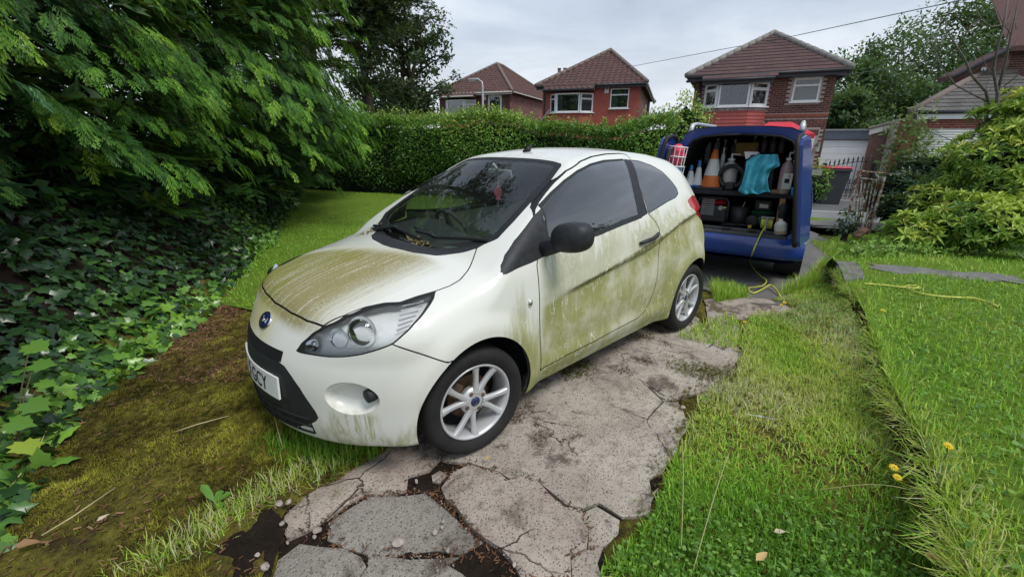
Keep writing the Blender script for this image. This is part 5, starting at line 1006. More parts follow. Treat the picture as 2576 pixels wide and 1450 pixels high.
# ---------------- right-hand house with roller-door garage
cW = crop(3500, 400, .19314)
H4 = House('brick_house', 'brick and rendered house with a tiled lean-to garage and cream roller door', (14.6, 15.4), -18.)
rx0, rz1 = H4.f(*cW(560, 560)); rx1 = H4.f(*cW(1720, 620))[0]; gx0 = H4.f(*cW(420, 450))[0]; gx1 = H4.f(*cW(1840, 420))[0]+1.5; gz = H4.f(*cW(900, 340))[1]; gze = H4.f(*cW(900, 215))[1]
MB().box(gx0-.5, gx1, .03, .6, -.6, gz+.02).build('garage_wall', 'mortar', H4.t); bricks(H4, ROT(0, .03, 0), gx0-.5, gx1, -.4, gz, 'brick_red', [(rx0-.02, rx1+.02, -1, rz1)], 200)
MB().box(gx0-.05, gx1, -.12, .03, gz, gze).build('fascia', 'upvc', H4.t); MB().tube([(gx0-.15, -.17, gze+.02), (gx1, -.17, gze+.02)], .06, 8).build('gutter', 'black_gutter', H4.t, True)
rd = MB().box(rx0, rx1, .0, .04, -.6, rz1).build('roller_door', 'roller_cream', H4.t); z = rz1-.005
while z > -.5: MB().tube([(rx0+.01, .0, z-.04), (rx1-.01, .0, z-.04)], .036, 6).build('slat', 'roller_cream', rd, True); z -= .078
apx = H4.f(*c7(1640, 700), 1.9) if 'c7' in globals() else H4.f(*crop(3100, 0, .4828)(1640, 700), 1.9)
# lean-to roof: front slope with a hip on the left
e0, e1 = gx0-.35, gx1+.2; V = [(e0, -.2, gze+.05), (e1, -.2, gze+.05), (e1, 2.6, gze+1.45), (e0+2.9, 2.6, gze+1.45), (e0-2.2, 3.6, gze-.75), (e0, 6., gze+.05)]
gr = obj('garage_roof', V, [(0, 1, 2, 3)], 'tile_grey', H4.t, attr=[.5]*6)
W_ = Vector((0, 2.8, 1.40)).normalized(); Hs = Vector((0, 2.8, 1.40)).length
tiles(H4, Vector(V[0]), Vector((1, 0, 0)), W_, .33, .30, 'tile_grey', lambda u, w_: w_ < Hs and u > 2.9*w_/Hs-.05 and u < e1-e0, 120, parent=gr, nu=(0, 30), nw=(0, 11))
MB().tube([V[0], V[3]], .11, 8).build('hip_ridge', 'ridge_tile', gr, True); MB().tube([V[3], V[2]], .11, 8).build('top_ridge', 'ridge_tile', gr, True)
# gable of the low outbuilding to its left
q0 = H4.f(*c7x(650, 1040), .8) if 'c7x' in globals() else H4.f(*crop(3100, 0, .4828)(650, 1040), .8); q1 = H4.f(*crop(3100, 0, .4828)(1000, 945), .8)
MB().add([(q0[0], .8, -.5), (q1[0]+.4, .8, -.5), (q1[0]+.4, .8, q1[1]), (q0[0], .8, q0[1]-.05), (q0[0], 1., -.5), (q1[0]+.4, 1., -.5), (q1[0]+.4, 1., q1[1]), (q0[0], 1., q0[1])], [(0, 1, 2, 3), (0, 3, 7, 4), (3, 2, 6, 7)]).build('gable_wall', 'render_pink', H4.t)
dq = Vector((q1[0]+.3-q0[0], 0, q1[1]-q0[1])); MB().add([(q0[0]-.15, .7, q0[1]-.22), (q1[0]+.3, .7, q1[1]-.12), (q1[0]+.3, .7, q1[1]+.06), (q0[0]-.15, .7, q0[1]-.03), (q0[0]-.15, .8, q0[1]-.22), (q1[0]+.3, .8, q1[1]-.12), (q1[0]+.3, .8, q1[1]+.06), (q0[0]-.15, .8, q0[1]-.03)], [(0, 1, 2, 3), (3, 2, 6, 7)]).build('barge_board', 'white_gutter', H4.t); MB().tube([(q0[0]-.2, .72, q0[1]), (q1[0]+.3, .72, q1[1]+.1)], .05, 6).build('verge_tile', 'ridge_tile', H4.t)
# main block behind
K7 = crop(3100, 0, .4828); dm_ = 2.6
u0, u0z = H4.f(*K7(1290, 600), dm_); u1, u1z = H4.f(*K7(1864, 330), dm_)
bx0 = H4.f(*K7(1300, 760), dm_)[0]; bx1 = bx0+8.
MB().add([(bx0, dm_, -.5), (bx1, dm_, -.5), (bx1, dm_, u1z+1.2), (H4.f(*K7(1760, 420), dm_)[0], dm_, H4.f(*K7(1760, 420), dm_)[1]), (bx0, dm_, u0z-.02), (bx0, dm_+.3, -.5), (bx0, dm_+.3, u0z)], [(0, 1, 2, 3, 4), (0, 4, 6, 5)]).build('rendered_wall', 'render_pink', H4.t)
mx0 = H4.f(*K7(1700, 650), dm_)[0]; bricks(H4, ROT(0, dm_-.008, 0), mx0, bx1, 2.2, H4.f(*K7(1780, 440), dm_)[1], 'brick_brown', [], 80); wall_box(H4, 'brick_wall', mx0, bx1, dm_-.006, dm_, 2.2, H4.f(*K7(1780, 440), dm_)[1], 'mortar')
a_ = H4.f(*K7(1285, 610), dm_-.4); b_ = H4.f(*K7(1760, 375), dm_-.4); cc_ = (b_[0]+4, b_[1]+.4)
MB().add([(a_[0], dm_-.4, a_[1]), (b_[0], dm_-.4, b_[1]), (b_[0], dm_+.5, b_[1]+.02), (a_[0], dm_+.5, a_[1]+.02), (a_[0], dm_-.4, a_[1]-.16), (b_[0], dm_-.4, b_[1]-.16), (b_[0], dm_+.5, b_[1]-.16), (a_[0], dm_+.5, a_[1]-.16)], [(0, 1, 2, 3), (4, 5, 1, 0), (7, 6, 5, 4), (0, 3, 7, 4)]).build('roof_slope', 'tile_red', H4.t)
MB().add([(b_[0]-.1, dm_-.45, b_[1]), (b_[0]+5, dm_-.45, b_[1]+.05), (b_[0]+5, 6, b_[1]+2.6), (b_[0]+.8, 6, b_[1]+2.4), (b_[0]-.1, dm_-.45, b_[1]-.16), (b_[0]+5, dm_-.45, b_[1]-.12), (b_[0]-.1, dm_, b_[1]-.16), (b_[0]+5, dm_, b_[1]-.12)], [(0, 1, 2, 3), (4, 5, 1, 0), (6, 7, 5, 4)]).build('front_roof', 'tile_red', H4.t)
MB().tube([(a_[0]-.02, dm_-.45, a_[1]-.05), (b_[0], dm_-.45, b_[1]-.05)], .06, 6).build('gutter', 'black_gutter', H4.t)
wv = [H4.f(*K7(*p), dm_-.03) for p in ((1540, 545), (1565, 545), (1495, 740), (1470, 750))]; window(H4, ROT(0, dm_-.03, 0), min(wv[2][0], wv[3][0])-.05, wv[1][0]-.02, wv[3][1], wv[0][1], sill=False, hs=((0, .7),))
# ---------------- street furniture
def ptS(x, y, s_):
    """pixel -> point on the vertical plane at street distance s_"""
    r = px_ray(x, y); t = (s_-EYE[:2]@street_n)/(r[:2]@street_n); return EYE+r*t
M('galvanised', (.38, .40, .42), (.47, .49, .51), 10, .5, metal=.3)
lp0 = ptS(*cF(1065, 500), 24.); lpz = ptS(*cH(665, 400), 24.)[2]
lamp = thing('street_lamp', 'grey steel street lamp post in front of the farthest house', 'street lamp', (lp0[0], lp0[1], 0), math.radians(-20))
MB().tube([(0, 0, -.1), (0, 0, 1.6), (0, 0, 1.7), (0, 0, lpz-.2), (-.03, 0, lpz), (-.25, 0, lpz+.12)], [.10, .10, .07, .06, .05, .045], 10).build('post', 'galvanised', lamp, True)
MB().bbox(-.85, -.2, -.11, .11, lpz+.08, lpz+.20, .04).build('lamp_head', 'galvanised', lamp, True); MB().bbox(-.80, -.4, -.09, .09, lpz+.05, lpz+.082, .01).build('lamp_glass', M('lamp_lens', (.7, .7, .66), rough=.3), lamp)
pole = MB().tube([tuple(ptS(*cF(2560, 570), 15.)), tuple(ptS(*cF(2180, 1050), 14.5)), tuple(ptS(*cF(2000, 1250), 14.)*[1, 1, 0])], .035, 6).build('leaning_cane', M('cane_grey', (.12, .10, .10)), None); tag(pole, 'thin dark pole leaning behind the hedge in front of the red-painted house', 'pole')
for (pts, lb) in (([(2420, 0, 12.), (2000, 90, 20.), (1600, 165, 30.), (1450, 185, 36.)], 'thin overhead cable rising across the sky above the brick houses'), ([(2135, 187, 22.), (2300, 165, 30.), (2600, 130, 40.)], 'thin overhead cable above the trees behind the garages')):
    tag(MB().tube([tuple(ptY(x, y, Y)) for x, y, Y in pts] if 'ptY' in globals() else [tuple(EYE+px_ray(x, y)*Y/px_ray(x, y)[1]) for x, y, Y in pts], .012, 4).build('overhead_cable', 'black_gutter'), lb, 'cable')
# iron railings and gate in front of the flat-roofed garage
M('iron_black', (.015, .016, .018), rough=.5)
cK = crop(3150, 500, .15174)
fn = thing('iron_gate', 'black wrought-iron gate with spear tops in front of the white garage door', 'gate'); FS = 16.8
def bar(x, y0, y1, top=True):
    a = ptS(*cK(x, y0), FS); zb_ = -.06; p = [(a[0], a[1], a[2]), (a[0], a[1], zb_)]; MB().tube(p, .010, 5).build('bar', 'iron_black', fn)
    MB().lathe([(.001, .16), (.03, .06), (.012, .03), (.035, .01), (.012, -.01)], 6, M4=Matrix.Translation(p[0])).build('spear_top', 'iron_black', fn)
for (x, y) in [(595, 960), (715, 945), (832, 925), (955, 905), (1070, 880), (1195, 875), (1315, 855), (1435, 848), (1555, 845), (1705, 848)]: bar(x, y, 0)
for (x, y) in [(880, 1390), (993, 1395), (1107, 1405), (1218, 1415)]:
    a = ptS(*cK(x, y), FS); MB().tube([tuple(a), (a[0], a[1], -.06)], .009, 5).build('short_bar', 'iron_black', fn); MB().lathe([(.001, .12), (.025, .05), (.01, .02), (.028, .0)], 6, M4=Matrix.Translation(a)).build('spear_top', 'iron_black', fn)
MB().tube([tuple(ptS(*cK(x, y), FS)) for x, y in [(500, 975), (750, 970), (900, 930), (1100, 895), (1400, 870), (1700, 880)]], .011, 5).build('top_rail', 'iron_black', fn)
a, b = ptS(*cK(500, 1405), FS), ptS(*cK(1750, 1425), FS)
for z in (a[2], .0): MB().tube([(a[0], a[1], z), (b[0], b[1], z)], .015, 5).build('rail', 'iron_black', fn)
for x in (480, 1780): q = ptS(*cK(x, 900), FS); MB().bbox(q[0]-.05, q[0]+.05, q[1]-.05, q[1]+.05, -.05, q[2], .01).build('gate_post', 'iron_black', fn)
for rr in (.10, .06):
    q = ptS(*cK(990, 1160), FS); MB().tube([(q[0]+rr*.8*math.cos(t)*street_u[0], q[1]+rr*.8*math.cos(t)*street_u[1], q[2]+rr*1.3*math.sin(t)) for t in np.linspace(0, 2*PI, 17)], .007, 4, cap=False).build('scroll', 'iron_black', fn)
# wheelie bin
q = ptS(2082, 490, 16.1); wb = thing('wheelie_bin', 'dark grey wheelie bin with a red lid, beside the iron gate', 'bin', (q[0], q[1], -.18), math.radians(-15)); M('bin_grey', (.035, .04, .045), (.05, .055, .06), 8, .55); M('bin_red', (.42, .035, .06), (.50, .05, .08), 8, .5)
MB().add([(-.24, -.26, 0), (.24, -.26, 0), (.24, .26, 0), (-.24, .26, 0), (-.33, -.34, .98), (.33, -.34, .98), (.33, .34, .98), (-.33, .34, .98)], [(0, 1, 5, 4), (1, 2, 6, 5), (2, 3, 7, 6), (3, 0, 4, 7), (3, 2, 1, 0)]).build('body', 'bin_grey', wb); MB().bbox(-.36, .36, -.38, .37, .97, 1.03, .02).build('rim', 'bin_grey', wb); MB().bbox(-.35, .35, -.39, .36, 1.035, 1.10, .03).build('lid', 'bin_red', wb, True)
for x in (-.27, .27): MB().lathe([(.10, -.03), (.10, .03)], 14, axis='x', M4=Matrix.Translation((x, .25, .10)), cap=True).build('wheel', 'iron_black', wb)
# red canopy seen over the van roof
q = ptS(1958, 330, 18.5); rc = thing('red_canopy', 'red fabric canopy showing over the blue van roof', 'canopy', (q[0], q[1], 0), math.radians(-22)); zt = ptS(1962, 307, 18.5)[2]; M('red_fabric', (.52, .03, .05), (.60, .05, .07), 6, .8)
MB().add([(-.95, -.8, q[2]-.1), (.95, -.8, q[2]-.1), (.95, .8, q[2]-.1), (-.95, .8, q[2]-.1), (-.35, 0, zt), (.35, 0, zt), (-.95, -.8, q[2]-.25), (.95, -.8, q[2]-.25), (.95, .8, q[2]-.25), (-.95, .8, q[2]-.25)], [(0, 1, 5, 4), (1, 2, 5), (2, 3, 4, 5), (3, 0, 4), (0, 6, 7, 1), (1, 7, 8, 2), (2, 8, 9, 3), (3, 9, 6, 0)]).build('fabric', 'red_fabric', rc)
for (x, y) in ((-.9, -.75), (.9, -.75), (.9, .75), (-.9, .75)): MB().tube([(x, y, 0), (x, y, q[2]-.3)], .02, 6).build('leg', 'galvanised', rc)
# rusty white gate leaning at the mouth of the drive
m, nt_, b_ = newmat('rusty_white'); g_ = nt_.nodes.new('ShaderNodeNewGeometry'); nn_ = noise(nt_, g_.outputs['Position'], 14, 5, .7); L(nt_, ramp(nt_, nn_, [(.44, (.52, .50, .44)), (.50, (.36, .27, .19)), (.54, (.20, .085, .035)), (.75, (.10, .04, .02))]), b_.inputs['Base Color']); b_.inputs['Roughness'].default_value = .85
rg = thing('rusty_gate', 'flaking white iron gate streaked with rust, leaning at the mouth of the drive', 'gate'); cQ = crop(3000, 500, .48286)
def pr_(x, y, f_): return gnd(*cQ(x, y), 0)*0+EYE+px_ray(*cQ(x, y))*f_
def gp_(x, y):
    """point on the gate's own plane: through the two feet, slightly tilted back"""
    A_, B_ = gnd(*cQ(690, 870)), gnd(*cQ(815, 850)); u_ = (B_-A_)/np.linalg.norm(B_-A_); u_ = np.array([.62, -.78, 0]); n_ = np.array([-u_[1], u_[0], 0]); n_ = n_+np.array([0, 0, -.06]); r = px_ray(*cQ(x, y)); t = n_@(B_-EYE)/(n_@r); return tuple(EYE+r*t)
for (a, b, w_) in [((945, 395), (815, 850), .024), ((735, 345), (655, 690), .022), ((725, 400), (700, 860), .012), ((785, 450), (730, 820), .012), ((820, 435), (740, 850), .012), ((850, 430), (775, 835), .012), ((880, 430), (800, 845), .012), ((905, 430), (775, 835), .010), ((760, 420), (715, 850), .012)]: MB().tube([gp_(*a), gp_(*b)], w_, 5).build('bar', 'rusty_white', rg)
for (a, b) in [((725, 345), (965, 370)), ((720, 400), (940, 430)), ((720, 400), (830, 355)), ((870, 370), (910, 415)), ((700, 845), (815, 850))]: MB().tube([gp_(*a), gp_(*b)], .012, 5).build('rail', 'rusty_white', rg)
q = gnd(*cQ(720, 870)); tag(MB().bbox(-.35, .35, -.06, .06, 0, .05, .006).build('timber_offcut', M('old_timber', (.20, .10, .06), (.30, .16, .10), 8, .9), None, loc=tuple(q+[0.05, 0, .03]), rot=(.1, -.06, .75)), 'reddish broken timber offcut at the foot of the rusty gate', 'timber')
# ================================================================== the white car: an implicit body, cut into panels along traced lines
CAR_YAW, CAR_X, CAR_Y = -2.378142, -.70578, 2.47412
_cc, _cs = math.cos(CAR_YAW), math.sin(CAR_YAW)
def to_car(P):
    d = P-np.array([CAR_X, CAR_Y, 0]); return np.stack([d[..., 0]*_cc+d[..., 1]*_cs, -d[..., 0]*_cs+d[..., 1]*_cc, d[..., 2]], -1)
def smooth_curve(pts, sig=.05):
    pts = sorted(pts); xs = np.array([p[0] for p in pts]); zs = np.array([p[1] for p in pts])
    g = np.linspace(xs[0]-.6, xs[-1]+.6, 3000); st = g[1]-g[0]; v = np.interp(g, xs, zs)
    s0 = (zs[1]-zs[0])/(xs[1]-xs[0]); s1 = (zs[-1]-zs[-2])/(xs[-1]-xs[-2])
    v = np.where(g < xs[0], zs[0]+(g-xs[0])*s0, v); v = np.where(g > xs[-1], zs[-1]+(g-xs[-1])*s1, v)
    k = np.exp(-.5*(np.arange(-int(3*sig/st), int(3*sig/st)+1)*st/sig)**2); k /= k.sum(); h = len(k)//2
    vv = np.convolve(np.pad(v, h, 'edge'), k, 'valid'); return lambda x: np.interp(x, g, vv)
def smax(a, b, k):
    h = np.maximum(k-np.abs(a-b), 0)/k; return np.maximum(a, b)+h*h*k*.25
def sstep(a, b, x):
    t = np.clip((x-a)/(b-a), 0, 1); return t*t*(3-2*t)
zc_bonnet = smooth_curve([(-.6, 1.05), (-.1, .985), (.1, .957), (.3, .917), (.5, .862), (.63, .803), (.72, .735), (.85, .60)], .04)
zc_roof = smooth_curve([(.3, .748), (-.12, .985), (-.55, 1.232), (-.98, 1.452), (-1.1, 1.475), (-1.25, 1.492), (-1.45, 1.503), (-1.7, 1.50), (-2.0, 1.478), (-2.3, 1.435), (-2.5, 1.392), (-2.8, 1.30)], .05)
xf_c = smooth_curve([(.1, .66), (.15, .71), (.2, .765), (.3, .787), (.45, .792), (.55, .782), (.62, .766), (.70, .722), (.76, .69), (.80, .668), (.9, .61), (1.0, .53)], .03)
xr_c = smooth_curve([(.1, -2.75), (.2, -2.80), (.3, -2.855), (.5, -2.875), (.7, -2.855), (.8, -2.83), (.95, -2.775), (1.1, -2.70), (1.25, -2.60), (1.35, -2.525), (1.42, -2.45), (1.55, -2.3)], .04)
w_z = smooth_curve([(.1, .735), (.2, .768), (.3, .786), (.45, .797), (.6, .802), (.75, .80), (.88, .787), (.98, .765), (1.05, .738), (1.15, .69), (1.25, .637), (1.35, .578), (1.42, .53), (1.55, .43)], .03)
crown_x = smooth_curve([(-3, .06), (-1.2, .055), (-.9, .035), (-.3, .03), (-.1, .05), (.1, .07), (.9, .07)], .06)
crease_z = smooth_curve([(-3, 1.07), (-2.4, 1.02), (-2.05, .975), (-1.6, .845), (-1.1, .785), (-.55, .725), (0, .67)], .08)
def carF(P):
    x, y, z = P[..., 0], np.abs(P[..., 1]), P[..., 2]
    W = w_z(z)
    for xa in (0., -2.3):
        r = np.hypot(x-xa, z-.29); W = W+.020*sstep(.50, .385, r)
    d = crease_z(x)-z
    W = W-.020*sstep(-.45, -.85, x)*sstep(-.012, .03, d)*sstep(.26, .05, d)+.006*sstep(-.5, -.9, x)*sstep(-.10, -.01, d)*sstep(.015, -.01, d)
    W = W-.022*sstep(.30, .19, z)*sstep(-.3, -.5, x)*sstep(-2.0, -1.8, x)         # sill tucks under
    W = W+.012*np.exp(-((z-.335)/.05)**2)*sstep(-.40, -.6, x)*sstep(-1.95, -1.7, x)  # sill swell
    n = 1.8+.45*sstep(.6, .85, z)
    qf = np.clip((x-.2)/np.maximum(xf_c(z)-.2, .25), 0, None); qr = np.clip((-2.1-x)/np.maximum(-2.1-xr_c(z), .1), 0, None)
    fp = ((qf**n+(y/W)**n)**(1/n)-1)*W
    fr = ((qr**3.2+(y/W)**3.2)**(1/3.2)-1)*W
    f = np.where(x > -1, fp, fr)
    f = f - .006*np.exp(-((z-.52)/.10)**2)*sstep(.2, .4, x)                     # bumper swell
    zt = smax(zc_bonnet(x), zc_roof(x), .015)-crown_x(x)*(y/.62)**2.2
    ft = (z-zt)*.86
    k = .05+.07*sstep(-.25, 0., x)+.05*sstep(-.95, -1.3, x)
    f = smax(f, ft, k)
    return smax(f, (.185-z), .03)
def carG(P):
    e = 1e-4; g = np.stack([(carF(P+np.eye(3)[i]*e)-carF(P-np.eye(3)[i]*e))/(2*e) for i in range(3)], -1); return g
def surface_net(F, lo, hi, h):
    ax = [np.arange(lo[i], hi[i]+h, h) for i in range(3)]; X = np.stack(np.meshgrid(*ax, indexing='ij'), -1); G = F(X); S = G < 0
    c = [S[i:S.shape[0]-1+i, j:S.shape[1]-1+j, k:S.shape[2]-1+k] for i in (0, 1) for j in (0, 1) for k in (0, 1)]
    act = np.logical_or.reduce(c) & ~np.logical_and.reduce(c); idx = -np.ones(act.shape, int); ids = np.argwhere(act); idx[act] = np.arange(len(ids))
    acc = np.zeros((len(ids), 3)); cnt = np.zeros(len(ids))
    cs = [(i, j, k) for i in (0, 1) for j in (0, 1) for k in (0, 1)]
    for a in range(8):
        for b in range(a+1, 8):
            if sum(abs(cs[a][t]-cs[b][t]) for t in range(3)) != 1: continue
            ia = ids+cs[a]; ib = ids+cs[b]; ga = G[tuple(ia.T)]; gb = G[tuple(ib.T)]; m = (ga < 0) != (gb < 0)
            t = ga/(ga-gb+1e-12); p = X[tuple(ia.T)]+(X[tuple(ib.T)]-X[tuple(ia.T)])*t[:, None]; acc[m] += p[m]; cnt[m] += 1
    V = acc/cnt[:, None]; Q = []
    for a in range(3):
        b, c2 = (a+1) % 3, (a+2) % 3
        sl0 = [slice(None)]*3; sl1 = [slice(None)]*3; sl0[a] = slice(0, -1); sl1[a] = slice(1, None)
        m = S[tuple(sl0)] != S[tuple(sl1)]; e = np.argwhere(m); s0 = S[tuple(e.T)]
        ok = (e[:, b] > 0) & (e[:, c2] > 0) & (e[:, b] < act.shape[b]) & (e[:, c2] < act.shape[c2]) & (e[:, a] < act.shape[a]); e = e[ok]; s0 = s0[ok]
        def cell(db, dc):
            q = e.copy(); q[:, b] -= db; q[:, c2] -= dc; return idx[tuple(q.T)]
        q = np.stack([cell(1, 1), cell(0, 1), cell(0, 0), cell(1, 0)], 1); q[~s0] = q[~s0][:, ::-1]; Q.append(q)
    Q = np.concatenate(Q); Q = Q[(Q >= 0).all(1)]
    return V, np.concatenate([Q[:, [0, 1, 2]], Q[:, [0, 2, 3]]])
def cut_mesh(V, T, s):
    """split triangles along s = 0"""
    s = np.where(np.abs(s) < 1e-5, 1e-5, s); pos = s > 0; k = pos[T].sum(1); keep = (k == 0) | (k == 3); C = T[~keep]
    if len(C) == 0: return V, T
    kc = pos[C].sum(1); lone = np.where((kc == 1)[:, None], pos[C], ~pos[C]); r = lone.argmax(1)
    C = np.stack([C[np.arange(len(C)), (r+i) % 3] for i in range(3)], 1)
    e1 = np.sort(C[:, [0, 1]], 1); e2 = np.sort(C[:, [0, 2]], 1); E = np.concatenate([e1, e2]); U, inv = np.unique(E, axis=0, return_inverse=True); inv = inv.ravel()
    t = s[U[:, 0]]/(s[U[:, 0]]-s[U[:, 1]]); NV = V[U[:, 0]]+(V[U[:, 1]]-V[U[:, 0]])*t[:, None]
    a = inv[:len(C)]+len(V); b = inv[len(C):]+len(V)
    NT = np.concatenate([np.stack([C[:, 0], a, b], 1), np.stack([a, C[:, 1], C[:, 2]], 1), np.stack([a, C[:, 2], b], 1)])
    return np.concatenate([V, NV]), np.concatenate([T[keep], NT])
def newton(V, n=4):
    for _ in range(n):
        g = carG(V); V = V-g*(carF(V)/(np.sum(g*g, 1)+1e-9))[:, None]*.9
    return V
def cast_car(px):
    """photo pixels -> points on the car body"""
    out = []
    o = to_car(EYE[None])[0]; t = np.linspace(.8, 7, 1500)
    for (x, y) in px:
        d = to_car((EYE+px_ray(x, y))[None])[0]-o; P = o+d*t[:, None]; f = carF(P); i = np.argmax(f < 0)
        if f[i] >= 0: out.append(P[np.argmin(f)]); continue
        a, b = t[i-1], t[i]
        for _ in range(30):
            m_ = (a+b)/2
            if carF(o+d*m_) < 0: b = m_
            else: a = m_
        out.append(o+d*b)
    return np.array(out)
cA = crop(930, 880, .4138); cB = crop(930, 1240, .37244); cC = crop(1650, 560, .37244); cD = crop(2050, 560, .37244); cE = crop(1350, 580, .5852); cS = crop(1850, 550, .5519)
def tr(c, pts): return cast_car([c(*p) for p in pts])
XZ, XY, YZ = [0, 2], [0, 1], [1, 2]
HEADL = [(540, 1190), (600, 1105), (700, 1015), (800, 950), (1000, 850), (1200, 770), (1380, 732), (1530, 725), (1700, 665), (1866, 618), (1850, 690), (1780, 800), (1680, 920), (1560, 1040), (1460, 1125), (1300, 1185), (1150, 1225), (1000, 1245), (850, 1245), (700, 1225), (600, 1208)]
p_head = tr(cA, HEADL)
p_lip = tr(cA, [(240, 590), (270, 650), (350, 730), (500, 825), (650, 900), (800, 950), (1000, 850), (1200, 770), (1380, 732), (1530, 725), (1700, 665), (1866, 618), (2000, 570), (2100, 510)])
p_lip2 = tr(cE, [(815, 815), (850, 740), (875, 668)])
p_seam = tr(cA, [(1460, 1125), (1720, 1210), (1980, 1295)])
p_grille = tr(cB, [(130, 170), (250, 310), (380, 420), (490, 510), (560, 610), (650, 740), (740, 880), (810, 980), (845, 1045), (820, 1085), (740, 1125), (640, 1137), (540, 1125), (430, 1065)])
p_ws = tr(cC, [(700, 157), (950, 157), (1200, 172), (1350, 192), (1440, 218), (1440, 240), (1330, 390), (1150, 590), (950, 810), (780, 990), (730, 1012)])
p_cowl_lo = tr(cE, [(300, 660), (450, 695), (600, 715), (700, 705), (800, 690), (880, 665), (960, 620), (982, 598)])
p_cowl_hi = tr(cE, [(300, 592), (450, 640), (560, 660), (700, 668), (800, 658), (900, 640), (975, 598)])
p_dglass = tr(cD, [(185, 672), (300, 535), (430, 405), (560, 305), (700, 235), (850, 195), (1040, 182), (1075, 260), (1130, 480), (1185, 745), (1000, 812), (760, 922), (500, 960), (250, 985)])
p_waist = tr(cD, [(250, 985), (500, 945), (760, 925), (1000, 812), (1190, 742), (1225, 758), (1228, 782), (1000, 872), (760, 975), (500, 1010), (250, 1030)])
p_bpil = tr(cD, [(1040, 165), (1108, 172), (1200, 450), (1292, 735), (1228, 775), (1180, 750), (1126, 480), (1071, 260)])
p_quart = tr(cD, [(1113, 180), (1200, 190), (1330, 235), (1440, 300), (1530, 390), (1590, 470), (1606, 520), (1580, 562), (1500, 602), (1300, 725), (1205, 455)])
p_sail = tr(cC, [(860, 1380), (822, 1345), (817, 1285), (860, 1170), (960, 1020), (1165, 760), (1245, 680), (1275, 790), (1335, 1010), (1370, 1120), (1290, 1180), (1150, 1250), (1000, 1310)])
p_lamp = tr(cD, [(1703, 610), (1718, 582), (1760, 592), (1810, 660), (1838, 735), (1842, 775), (1795, 735), (1740, 670)])
p_door = tr(cD, [(95, 760), (92, 690), (120, 600), (200, 500), (300, 400), (430, 290), (580, 190), (700, 140), (850, 112), (1000, 106), (1065, 118), (1110, 172), (1295, 738), (1370, 820), (1410, 900), (1420, 960), (1415, 1050), (1400, 1200)])
p_door2 = tr(cS, [(1300, 960), (1285, 1030), (1250, 1130), (1215, 1200), (1160, 1255), (1000, 1338), (860, 1415)])
p_door3 = cast_car([(1420, 895), (1360, 930), (1357, 800), (1350, 668)])
_badge = cast_car([cA(265, 895)])[0]
_fog = cast_car([cB(1165, 855)])[0]
def poly(*ps, proj): return np.concatenate([np.atleast_2d(p) for p in ps])[:, proj]
REG = {}
REG['headlight'] = (poly(p_head, proj=XZ), XZ, lambda P: (P[:, 1] > .2) & (P[:, 0] > 0))
_tl = p_lamp[:, XZ]; REG['tail_lamp'] = (np.array([_tl[7], _tl[0], _tl[1], [_tl[1][0]-.10, _tl[1][1]+.02], [-2.70, _tl[1][1]-.02], [-2.80, _tl[5][1]-.03], [_tl[5][0], _tl[5][1]-.03], _tl[6]]), XZ, lambda P: (P[:, 1] > .35) & (P[:, 0] < -2.2))
gp = p_grille[:, YZ]; gp = np.concatenate([[[-.3, gp[0, 1]+.0]], gp, [[-.3, gp[-1, 1]-.012]]])
REG['grille'] = (gp, YZ, lambda P: (P[:, 0] > .4) & (P[:, 2] < .75))
REG['windscreen'] = (np.concatenate([[[p_ws[1, 0]-.01, -.4]], p_ws[p_ws[:, 1] > -.05][:, XY], p_cowl_hi[::-1][:, XY][1:], [[p_cowl_hi[0, 0]+.02, -.4]]]), XY, lambda P: (P[:, 2] > .88) & (P[:, 0] > -1.3))
REG['cowl_panel'] = (np.concatenate([p_cowl_lo[:, XY], p_cowl_hi[::-1][:, XY], [[p_cowl_hi[0, 0], -.4], [p_cowl_lo[0, 0], -.4]]]), XY, lambda P: (P[:, 2] > .82) & (P[:, 0] > -.6))
REG['door_glass'] = (poly(p_dglass, proj=XZ), XZ, lambda P: P[:, 1] > .35)
REG['quarter_glass'] = (poly(p_quart, proj=XZ), XZ, lambda P: P[:, 1] > .35)
REG['pillar_trim'] = (poly(p_bpil, proj=XZ), XZ, lambda P: P[:, 1] > .35)
REG['waist_strip'] = (poly(p_waist, proj=XZ), XZ, lambda P: P[:, 1] > .35)
REG['mirror_base'] = (poly(p_sail, proj=XZ), XZ, lambda P: P[:, 1] > .45)
# panels with open gaps round them
BUMP = (np.array([[p_seam[2, 0]-.12, .60], p_seam[2][XZ], p_seam[1][XZ], p_seam[0][XZ], [.45, .95], [1.0, .95], [1.0, .05], [-.1, .05]]), XZ, lambda P: P[:, 0] > -.2)
BON = (np.concatenate([[[p_lip[0, 0]+.01, -.4]], p_lip[p_lip[:, 1] > -.1][:, XY], p_lip2[:, XY], [[-.35, p_lip2[-1, 1]-.05], [-.35, -.4]]]), XY, lambda P: (P[:, 2] > .7) & (P[:, 0] > -.4))
DOOR = (poly(p_door, p_door2, p_door3, proj=XZ), XZ, lambda P: P[:, 1] > .35)
RBUMP = (np.array([[-2.56, .58], [-2.7, .66], [-3.2, .68], [-3.2, .1], [-2.3, .1], [-2.3, .3]]), XZ, lambda P: P[:, 0] < -2.2)
CV, CT = surface_net(carF, (-3.0, -.036, .12), (.86, .90, 1.56), .018)
CV = newton(CV)
def fld(reg, off=0.):
    pl, pj, dom = reg; s = np.full(len(CV), .5); m_ = dom(CV); s[m_] = poly_sdf(CV[m_][:, pj], pl)-off; return s
GAP = .0032
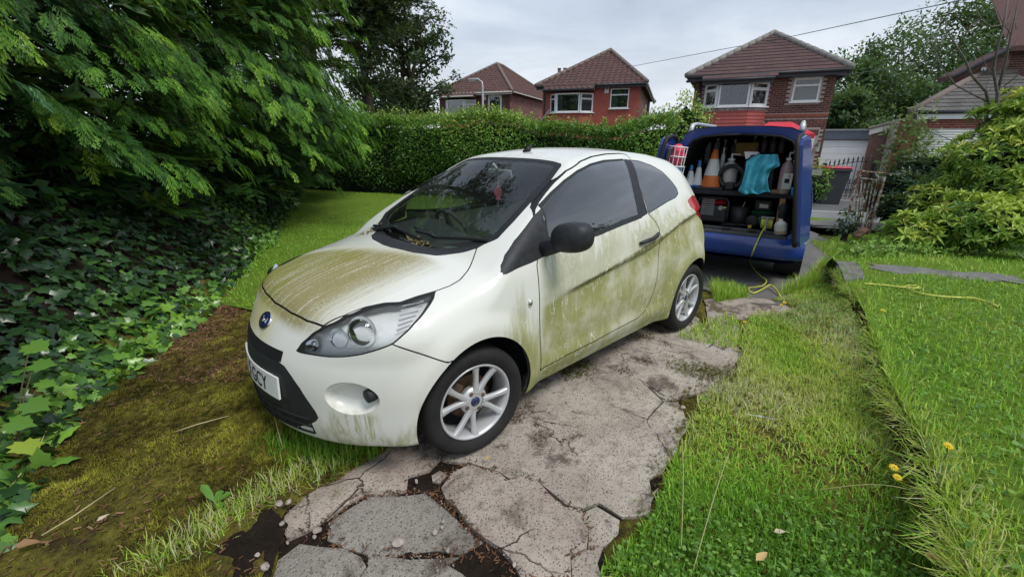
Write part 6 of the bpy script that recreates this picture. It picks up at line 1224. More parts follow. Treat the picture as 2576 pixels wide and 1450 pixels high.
for f_ in [lambda: CV[:, 1], lambda: np.where(CV[:, 1] > .4, np.minimum(np.hypot(CV[:, 0], CV[:, 2]-.30)-.35, np.hypot(CV[:, 0]+2.3, CV[:, 2]-.30)-.345), .5), lambda: CV[:, 2]-.20]:
    CV, CT = cut_mesh(CV, CT, f_())
def fogf(): return np.where(CV[:, 0] > .3, np.hypot((CV[:, 1]-_fog[1])/1.15, CV[:, 2]-_fog[2])-.082, .5)
CV, CT = cut_mesh(CV, CT, fogf())
for k_ in REG: CV, CT = cut_mesh(CV, CT, fld(REG[k_]))
CV, CT = cut_mesh(CV, CT, fld(REG['door_glass'], .013)); CV, CT = cut_mesh(CV, CT, fld(REG['windscreen'], .010)); CV, CT = cut_mesh(CV, CT, fld(REG['windscreen'], -.035)); CV, CT = cut_mesh(CV, CT, fld(REG['headlight'], -.006)); CV, CT = cut_mesh(CV, CT, fld(REG['quarter_glass'], .006))
for r_ in (BUMP, BON, DOOR, RBUMP):
    for o_ in (-GAP, GAP): CV, CT = cut_mesh(CV, CT, fld(r_, o_))
CV[CV[:, 1] < 1e-4, 1] = np.minimum(CV[CV[:, 1] < 1e-4, 1], 0)
cen = CV[CT].mean(1)
keep = (cen[:, 1] > 0) & (cen[:, 2] > .20) & ~((cen[:, 1] > .4) & ((np.hypot(cen[:, 0], cen[:, 2]-.30) < .35) | (np.hypot(cen[:, 0]+2.3, cen[:, 2]-.30) < .345))) & ~((cen[:, 0] > .3) & (np.hypot((cen[:, 1]-_fog[1])/1.15, cen[:, 2]-_fog[2]) < .082))
CT = CT[keep]; cen = cen[keep]
lab = np.full(len(CT), 'body_shell', dtype=object)
def inside(reg, off=0.):
    pl, pj, dom = reg; m_ = dom(cen); r = np.zeros(len(cen), bool); s = poly_sdf(cen[m_][:, pj], pl); r[m_] = s < off; return r
def near(reg, g):
    return inside(reg, g) & ~inside(reg, -g)
lab[(cen[:, 0] > cen[:, 0]*0-.45)] = 'front_wing'
lab[(cen[:, 0] > -1.3) & (cen[:, 2] > 1.02)] = 'body_shell'
lab[inside(RBUMP)] = 'rear_bumper'
lab[inside(DOOR)] = 'door'; lab[inside(BUMP)] = 'front_bumper'; lab[inside(BON)] = 'bonnet'
gap = near(DOOR, GAP) | (near(BUMP, GAP) & ~inside(BON)) | near(BON, GAP) | (near(RBUMP, GAP))
lab[near(RBUMP, GAP)] = 'rear_bumper_gap'; lab[near(BUMP, GAP) & ~inside(BON)] = 'bumper_gap'; lab[near(BON, GAP)] = 'bonnet_gap'; lab[near(DOOR, GAP)] = 'door_gap'
lab[inside(REG['windscreen'], .010)] = 'window_seal'
lab[inside(REG['door_glass'], .013)] = 'window_seal'; lab[inside(REG['quarter_glass'], .006)] = 'window_seal'
for k_ in ('pillar_trim', 'waist_strip', 'windscreen', 'cowl_panel', 'door_glass', 'quarter_glass', 'mirror_base', 'tail_lamp', 'grille', 'headlight'): lab[inside(REG[k_])] = k_
lab[inside(REG['windscreen']) & ~inside(REG['windscreen'], -.035) & (cen[:, 2] > 1.0)] = 'window_seal'
lab[inside(REG['headlight']) & ~inside(REG['headlight'], -.006)] = 'window_seal'
# ---------------- materials
def car_paint():
    m, nt, b = newmat('car_paint')
    co = objco(nt); sp = nt.nodes.new('ShaderNodeSeparateXYZ'); L(nt, co, sp.inputs[0]); x, y, z = sp.outputs
    ay = mathn(nt, 'ABSOLUTE', y)
    def band(v, a, b_, c, d): return mathn(nt, 'MULTIPLY', mapr(nt, v, a, b_), mapr(nt, v, c, d, 1, 0))
    mul = lambda *a: a[0] if len(a) == 1 else mathn(nt, 'MULTIPLY', a[0], mul(*a[1:]))
    white = (.735, .74, .685)
    fine = noise(nt, co, 120, 4, .6)
    # bonnet: grime in streaks running forward
    sx = noise(nt, scaled(nt, co, (3.2, 55, 3)), 1., 5, .65); big = noise(nt, scaled(nt, co, (1.2, 3, 1)), 2.2, 4, .6)
    bon = mul(band(x, -.06, .0, .66, .70), mapr(nt, z, .70, .76), mapr(nt, mathn(nt, 'ADD', y, mathn(nt, 'MULTIPLY', mathn(nt, 'SUBTRACT', sx, .5), .35)), .26, .56, 1, 0), mapr(nt, mathn(nt, 'ADD', x, mathn(nt, 'MULTIPLY', y, .35)), -.02, .16))
    bon = mul(bon, mapr(nt, mathn(nt, 'ADD', mathn(nt, 'MULTIPLY', sx, .6), mathn(nt, 'MULTIPLY', fine, .4)), .35, .49, .38, 1.))
    bcol = mixc(nt, mapr(nt, mathn(nt, 'ADD', big, mathn(nt, 'MULTIPLY', y, -.5)), .42, .62), (.265, .24, .09), (.215, .21, .026))
    bcol = mixc(nt, mapr(nt, noise(nt, co, 210, 3, .7), .50, .64, 0, .6), bcol, (.11, .085, .03)); bcol = mixc(nt, mapr(nt, noise(nt, co, 95, 3, .7), .58, .70, 0, .5), bcol, (.62, .58, .44))
    # nose round the badge
    nose = mul(mapr(nt, x, .64, .68), mapr(nt, z, .58, .66), mapr(nt, mathn(nt, 'ADD', y, mathn(nt, 'MULTIPLY', mathn(nt, 'SUBTRACT', big, .5), .4)), .02, .20, 1, 0), mapr(nt, big, .3, .6, .5, .95))
    # flanks: algae in vertical runs
    sv = noise(nt, scaled(nt, co, (38, 38, 2.2)), 1., 5, .7); sv2 = noise(nt, scaled(nt, co, (11, 11, 1.3)), 1., 4, .6); pat = noise(nt, co, 3.4, 4, .6)
    t = mathn(nt, 'ADD', mathn(nt, 'MULTIPLY', sv, .5), mathn(nt, 'MULTIPLY', sv2, .5))
    hi = mathn(nt, 'ADD', z, mathn(nt, 'MULTIPLY', mathn(nt, 'SUBTRACT', t, .5), 1.1))
    cz = mathn(nt, 'ADD', .62, mathn(nt, 'MULTIPLY', x, -.165))                       # about the line of the side crease
    below = mapr(nt, mathn(nt, 'SUBTRACT', cz, z), -.015, .02)
    door = mul(mapr(nt, x, -.40, -.47, 0, 1), mapr(nt, mathn(nt, 'SUBTRACT', hi, mathn(nt, 'MULTIPLY', x, -.06)), 1.04, .86, 0, 1), mapr(nt, ay, .45, .6))
    door = mul(door, mathn(nt, 'ADD', .62, mathn(nt, 'MULTIPLY', below, .38)), mapr(nt, pat, .30, .55, .55, 1.), mapr(nt, mathn(nt, 'ADD', mathn(nt, 'MULTIPLY', t, .75), mathn(nt, 'MULTIPLY', fine, .25)), .26, .50, .5, 1))
    wing = mul(band(x, -.50, -.45, .02, .16), mapr(nt, mathn(nt, 'ADD', hi, mathn(nt, 'MULTIPLY', mathn(nt, 'ABSOLUTE', mathn(nt, 'ADD', x, .28)), 1.0)), .86, .58, 0, 1), mapr(nt, ay, .6, .7), mapr(nt, t, .30, .54, .3, 1))
    low = mul(mapr(nt, hi, .33, .22, 0, 1), mapr(nt, ay, .3, .5), mapr(nt, sv, .35, .6, .2, .9))
    drip = mul(band(ay, _fog[1]-.06, _fog[1]-.02, _fog[1]+.05, _fog[1]+.10), mapr(nt, z, _fog[2]-.06, _fog[2]-.10, 0, 1), mapr(nt, x, .3, .4), mapr(nt, sv, .42, .62, 0, .8))
    arch = mul(band(mathn(nt, 'POWER', mathn(nt, 'ADD', mathn(nt, 'POWER', x, 2), mathn(nt, 'POWER', mathn(nt, 'SUBTRACT', z, .3), 2)), .5), .34, .345, .36, .40), mapr(nt, x, -.2, .1), mapr(nt, pat, .45, .6, 0, .7))
    side = mathn(nt, 'MAXIMUM', mathn(nt, 'MAXIMUM', door, wing), mathn(nt, 'MAXIMUM', mathn(nt, 'MAXIMUM', low, drip), arch))
    scol = mixc(nt, mapr(nt, mathn(nt, 'ADD', mathn(nt, 'MULTIPLY', pat, .6), mathn(nt, 'MULTIPLY', sv2, .4)), .36, .60), (.30, .28, .085), (.23, .24, .025))
    scol = mixc(nt, mapr(nt, sv, .55, .78, 0, .45), scol, (.14, .13, .03))
    scol = mixc(nt, mapr(nt, noise(nt, co, 170, 3, .7), .52, .66, 0, .55), scol, (.10, .09, .02))
    # grime caught right under the crease, darker
    line = mul(band(mathn(nt, 'SUBTRACT', cz, z), -.012, .004, .012, .045), mapr(nt, x, -.6, -.8, 0, 1), mapr(nt, ay, .6, .7), mapr(nt, sv2, .35, .55, .3, .9))
    # scratched-clean runs (snail trails) across the algae
    sn = noise(nt, scaled(nt, co, (7, 7, 3.2)), 1.6, 3, .5, 1.2); trail = mul(band(sn, .492, .498, .503, .509), mapr(nt, pat, .46, .56, 0, .9))
    roofm = mul(mapr(nt, z, 1.36, 1.44), mapr(nt, mathn(nt, 'ADD', noise(nt, scaled(nt, co, (2, 12, 2)), 1.5, 5, .6), mathn(nt, 'MULTIPLY', y, -.25)), .40, .70, .0, .42))
    col = mixc(nt, mapr(nt, noise(nt, co, 2.2, 5, .6), .3, .8, 0, .10), white, (.55, .56, .44))
    col = mixc(nt, roofm, col, (.50, .45, .30))
    col = mixc(nt, mathn(nt, 'MULTIPLY', side, .88), col, scol)
    col = mixc(nt, line, col, (.13, .11, .03))
    col = mixc(nt, trail, col, (.74, .75, .70))
    col = mixc(nt, mathn(nt, 'MULTIPLY', bon, .97), col, bcol)
    col = mixc(nt, mathn(nt, 'MULTIPLY', nose, .8), col, (.36, .34, .09))
    L(nt, col, b.inputs['Base Color'])
    allm = mathn(nt, 'MAXIMUM', mathn(nt, 'MAXIMUM', bon, side), nose)
    L(nt, mapr(nt, allm, 0, .7, .22, .8), b.inputs['Roughness']); b.inputs['Specular IOR Level'].default_value = .45
    L(nt, mapr(nt, allm, 0, .5, .35, 0), b.inputs['Coat Weight']); b.inputs['Coat Roughness'].default_value = .08
    bump(nt, b, mathn(nt, 'MULTIPLY', fine, allm), .25, .004)
    return m
car_paint()
M('black_plastic', (.016, .017, .020), (.028, .030, .034), 30, .55, bmp=.1, bscale=300, bdist=.002)
M('seal_black', (.012, .012, .014), rough=.6)
M('rubber', (.010, .010, .011), (.019, .018, .018), 9, .8, bmp=.15, bscale=60, bdist=.004)
M('alloy', (.50, .51, .52), (.60, .61, .62), 8, .34, metal=.35)
M('chrome', (.75, .76, .77), rough=.12, metal=1.)
M('brake_iron', (.10, .07, .05), (.22, .12, .07), 20, .7, metal=.4)
M('red_lens', (.38, .012, .02), (.50, .03, .035), 25, .15, spec=.6, coat=.6)
M('interior_dark', (.06, .07, .07), (.09, .10, .10), 12, .8)
M('interior_grey', (.34, .36, .35), (.40, .42, .41), 12, .85)
M('seat_cloth', (.035, .037, .042), (.07, .072, .08), 60, .95)
M('badge_blue', (.012, .018, .07), (.02, .03, .10), 20, .25, coat=.6)
M('plate_white', (.70, .71, .68), (.78, .79, .76), 14, .4)
M('plate_black', (.01, .01, .01), rough=.5)
M('pink_card', (.62, .14, .20), (.68, .18, .25), 30, .8)
M('litter', (.10, .06, .03), (.30, .24, .08), 60, .9)
glassmat('glass_screen', (.84, .92, .88), 1.5, dirt=.025, boost=1.05)
glassmat('glass_side', (.60, .70, .68), 1.55, dirt=.03, boost=3.4)
glassmat('glass_quarter', (.30, .34, .34), 1.55, dirt=.02, boost=3.0)
glassmat('glass_lamp', (.97, .98, .97), 1.45, dirt=.05, boost=1.3)
car = thing('small_hatchback_car', 'grimy white three-door hatchback covered in green algae, parked on broken concrete', 'car', (CAR_X, CAR_Y, 0), CAR_YAW)
CMAT = {'headlight': 'glass_lamp', 'tail_lamp': 'red_lens', 'grille': 'black_plastic', 'windscreen': 'glass_screen', 'cowl_panel': 'black_plastic', 'door_glass': 'glass_side', 'quarter_glass': 'glass_quarter', 'pillar_trim': 'black_plastic', 'waist_strip': 'black_plastic', 'mirror_base': 'black_plastic', 'window_seal': 'seal_black', 'door_gap': 'seal_black', 'bonnet_gap': 'seal_black', 'bumper_gap': 'seal_black', 'rear_bumper_gap': 'seal_black'}
CN = carG(CV); CN /= np.linalg.norm(CN, axis=1, keepdims=True)+1e-9
CPART = {}
def submesh(mask, off=0.):
    T = CT[mask]; u, inv = np.unique(T, return_inverse=True); return CV[u]+CN[u]*off, inv.reshape(-1, 3), CN[u]
def mirrored(V, T, Nn):
    W = V.copy(); W[:, 1] *= -1; n2 = Nn.copy(); n2[:, 1] *= -1; return W, T[:, ::-1].copy(), n2
PLAB = {'door': 'white door streaked with green algae', 'bonnet': 'white bonnet coated in brown and green grime'}
inner_mask = np.zeros(len(CT), bool)
for k_ in sorted(set(lab)):
    m_ = lab == k_
    off = -.006 if k_.endswith('_gap') else 0.
    V_, T_, N_ = submesh(m_, off)
    Vm, Tm, Nm = mirrored(V_, T_, N_)
    split = k_ in ('headlight', 'tail_lamp', 'door_glass', 'quarter_glass', 'pillar_trim', 'waist_strip', 'mirror_base', 'door', 'front_wing', 'door_gap', 'bumper_gap', 'bonnet_gap', 'rear_bumper_gap')
    mt = CMAT.get(k_, 'car_paint')
    if split:
        a = obj(k_, V_, T_, mt, car, True, N_); b_ = obj(k_, Vm, Tm, mt, car, True, Nm); CPART[k_] = (a, b_)
        if k_ in PLAB: a['label'] = PLAB[k_]
    else:
        VV = np.concatenate([V_, Vm]); TT = np.concatenate([T_, Tm+len(V_)]); CPART[k_] = obj(k_, VV, TT, mt, car, True, np.concatenate([N_, Nm]))
        if k_ in PLAB: CPART[k_]['label'] = PLAB[k_]
    if k_ not in ('headlight', 'windscreen', 'door_glass', 'quarter_glass', 'cowl_panel', 'door_gap', 'bonnet_gap', 'bumper_gap', 'rear_bumper_gap', 'grille', 'front_bumper', 'bonnet', 'tail_lamp', 'mirror_base'): inner_mask |= m_
# inner lining, light grey above the waist
cz_ = cen[:, 2]
for nm, sel, mt in (('headlining', inner_mask & (cz_ > 1.0), 'interior_grey'), ('inner_panel', inner_mask & (cz_ <= 1.0) & (cen[:, 0] < -.3), 'interior_dark')):
    V_, T_, N_ = submesh(sel, -.022); Vm, Tm, Nm = mirrored(V_, T_, N_)
    obj(nm, np.concatenate([V_, Vm]), np.concatenate([T_[:, ::-1], Tm[:, ::-1]+len(V_)]), mt, car, True)
# headlights: housing, reflector bowls
for sgn, hp in ((1, CPART['headlight'][0]), (-1, CPART['headlight'][1])):
    V_, T_, N_ = submesh(inside(REG['headlight'], .035), -.045)
    V_ = V_*np.array([1, sgn, 1]);
    obj('housing', V_, T_ if sgn > 0 else T_[:, ::-1], M('lamp_housing', (.70, .71, .72), (.82, .83, .84), 9, .28, metal=.1), hp, True)
    ctr = cast_car([cA(1130, 1010)])[0]; n_ = carG(ctr[None])[0]; n_ /= np.linalg.norm(n_)
    for (q, r_, dep, mt) in (((1130, 1020), .070, .030, 'chrome'), ((1130, 1020), .058, .012, 'glass_lamp'), ((675, 1130), .032, .016, 'chrome'), ((900, 1080), .045, .034, 'chrome')):
        c0 = cast_car([cA(*q)])[0]; dirv = Vector((.80, .50*1, .18)).normalized()
        mb = MB(); Mx = Matrix.Translation(Vector(c0)-dirv*dep) @ dirv.to_track_quat('Z', 'Y').to_matrix().to_4x4()
        if mt == 'chrome': mb.lathe([(r_, .0), (r_*.95, -.006), (r_*.8, -.018), (r_*.5, -.03), (r_*.2, -.034), (.002, -.035)], 28, M4=Mx)
        else: mb.lathe([(.001, .024), (r_*.4, .021), (r_*.75, .010), (r_, -.008)], 28, M4=Mx)
        o_ = mb.build('reflector' if mt == 'chrome' else 'projector_lens', mt, hp, True)
        if sgn < 0:
            for v in o_.data.vertices: v.co.y *= -1
            o_.data.flip_normals()
    # ribbed upper corner
    mb = MB()
    for i in range(6):
        a_ = cast_car([cA(1480+i*10, 985-i*48)])[0]; b_ = cast_car([cA(1600+i*28, 935-i*46)])[0]; inn = -n_*.02
        mb.tube([a_+inn, b_+inn], .0035, 5)
    o_ = mb.build('rib', 'chrome', hp)
    if sgn < 0:
        for v in o_.data.vertices: v.co.y *= -1
# fog lamp recess
for sgn in (1, -1):
    n_ = carG(_fog[None])[0]; n_ /= np.linalg.norm(n_)
    ring = []; k = 40
    prof = [(1.0, .0), (.97, .012), (.90, .030), (.75, .050), (.5, .060), (.2, .063), (.0, .064)]
    V_ = []
    for (rr, dep) in prof:
        for j in range(k):
            a = 2*math.pi*j/k; p = np.array([_fog[0], _fog[1]+math.cos(a)*.082*1.15*rr, _fog[2]+math.sin(a)*.082*rr])
            q = p.copy()
            if rr == 1.0:
                for _ in range(6): q[0] -= carF(q[None])[0]/max(carG(q[None])[0][0], .2)
                ring.append(q)
                V_.append(q)
            else:
                e = ring[j]*rr+_fog*(1-rr); V_.append(e-n_*dep)
    V_ = np.array(V_)*np.array([1, sgn, 1]); F_ = [(i*k+j, i*k+(j+1) % k, (i+1)*k+(j+1) % k, (i+1)*k+j) for i in range(len(prof)-1) for j in range(k)]
    if sgn < 0: F_ = [f[::-1] for f in F_]
    obj('fog_lamp_recess', V_, F_, 'car_paint', CPART['front_bumper'], True)
    fp = np.array([_fog[0], _fog[1], _fog[2]])+np.array([-.055, .056, .010])-n_*.010
    mb = MB(); Mx = Matrix.Translation(Vector(fp*np.array([1, sgn, 1]))) @ Vector((1, .15*sgn, 0)).to_track_quat('Z', 'Y').to_matrix().to_4x4()
    mb.lathe([(.001, .010), (.018, .009), (.030, .004), (.032, -.03)], 24, M4=Mx); mb.build('fog_lamp', 'black_plastic', CPART['front_bumper'], True)
# badge on the nose
def badge(c0, n, rx, rz, parent, name='badge'):
    n = Vector(n).normalized(); Mx = Matrix.Translation(Vector(c0)+n*.003) @ n.to_track_quat('Z', 'Y').to_matrix().to_4x4()
    S = Matrix.Diagonal((rx, rz, 1, 1))
    mb = MB().lathe([(1, -.004), (1.0, .002), (.93, .006), (.86, .004)], 32, M4=Mx @ S); r = mb.build(name, 'chrome', parent, True)
    MB().lathe([(.87, .003), (.6, .007), (.3, .008), (.001, .008)], 32, M4=Mx @ S).build('blue_oval', 'badge_blue', r, True)
    mb = MB()                                                     # looping silver script
    for seg in ([(-.55, .18), (-.35, .30), (-.18, .16), (-.30, -.10), (-.42, -.28)], [(-.42, .02), (-.22, .04)], [(-.12, -.05), (-.02, .08), (.06, -.06), (-.04, -.16), (-.12, -.05)], [(.12, .06), (.15, -.12), (.17, .02), (.25, .06)], [(.44, -.02), (.34, .06), (.30, -.08), (.40, -.12), (.46, .28), (.50, -.12)]):
        mb.tube([tuple(Mx @ S @ Vector((x*1.2, y*1.3, .009))) for x, y in seg], .0016, 4)
    mb.build('script', 'chrome', r)
badge(_badge, carG(_badge[None])[0], .062, .062*.62 if False else .044, CPART['front_bumper'])
# number plate
pl = bpy.data.objects.new('number_plate', None); COL.objects.link(pl)
yaw_n = 0.; px_ = .806; pz_ = .455
pl.parent = car; pl.location = (px_-.012, 0, pz_); pl.rotation_euler = (0, math.radians(-3), 0)
def plate_bend(o):
    for v in o.data.vertices:
        y = v.co.y+o.location.y if False else v.co.y; v.co.x += .80*(front_x(abs(y), .455)-front_x(0., .455))
V_ = []; F_ = []
for i in range(27):
    y = -.26+.02*i; V_ += [(.003, y, -.056), (.003, y, .056), (-.006, y, .056), (-.006, y, -.056)]
for i in range(26): F_ += [(4*i+k, 4*i+4+k, 4*i+4+(k+1) % 4, 4*i+(k+1) % 4) for k in range(4)]
F_ += [(3, 2, 1, 0), (104, 105, 106, 107)]
_pm = obj('plate', V_, F_, 'plate_white', pl)
def letters(txt, size, mat, parent, loc, rot, name='lettering', ext=.0006, align='LEFT'):
    cu = bpy.data.curves.new(name, 'FONT'); cu.body = txt; cu.size = size; cu.extrude = ext; cu.align_x = align
    o = bpy.data.objects.new('tmp', cu); COL.objects.link(o); bpy.context.view_layer.update()
    me = bpy.data.meshes.new_from_object(o.evaluated_get(bpy.context.evaluated_depsgraph_get())); COL.objects.unlink(o); bpy.data.objects.remove(o)
    me.materials.clear(); me.materials.append(MATS[mat]); return link(name, me, parent, loc, rot)
t_ = letters('5 GCY', .108, 'plate_black', pl, (.0045, -.075, -.039), (math.pi/2, 0, math.pi/2)); t_.data.transform(Matrix.Translation((.0045, -.075, -.039)) @ Matrix.Rotation(math.pi/2, 4, 'Z') @ Matrix.Rotation(math.pi/2, 4, 'X') @ Matrix.Diagonal((.80, 1, 1, 1))); t_.location = (0, 0, 0); t_.rotation_euler = (0, 0, 0)
mb = MB(); mb.lathe([(.001, .006), (.006, .004), (.007, 0)], 12, axis='x', M4=Matrix.Translation((-.035, .235, 0))); mb.build('screw', 'plate_white', pl)
# intake slot and lower grille bars over the black centre of the bumper
p_slot = cast_car([cB(*q) for q in [(140, 240), (250, 370), (350, 455), (392, 510), (385, 550), (340, 560), (250, 500), (150, 400)]])
sl_y = p_slot[:, 1]; zt_, zb_ = p_slot[:, 2].max(), p_slot[:, 2].min()
def front_x(y, z):
    x = .9
    lo, hi = .2, 1.0
    for _ in range(30):
        m_ = (lo+hi)/2
        if carF(np.array([[m_, y, z]]))[0] < 0: lo = m_
        else: hi = m_
    return lo
plate_bend(_pm); plate_bend(t_)
def strip(y0, y1, z0, z1, off, ny=24, dz0=0.):
    V = []; F = []
    for i in range(ny+1):
        y = y0+(y1-y0)*i/ny
        for z in (z0, z1):
            V.append((front_x(y, z)+off, y, z))
    for i in range(ny): F.append((2*i, 2*i+2, 2*i+3, 2*i+1))
    return V, F
M('void_black', (.004, .004, .005), rough=.9)
V_, F_ = strip(-.27, .27, .585, .632, .002); obj('intake_slot', V_, F_, 'void_black', CPART['grille'])
for i, z in enumerate((.245, .285, .325)):
    mb = MB(); ys = np.linspace(-.40, .40, 21); mb.tube([(front_x(y, z)+.002, y, z) for y in ys], .006, 5); mb.build('grille_bar', 'seal_black', CPART['grille'])
for i in range(11):
    y = -.40+i*.08; MB().tube([(front_x(y, .24)+.003, y, .245), (front_x(y, .325)+.003, y, .325)], .004, 4).build('grille_upright', 'seal_black', CPART['grille'])
# wipers
for pts in ([(-.165, -.52, 1.0), (-.16, -.20, 1.0), (-.13, .12, .985)], [(-.20, -.05, .985), (-.17, .20, 1.0), (-.26, .56, 1.02)]):
    pts = [Vector(p) for p in pts]
    def onsurf(p):
        z = 1.6
        lo, hi = .6, 1.6
        for _ in range(30):
            m_ = (lo+hi)/2
            if carF(np.array([[p[0], p[1], m_]]))[0] < 0: lo = m_
            else: hi = m_
        return Vector((p[0], p[1], lo))
    q = [onsurf(pts[0].lerp(pts[1], t) if t < 1 else pts[1].lerp(pts[2], t-1)) for t in np.linspace(0, 2, 13)]
    wp = MB().tube([p+Vector((0, 0, .012)) for p in q], .009, 6).build('wiper_blade', 'seal_black', car)
    MB().tube([q[0].lerp(q[-1], .1)+Vector((.03, 0, .0)), q[6]+Vector((0.01, 0, .028)), q[6]+Vector((0, .02, .02))], [.012, .008, .006], 6).build('wiper_arm', 'black_plastic', wp)
# litter caught on the cowl
V_ = []
lit_P = np.array([[*(np.array([-.12, .12])+rng.normal(0, .035, 2)*np.array([.5, 1.6])), 0] for _ in range(60)]+[[*(np.array([-.12, -.50])+rng.normal(0, .03, 2)), 0] for _ in range(40)])
for i in range(len(lit_P)): lit_P[i, 2] = onsurf(lit_P[i])[2]+.004
def leaf_quad(): return [(-.5, 0, 0), (0, -.28, .05), (.5, 0, 0), (0, .28, .05)], np.array([[0, 1, 2, 3]])
tv, tf = leaf_quad(); n_ = len(lit_P); dd = rng.normal(0, 1, (n_, 3)); dd[:, 2] *= .3
scatter('leaf_litter', tv, tf, lit_P, frames(dd, np.tile([0, 0, 1.], (n_, 1))), rng.uniform(.012, .035, n_), 'litter', car, kind='stuff')
# door mirrors
for sgn in (1, -1):
    c0 = to_car((EYE+px_ray(1440, 597)*1.0)[None])[0]; o0 = to_car(EYE[None])[0]; d0 = c0-o0; tt = (.905-o0[1])/d0[1]; mc = o0+d0*tt
    V_ = []; F_ = []; nu, nv = 24, 16
    for i in range(nv+1):
        ph = -math.pi/2+math.pi*i/nv
        for j in range(nu):
            th = 2*math.pi*j/nu; cx_, sx_ = math.cos(th), math.sin(th); se = lambda v, p: math.copysign(abs(v)**p, v)
            X = .075*se(math.cos(ph), .7)*se(cx_, .7); Yy = .104*se(math.cos(ph), .7)*se(sx_, .75); Z = .078*se(math.sin(ph), .8)
            if X < -.03: X = -.03-(X+.03)*-.15
            Z += -.02*(Yy/.118)*0
            V_.append((mc[0]+X-.06*(Yy/.118)*.35, (mc[1]+Yy)*sgn, mc[2]+Z+.012*(Yy/.118)))
    for i in range(nv):
        for j in range(nu): F_.append((i*nu+j, i*nu+(j+1) % nu, (i+1)*nu+(j+1) % nu, (i+1)*nu+j))
    if sgn < 0: F_ = [f[::-1] for f in F_]
    if sgn < 0: continue
    mr = obj('door_mirror', V_, F_, 'black_plastic', car, True)
    MB().tube([(mc[0]+.05, (.735)*sgn, mc[2]-.085), (mc[0]+.02, (mc[1]-.07)*sgn, mc[2]-.05), (mc[0], (mc[1]-.02)*sgn, mc[2]-.03)], [.045, .035, .02], 12).build('mirror_arm', 'black_plastic', mr, True)
    V_, F_ = [], []
    mb = MB(); mb.lathe([(1, 0), (.001, .004)], 20, axis='x', M4=Matrix.Translation((mc[0]-.044, mc[1]*sgn, mc[2])) @ Matrix.Diagonal((-1, .095, .058, 1))); mb.build('mirror_glass', 'chrome', mr, True)
    # handle, with a bowl behind the bar
    hp_ = cast_car([cS(1170, 725), cS(1200, 705), cS(1240, 688), cS(1275, 668), cS(1298, 652)])
    off = np.array([.012, .028, .032, .028, .012]); hp_ = hp_+np.array([0, 1, 0])*off[:, None]; hp_[:, 1] *= sgn
    MB().tube(hp_.tolist(), [.011, .014, .014, .014, .011], 10).build('door_handle', 'black_plastic', CPART['door'][0 if sgn > 0 else 1], True)
    hb = cast_car([cS(1215, 680)])[0]; nn = Vector((0, sgn, .05)); mb = MB(); mb.lathe([(1, 0.0015), (.6, .002), (.01, .002)], 24, M4=Matrix.Translation((hb[0], hb[1]*sgn, hb[2])) @ nn.to_track_quat('Z', 'Y').to_matrix().to_4x4() @ Matrix.Diagonal((.045, .034, 1, 1))); mb.build('handle_bowl', M('bowl_shade', (.50, .50, .40), (.62, .62, .52), 20, .5), CPART['door'][0 if sgn > 0 else 1], True)
    rp = cast_car([(1333, 761)])[0]; Mx = Matrix.Translation((rp[0], rp[1]*sgn, rp[2])) @ Vector((0, sgn, .1)).to_track_quat('Z', 'Y').to_matrix().to_4x4() @ Matrix.Diagonal((.016, .022, 1, 1))
    MB().lathe([(1, -.002), (1, .003), (.8, .008), (.3, .012), (.01, .012)], 20, M4=Mx).build('side_repeater', 'chrome', car, True)
# the far door stands ajar
DH = Vector((-.44, -.78, 0)); dm = Matrix.Translation(DH) @ Matrix.Rotation(math.radians(-17), 4, 'Z') @ Matrix.Translation(-DH)
for k_ in ('door', 'door_glass', 'waist_strip'):
    CPART[k_][1].data.transform(dm)
# aerial stub on the roof
ab = cast_car([(1298, 380)])[0]; MB().tube([(ab[0]+.03, 0, ab[2]-.01), (ab[0], 0, ab[2]+.02), (ab[0]-.03, 0, ab[2]+.045)], [.028, .018, .006], 8).build('aerial_base', 'seal_black', car, True)
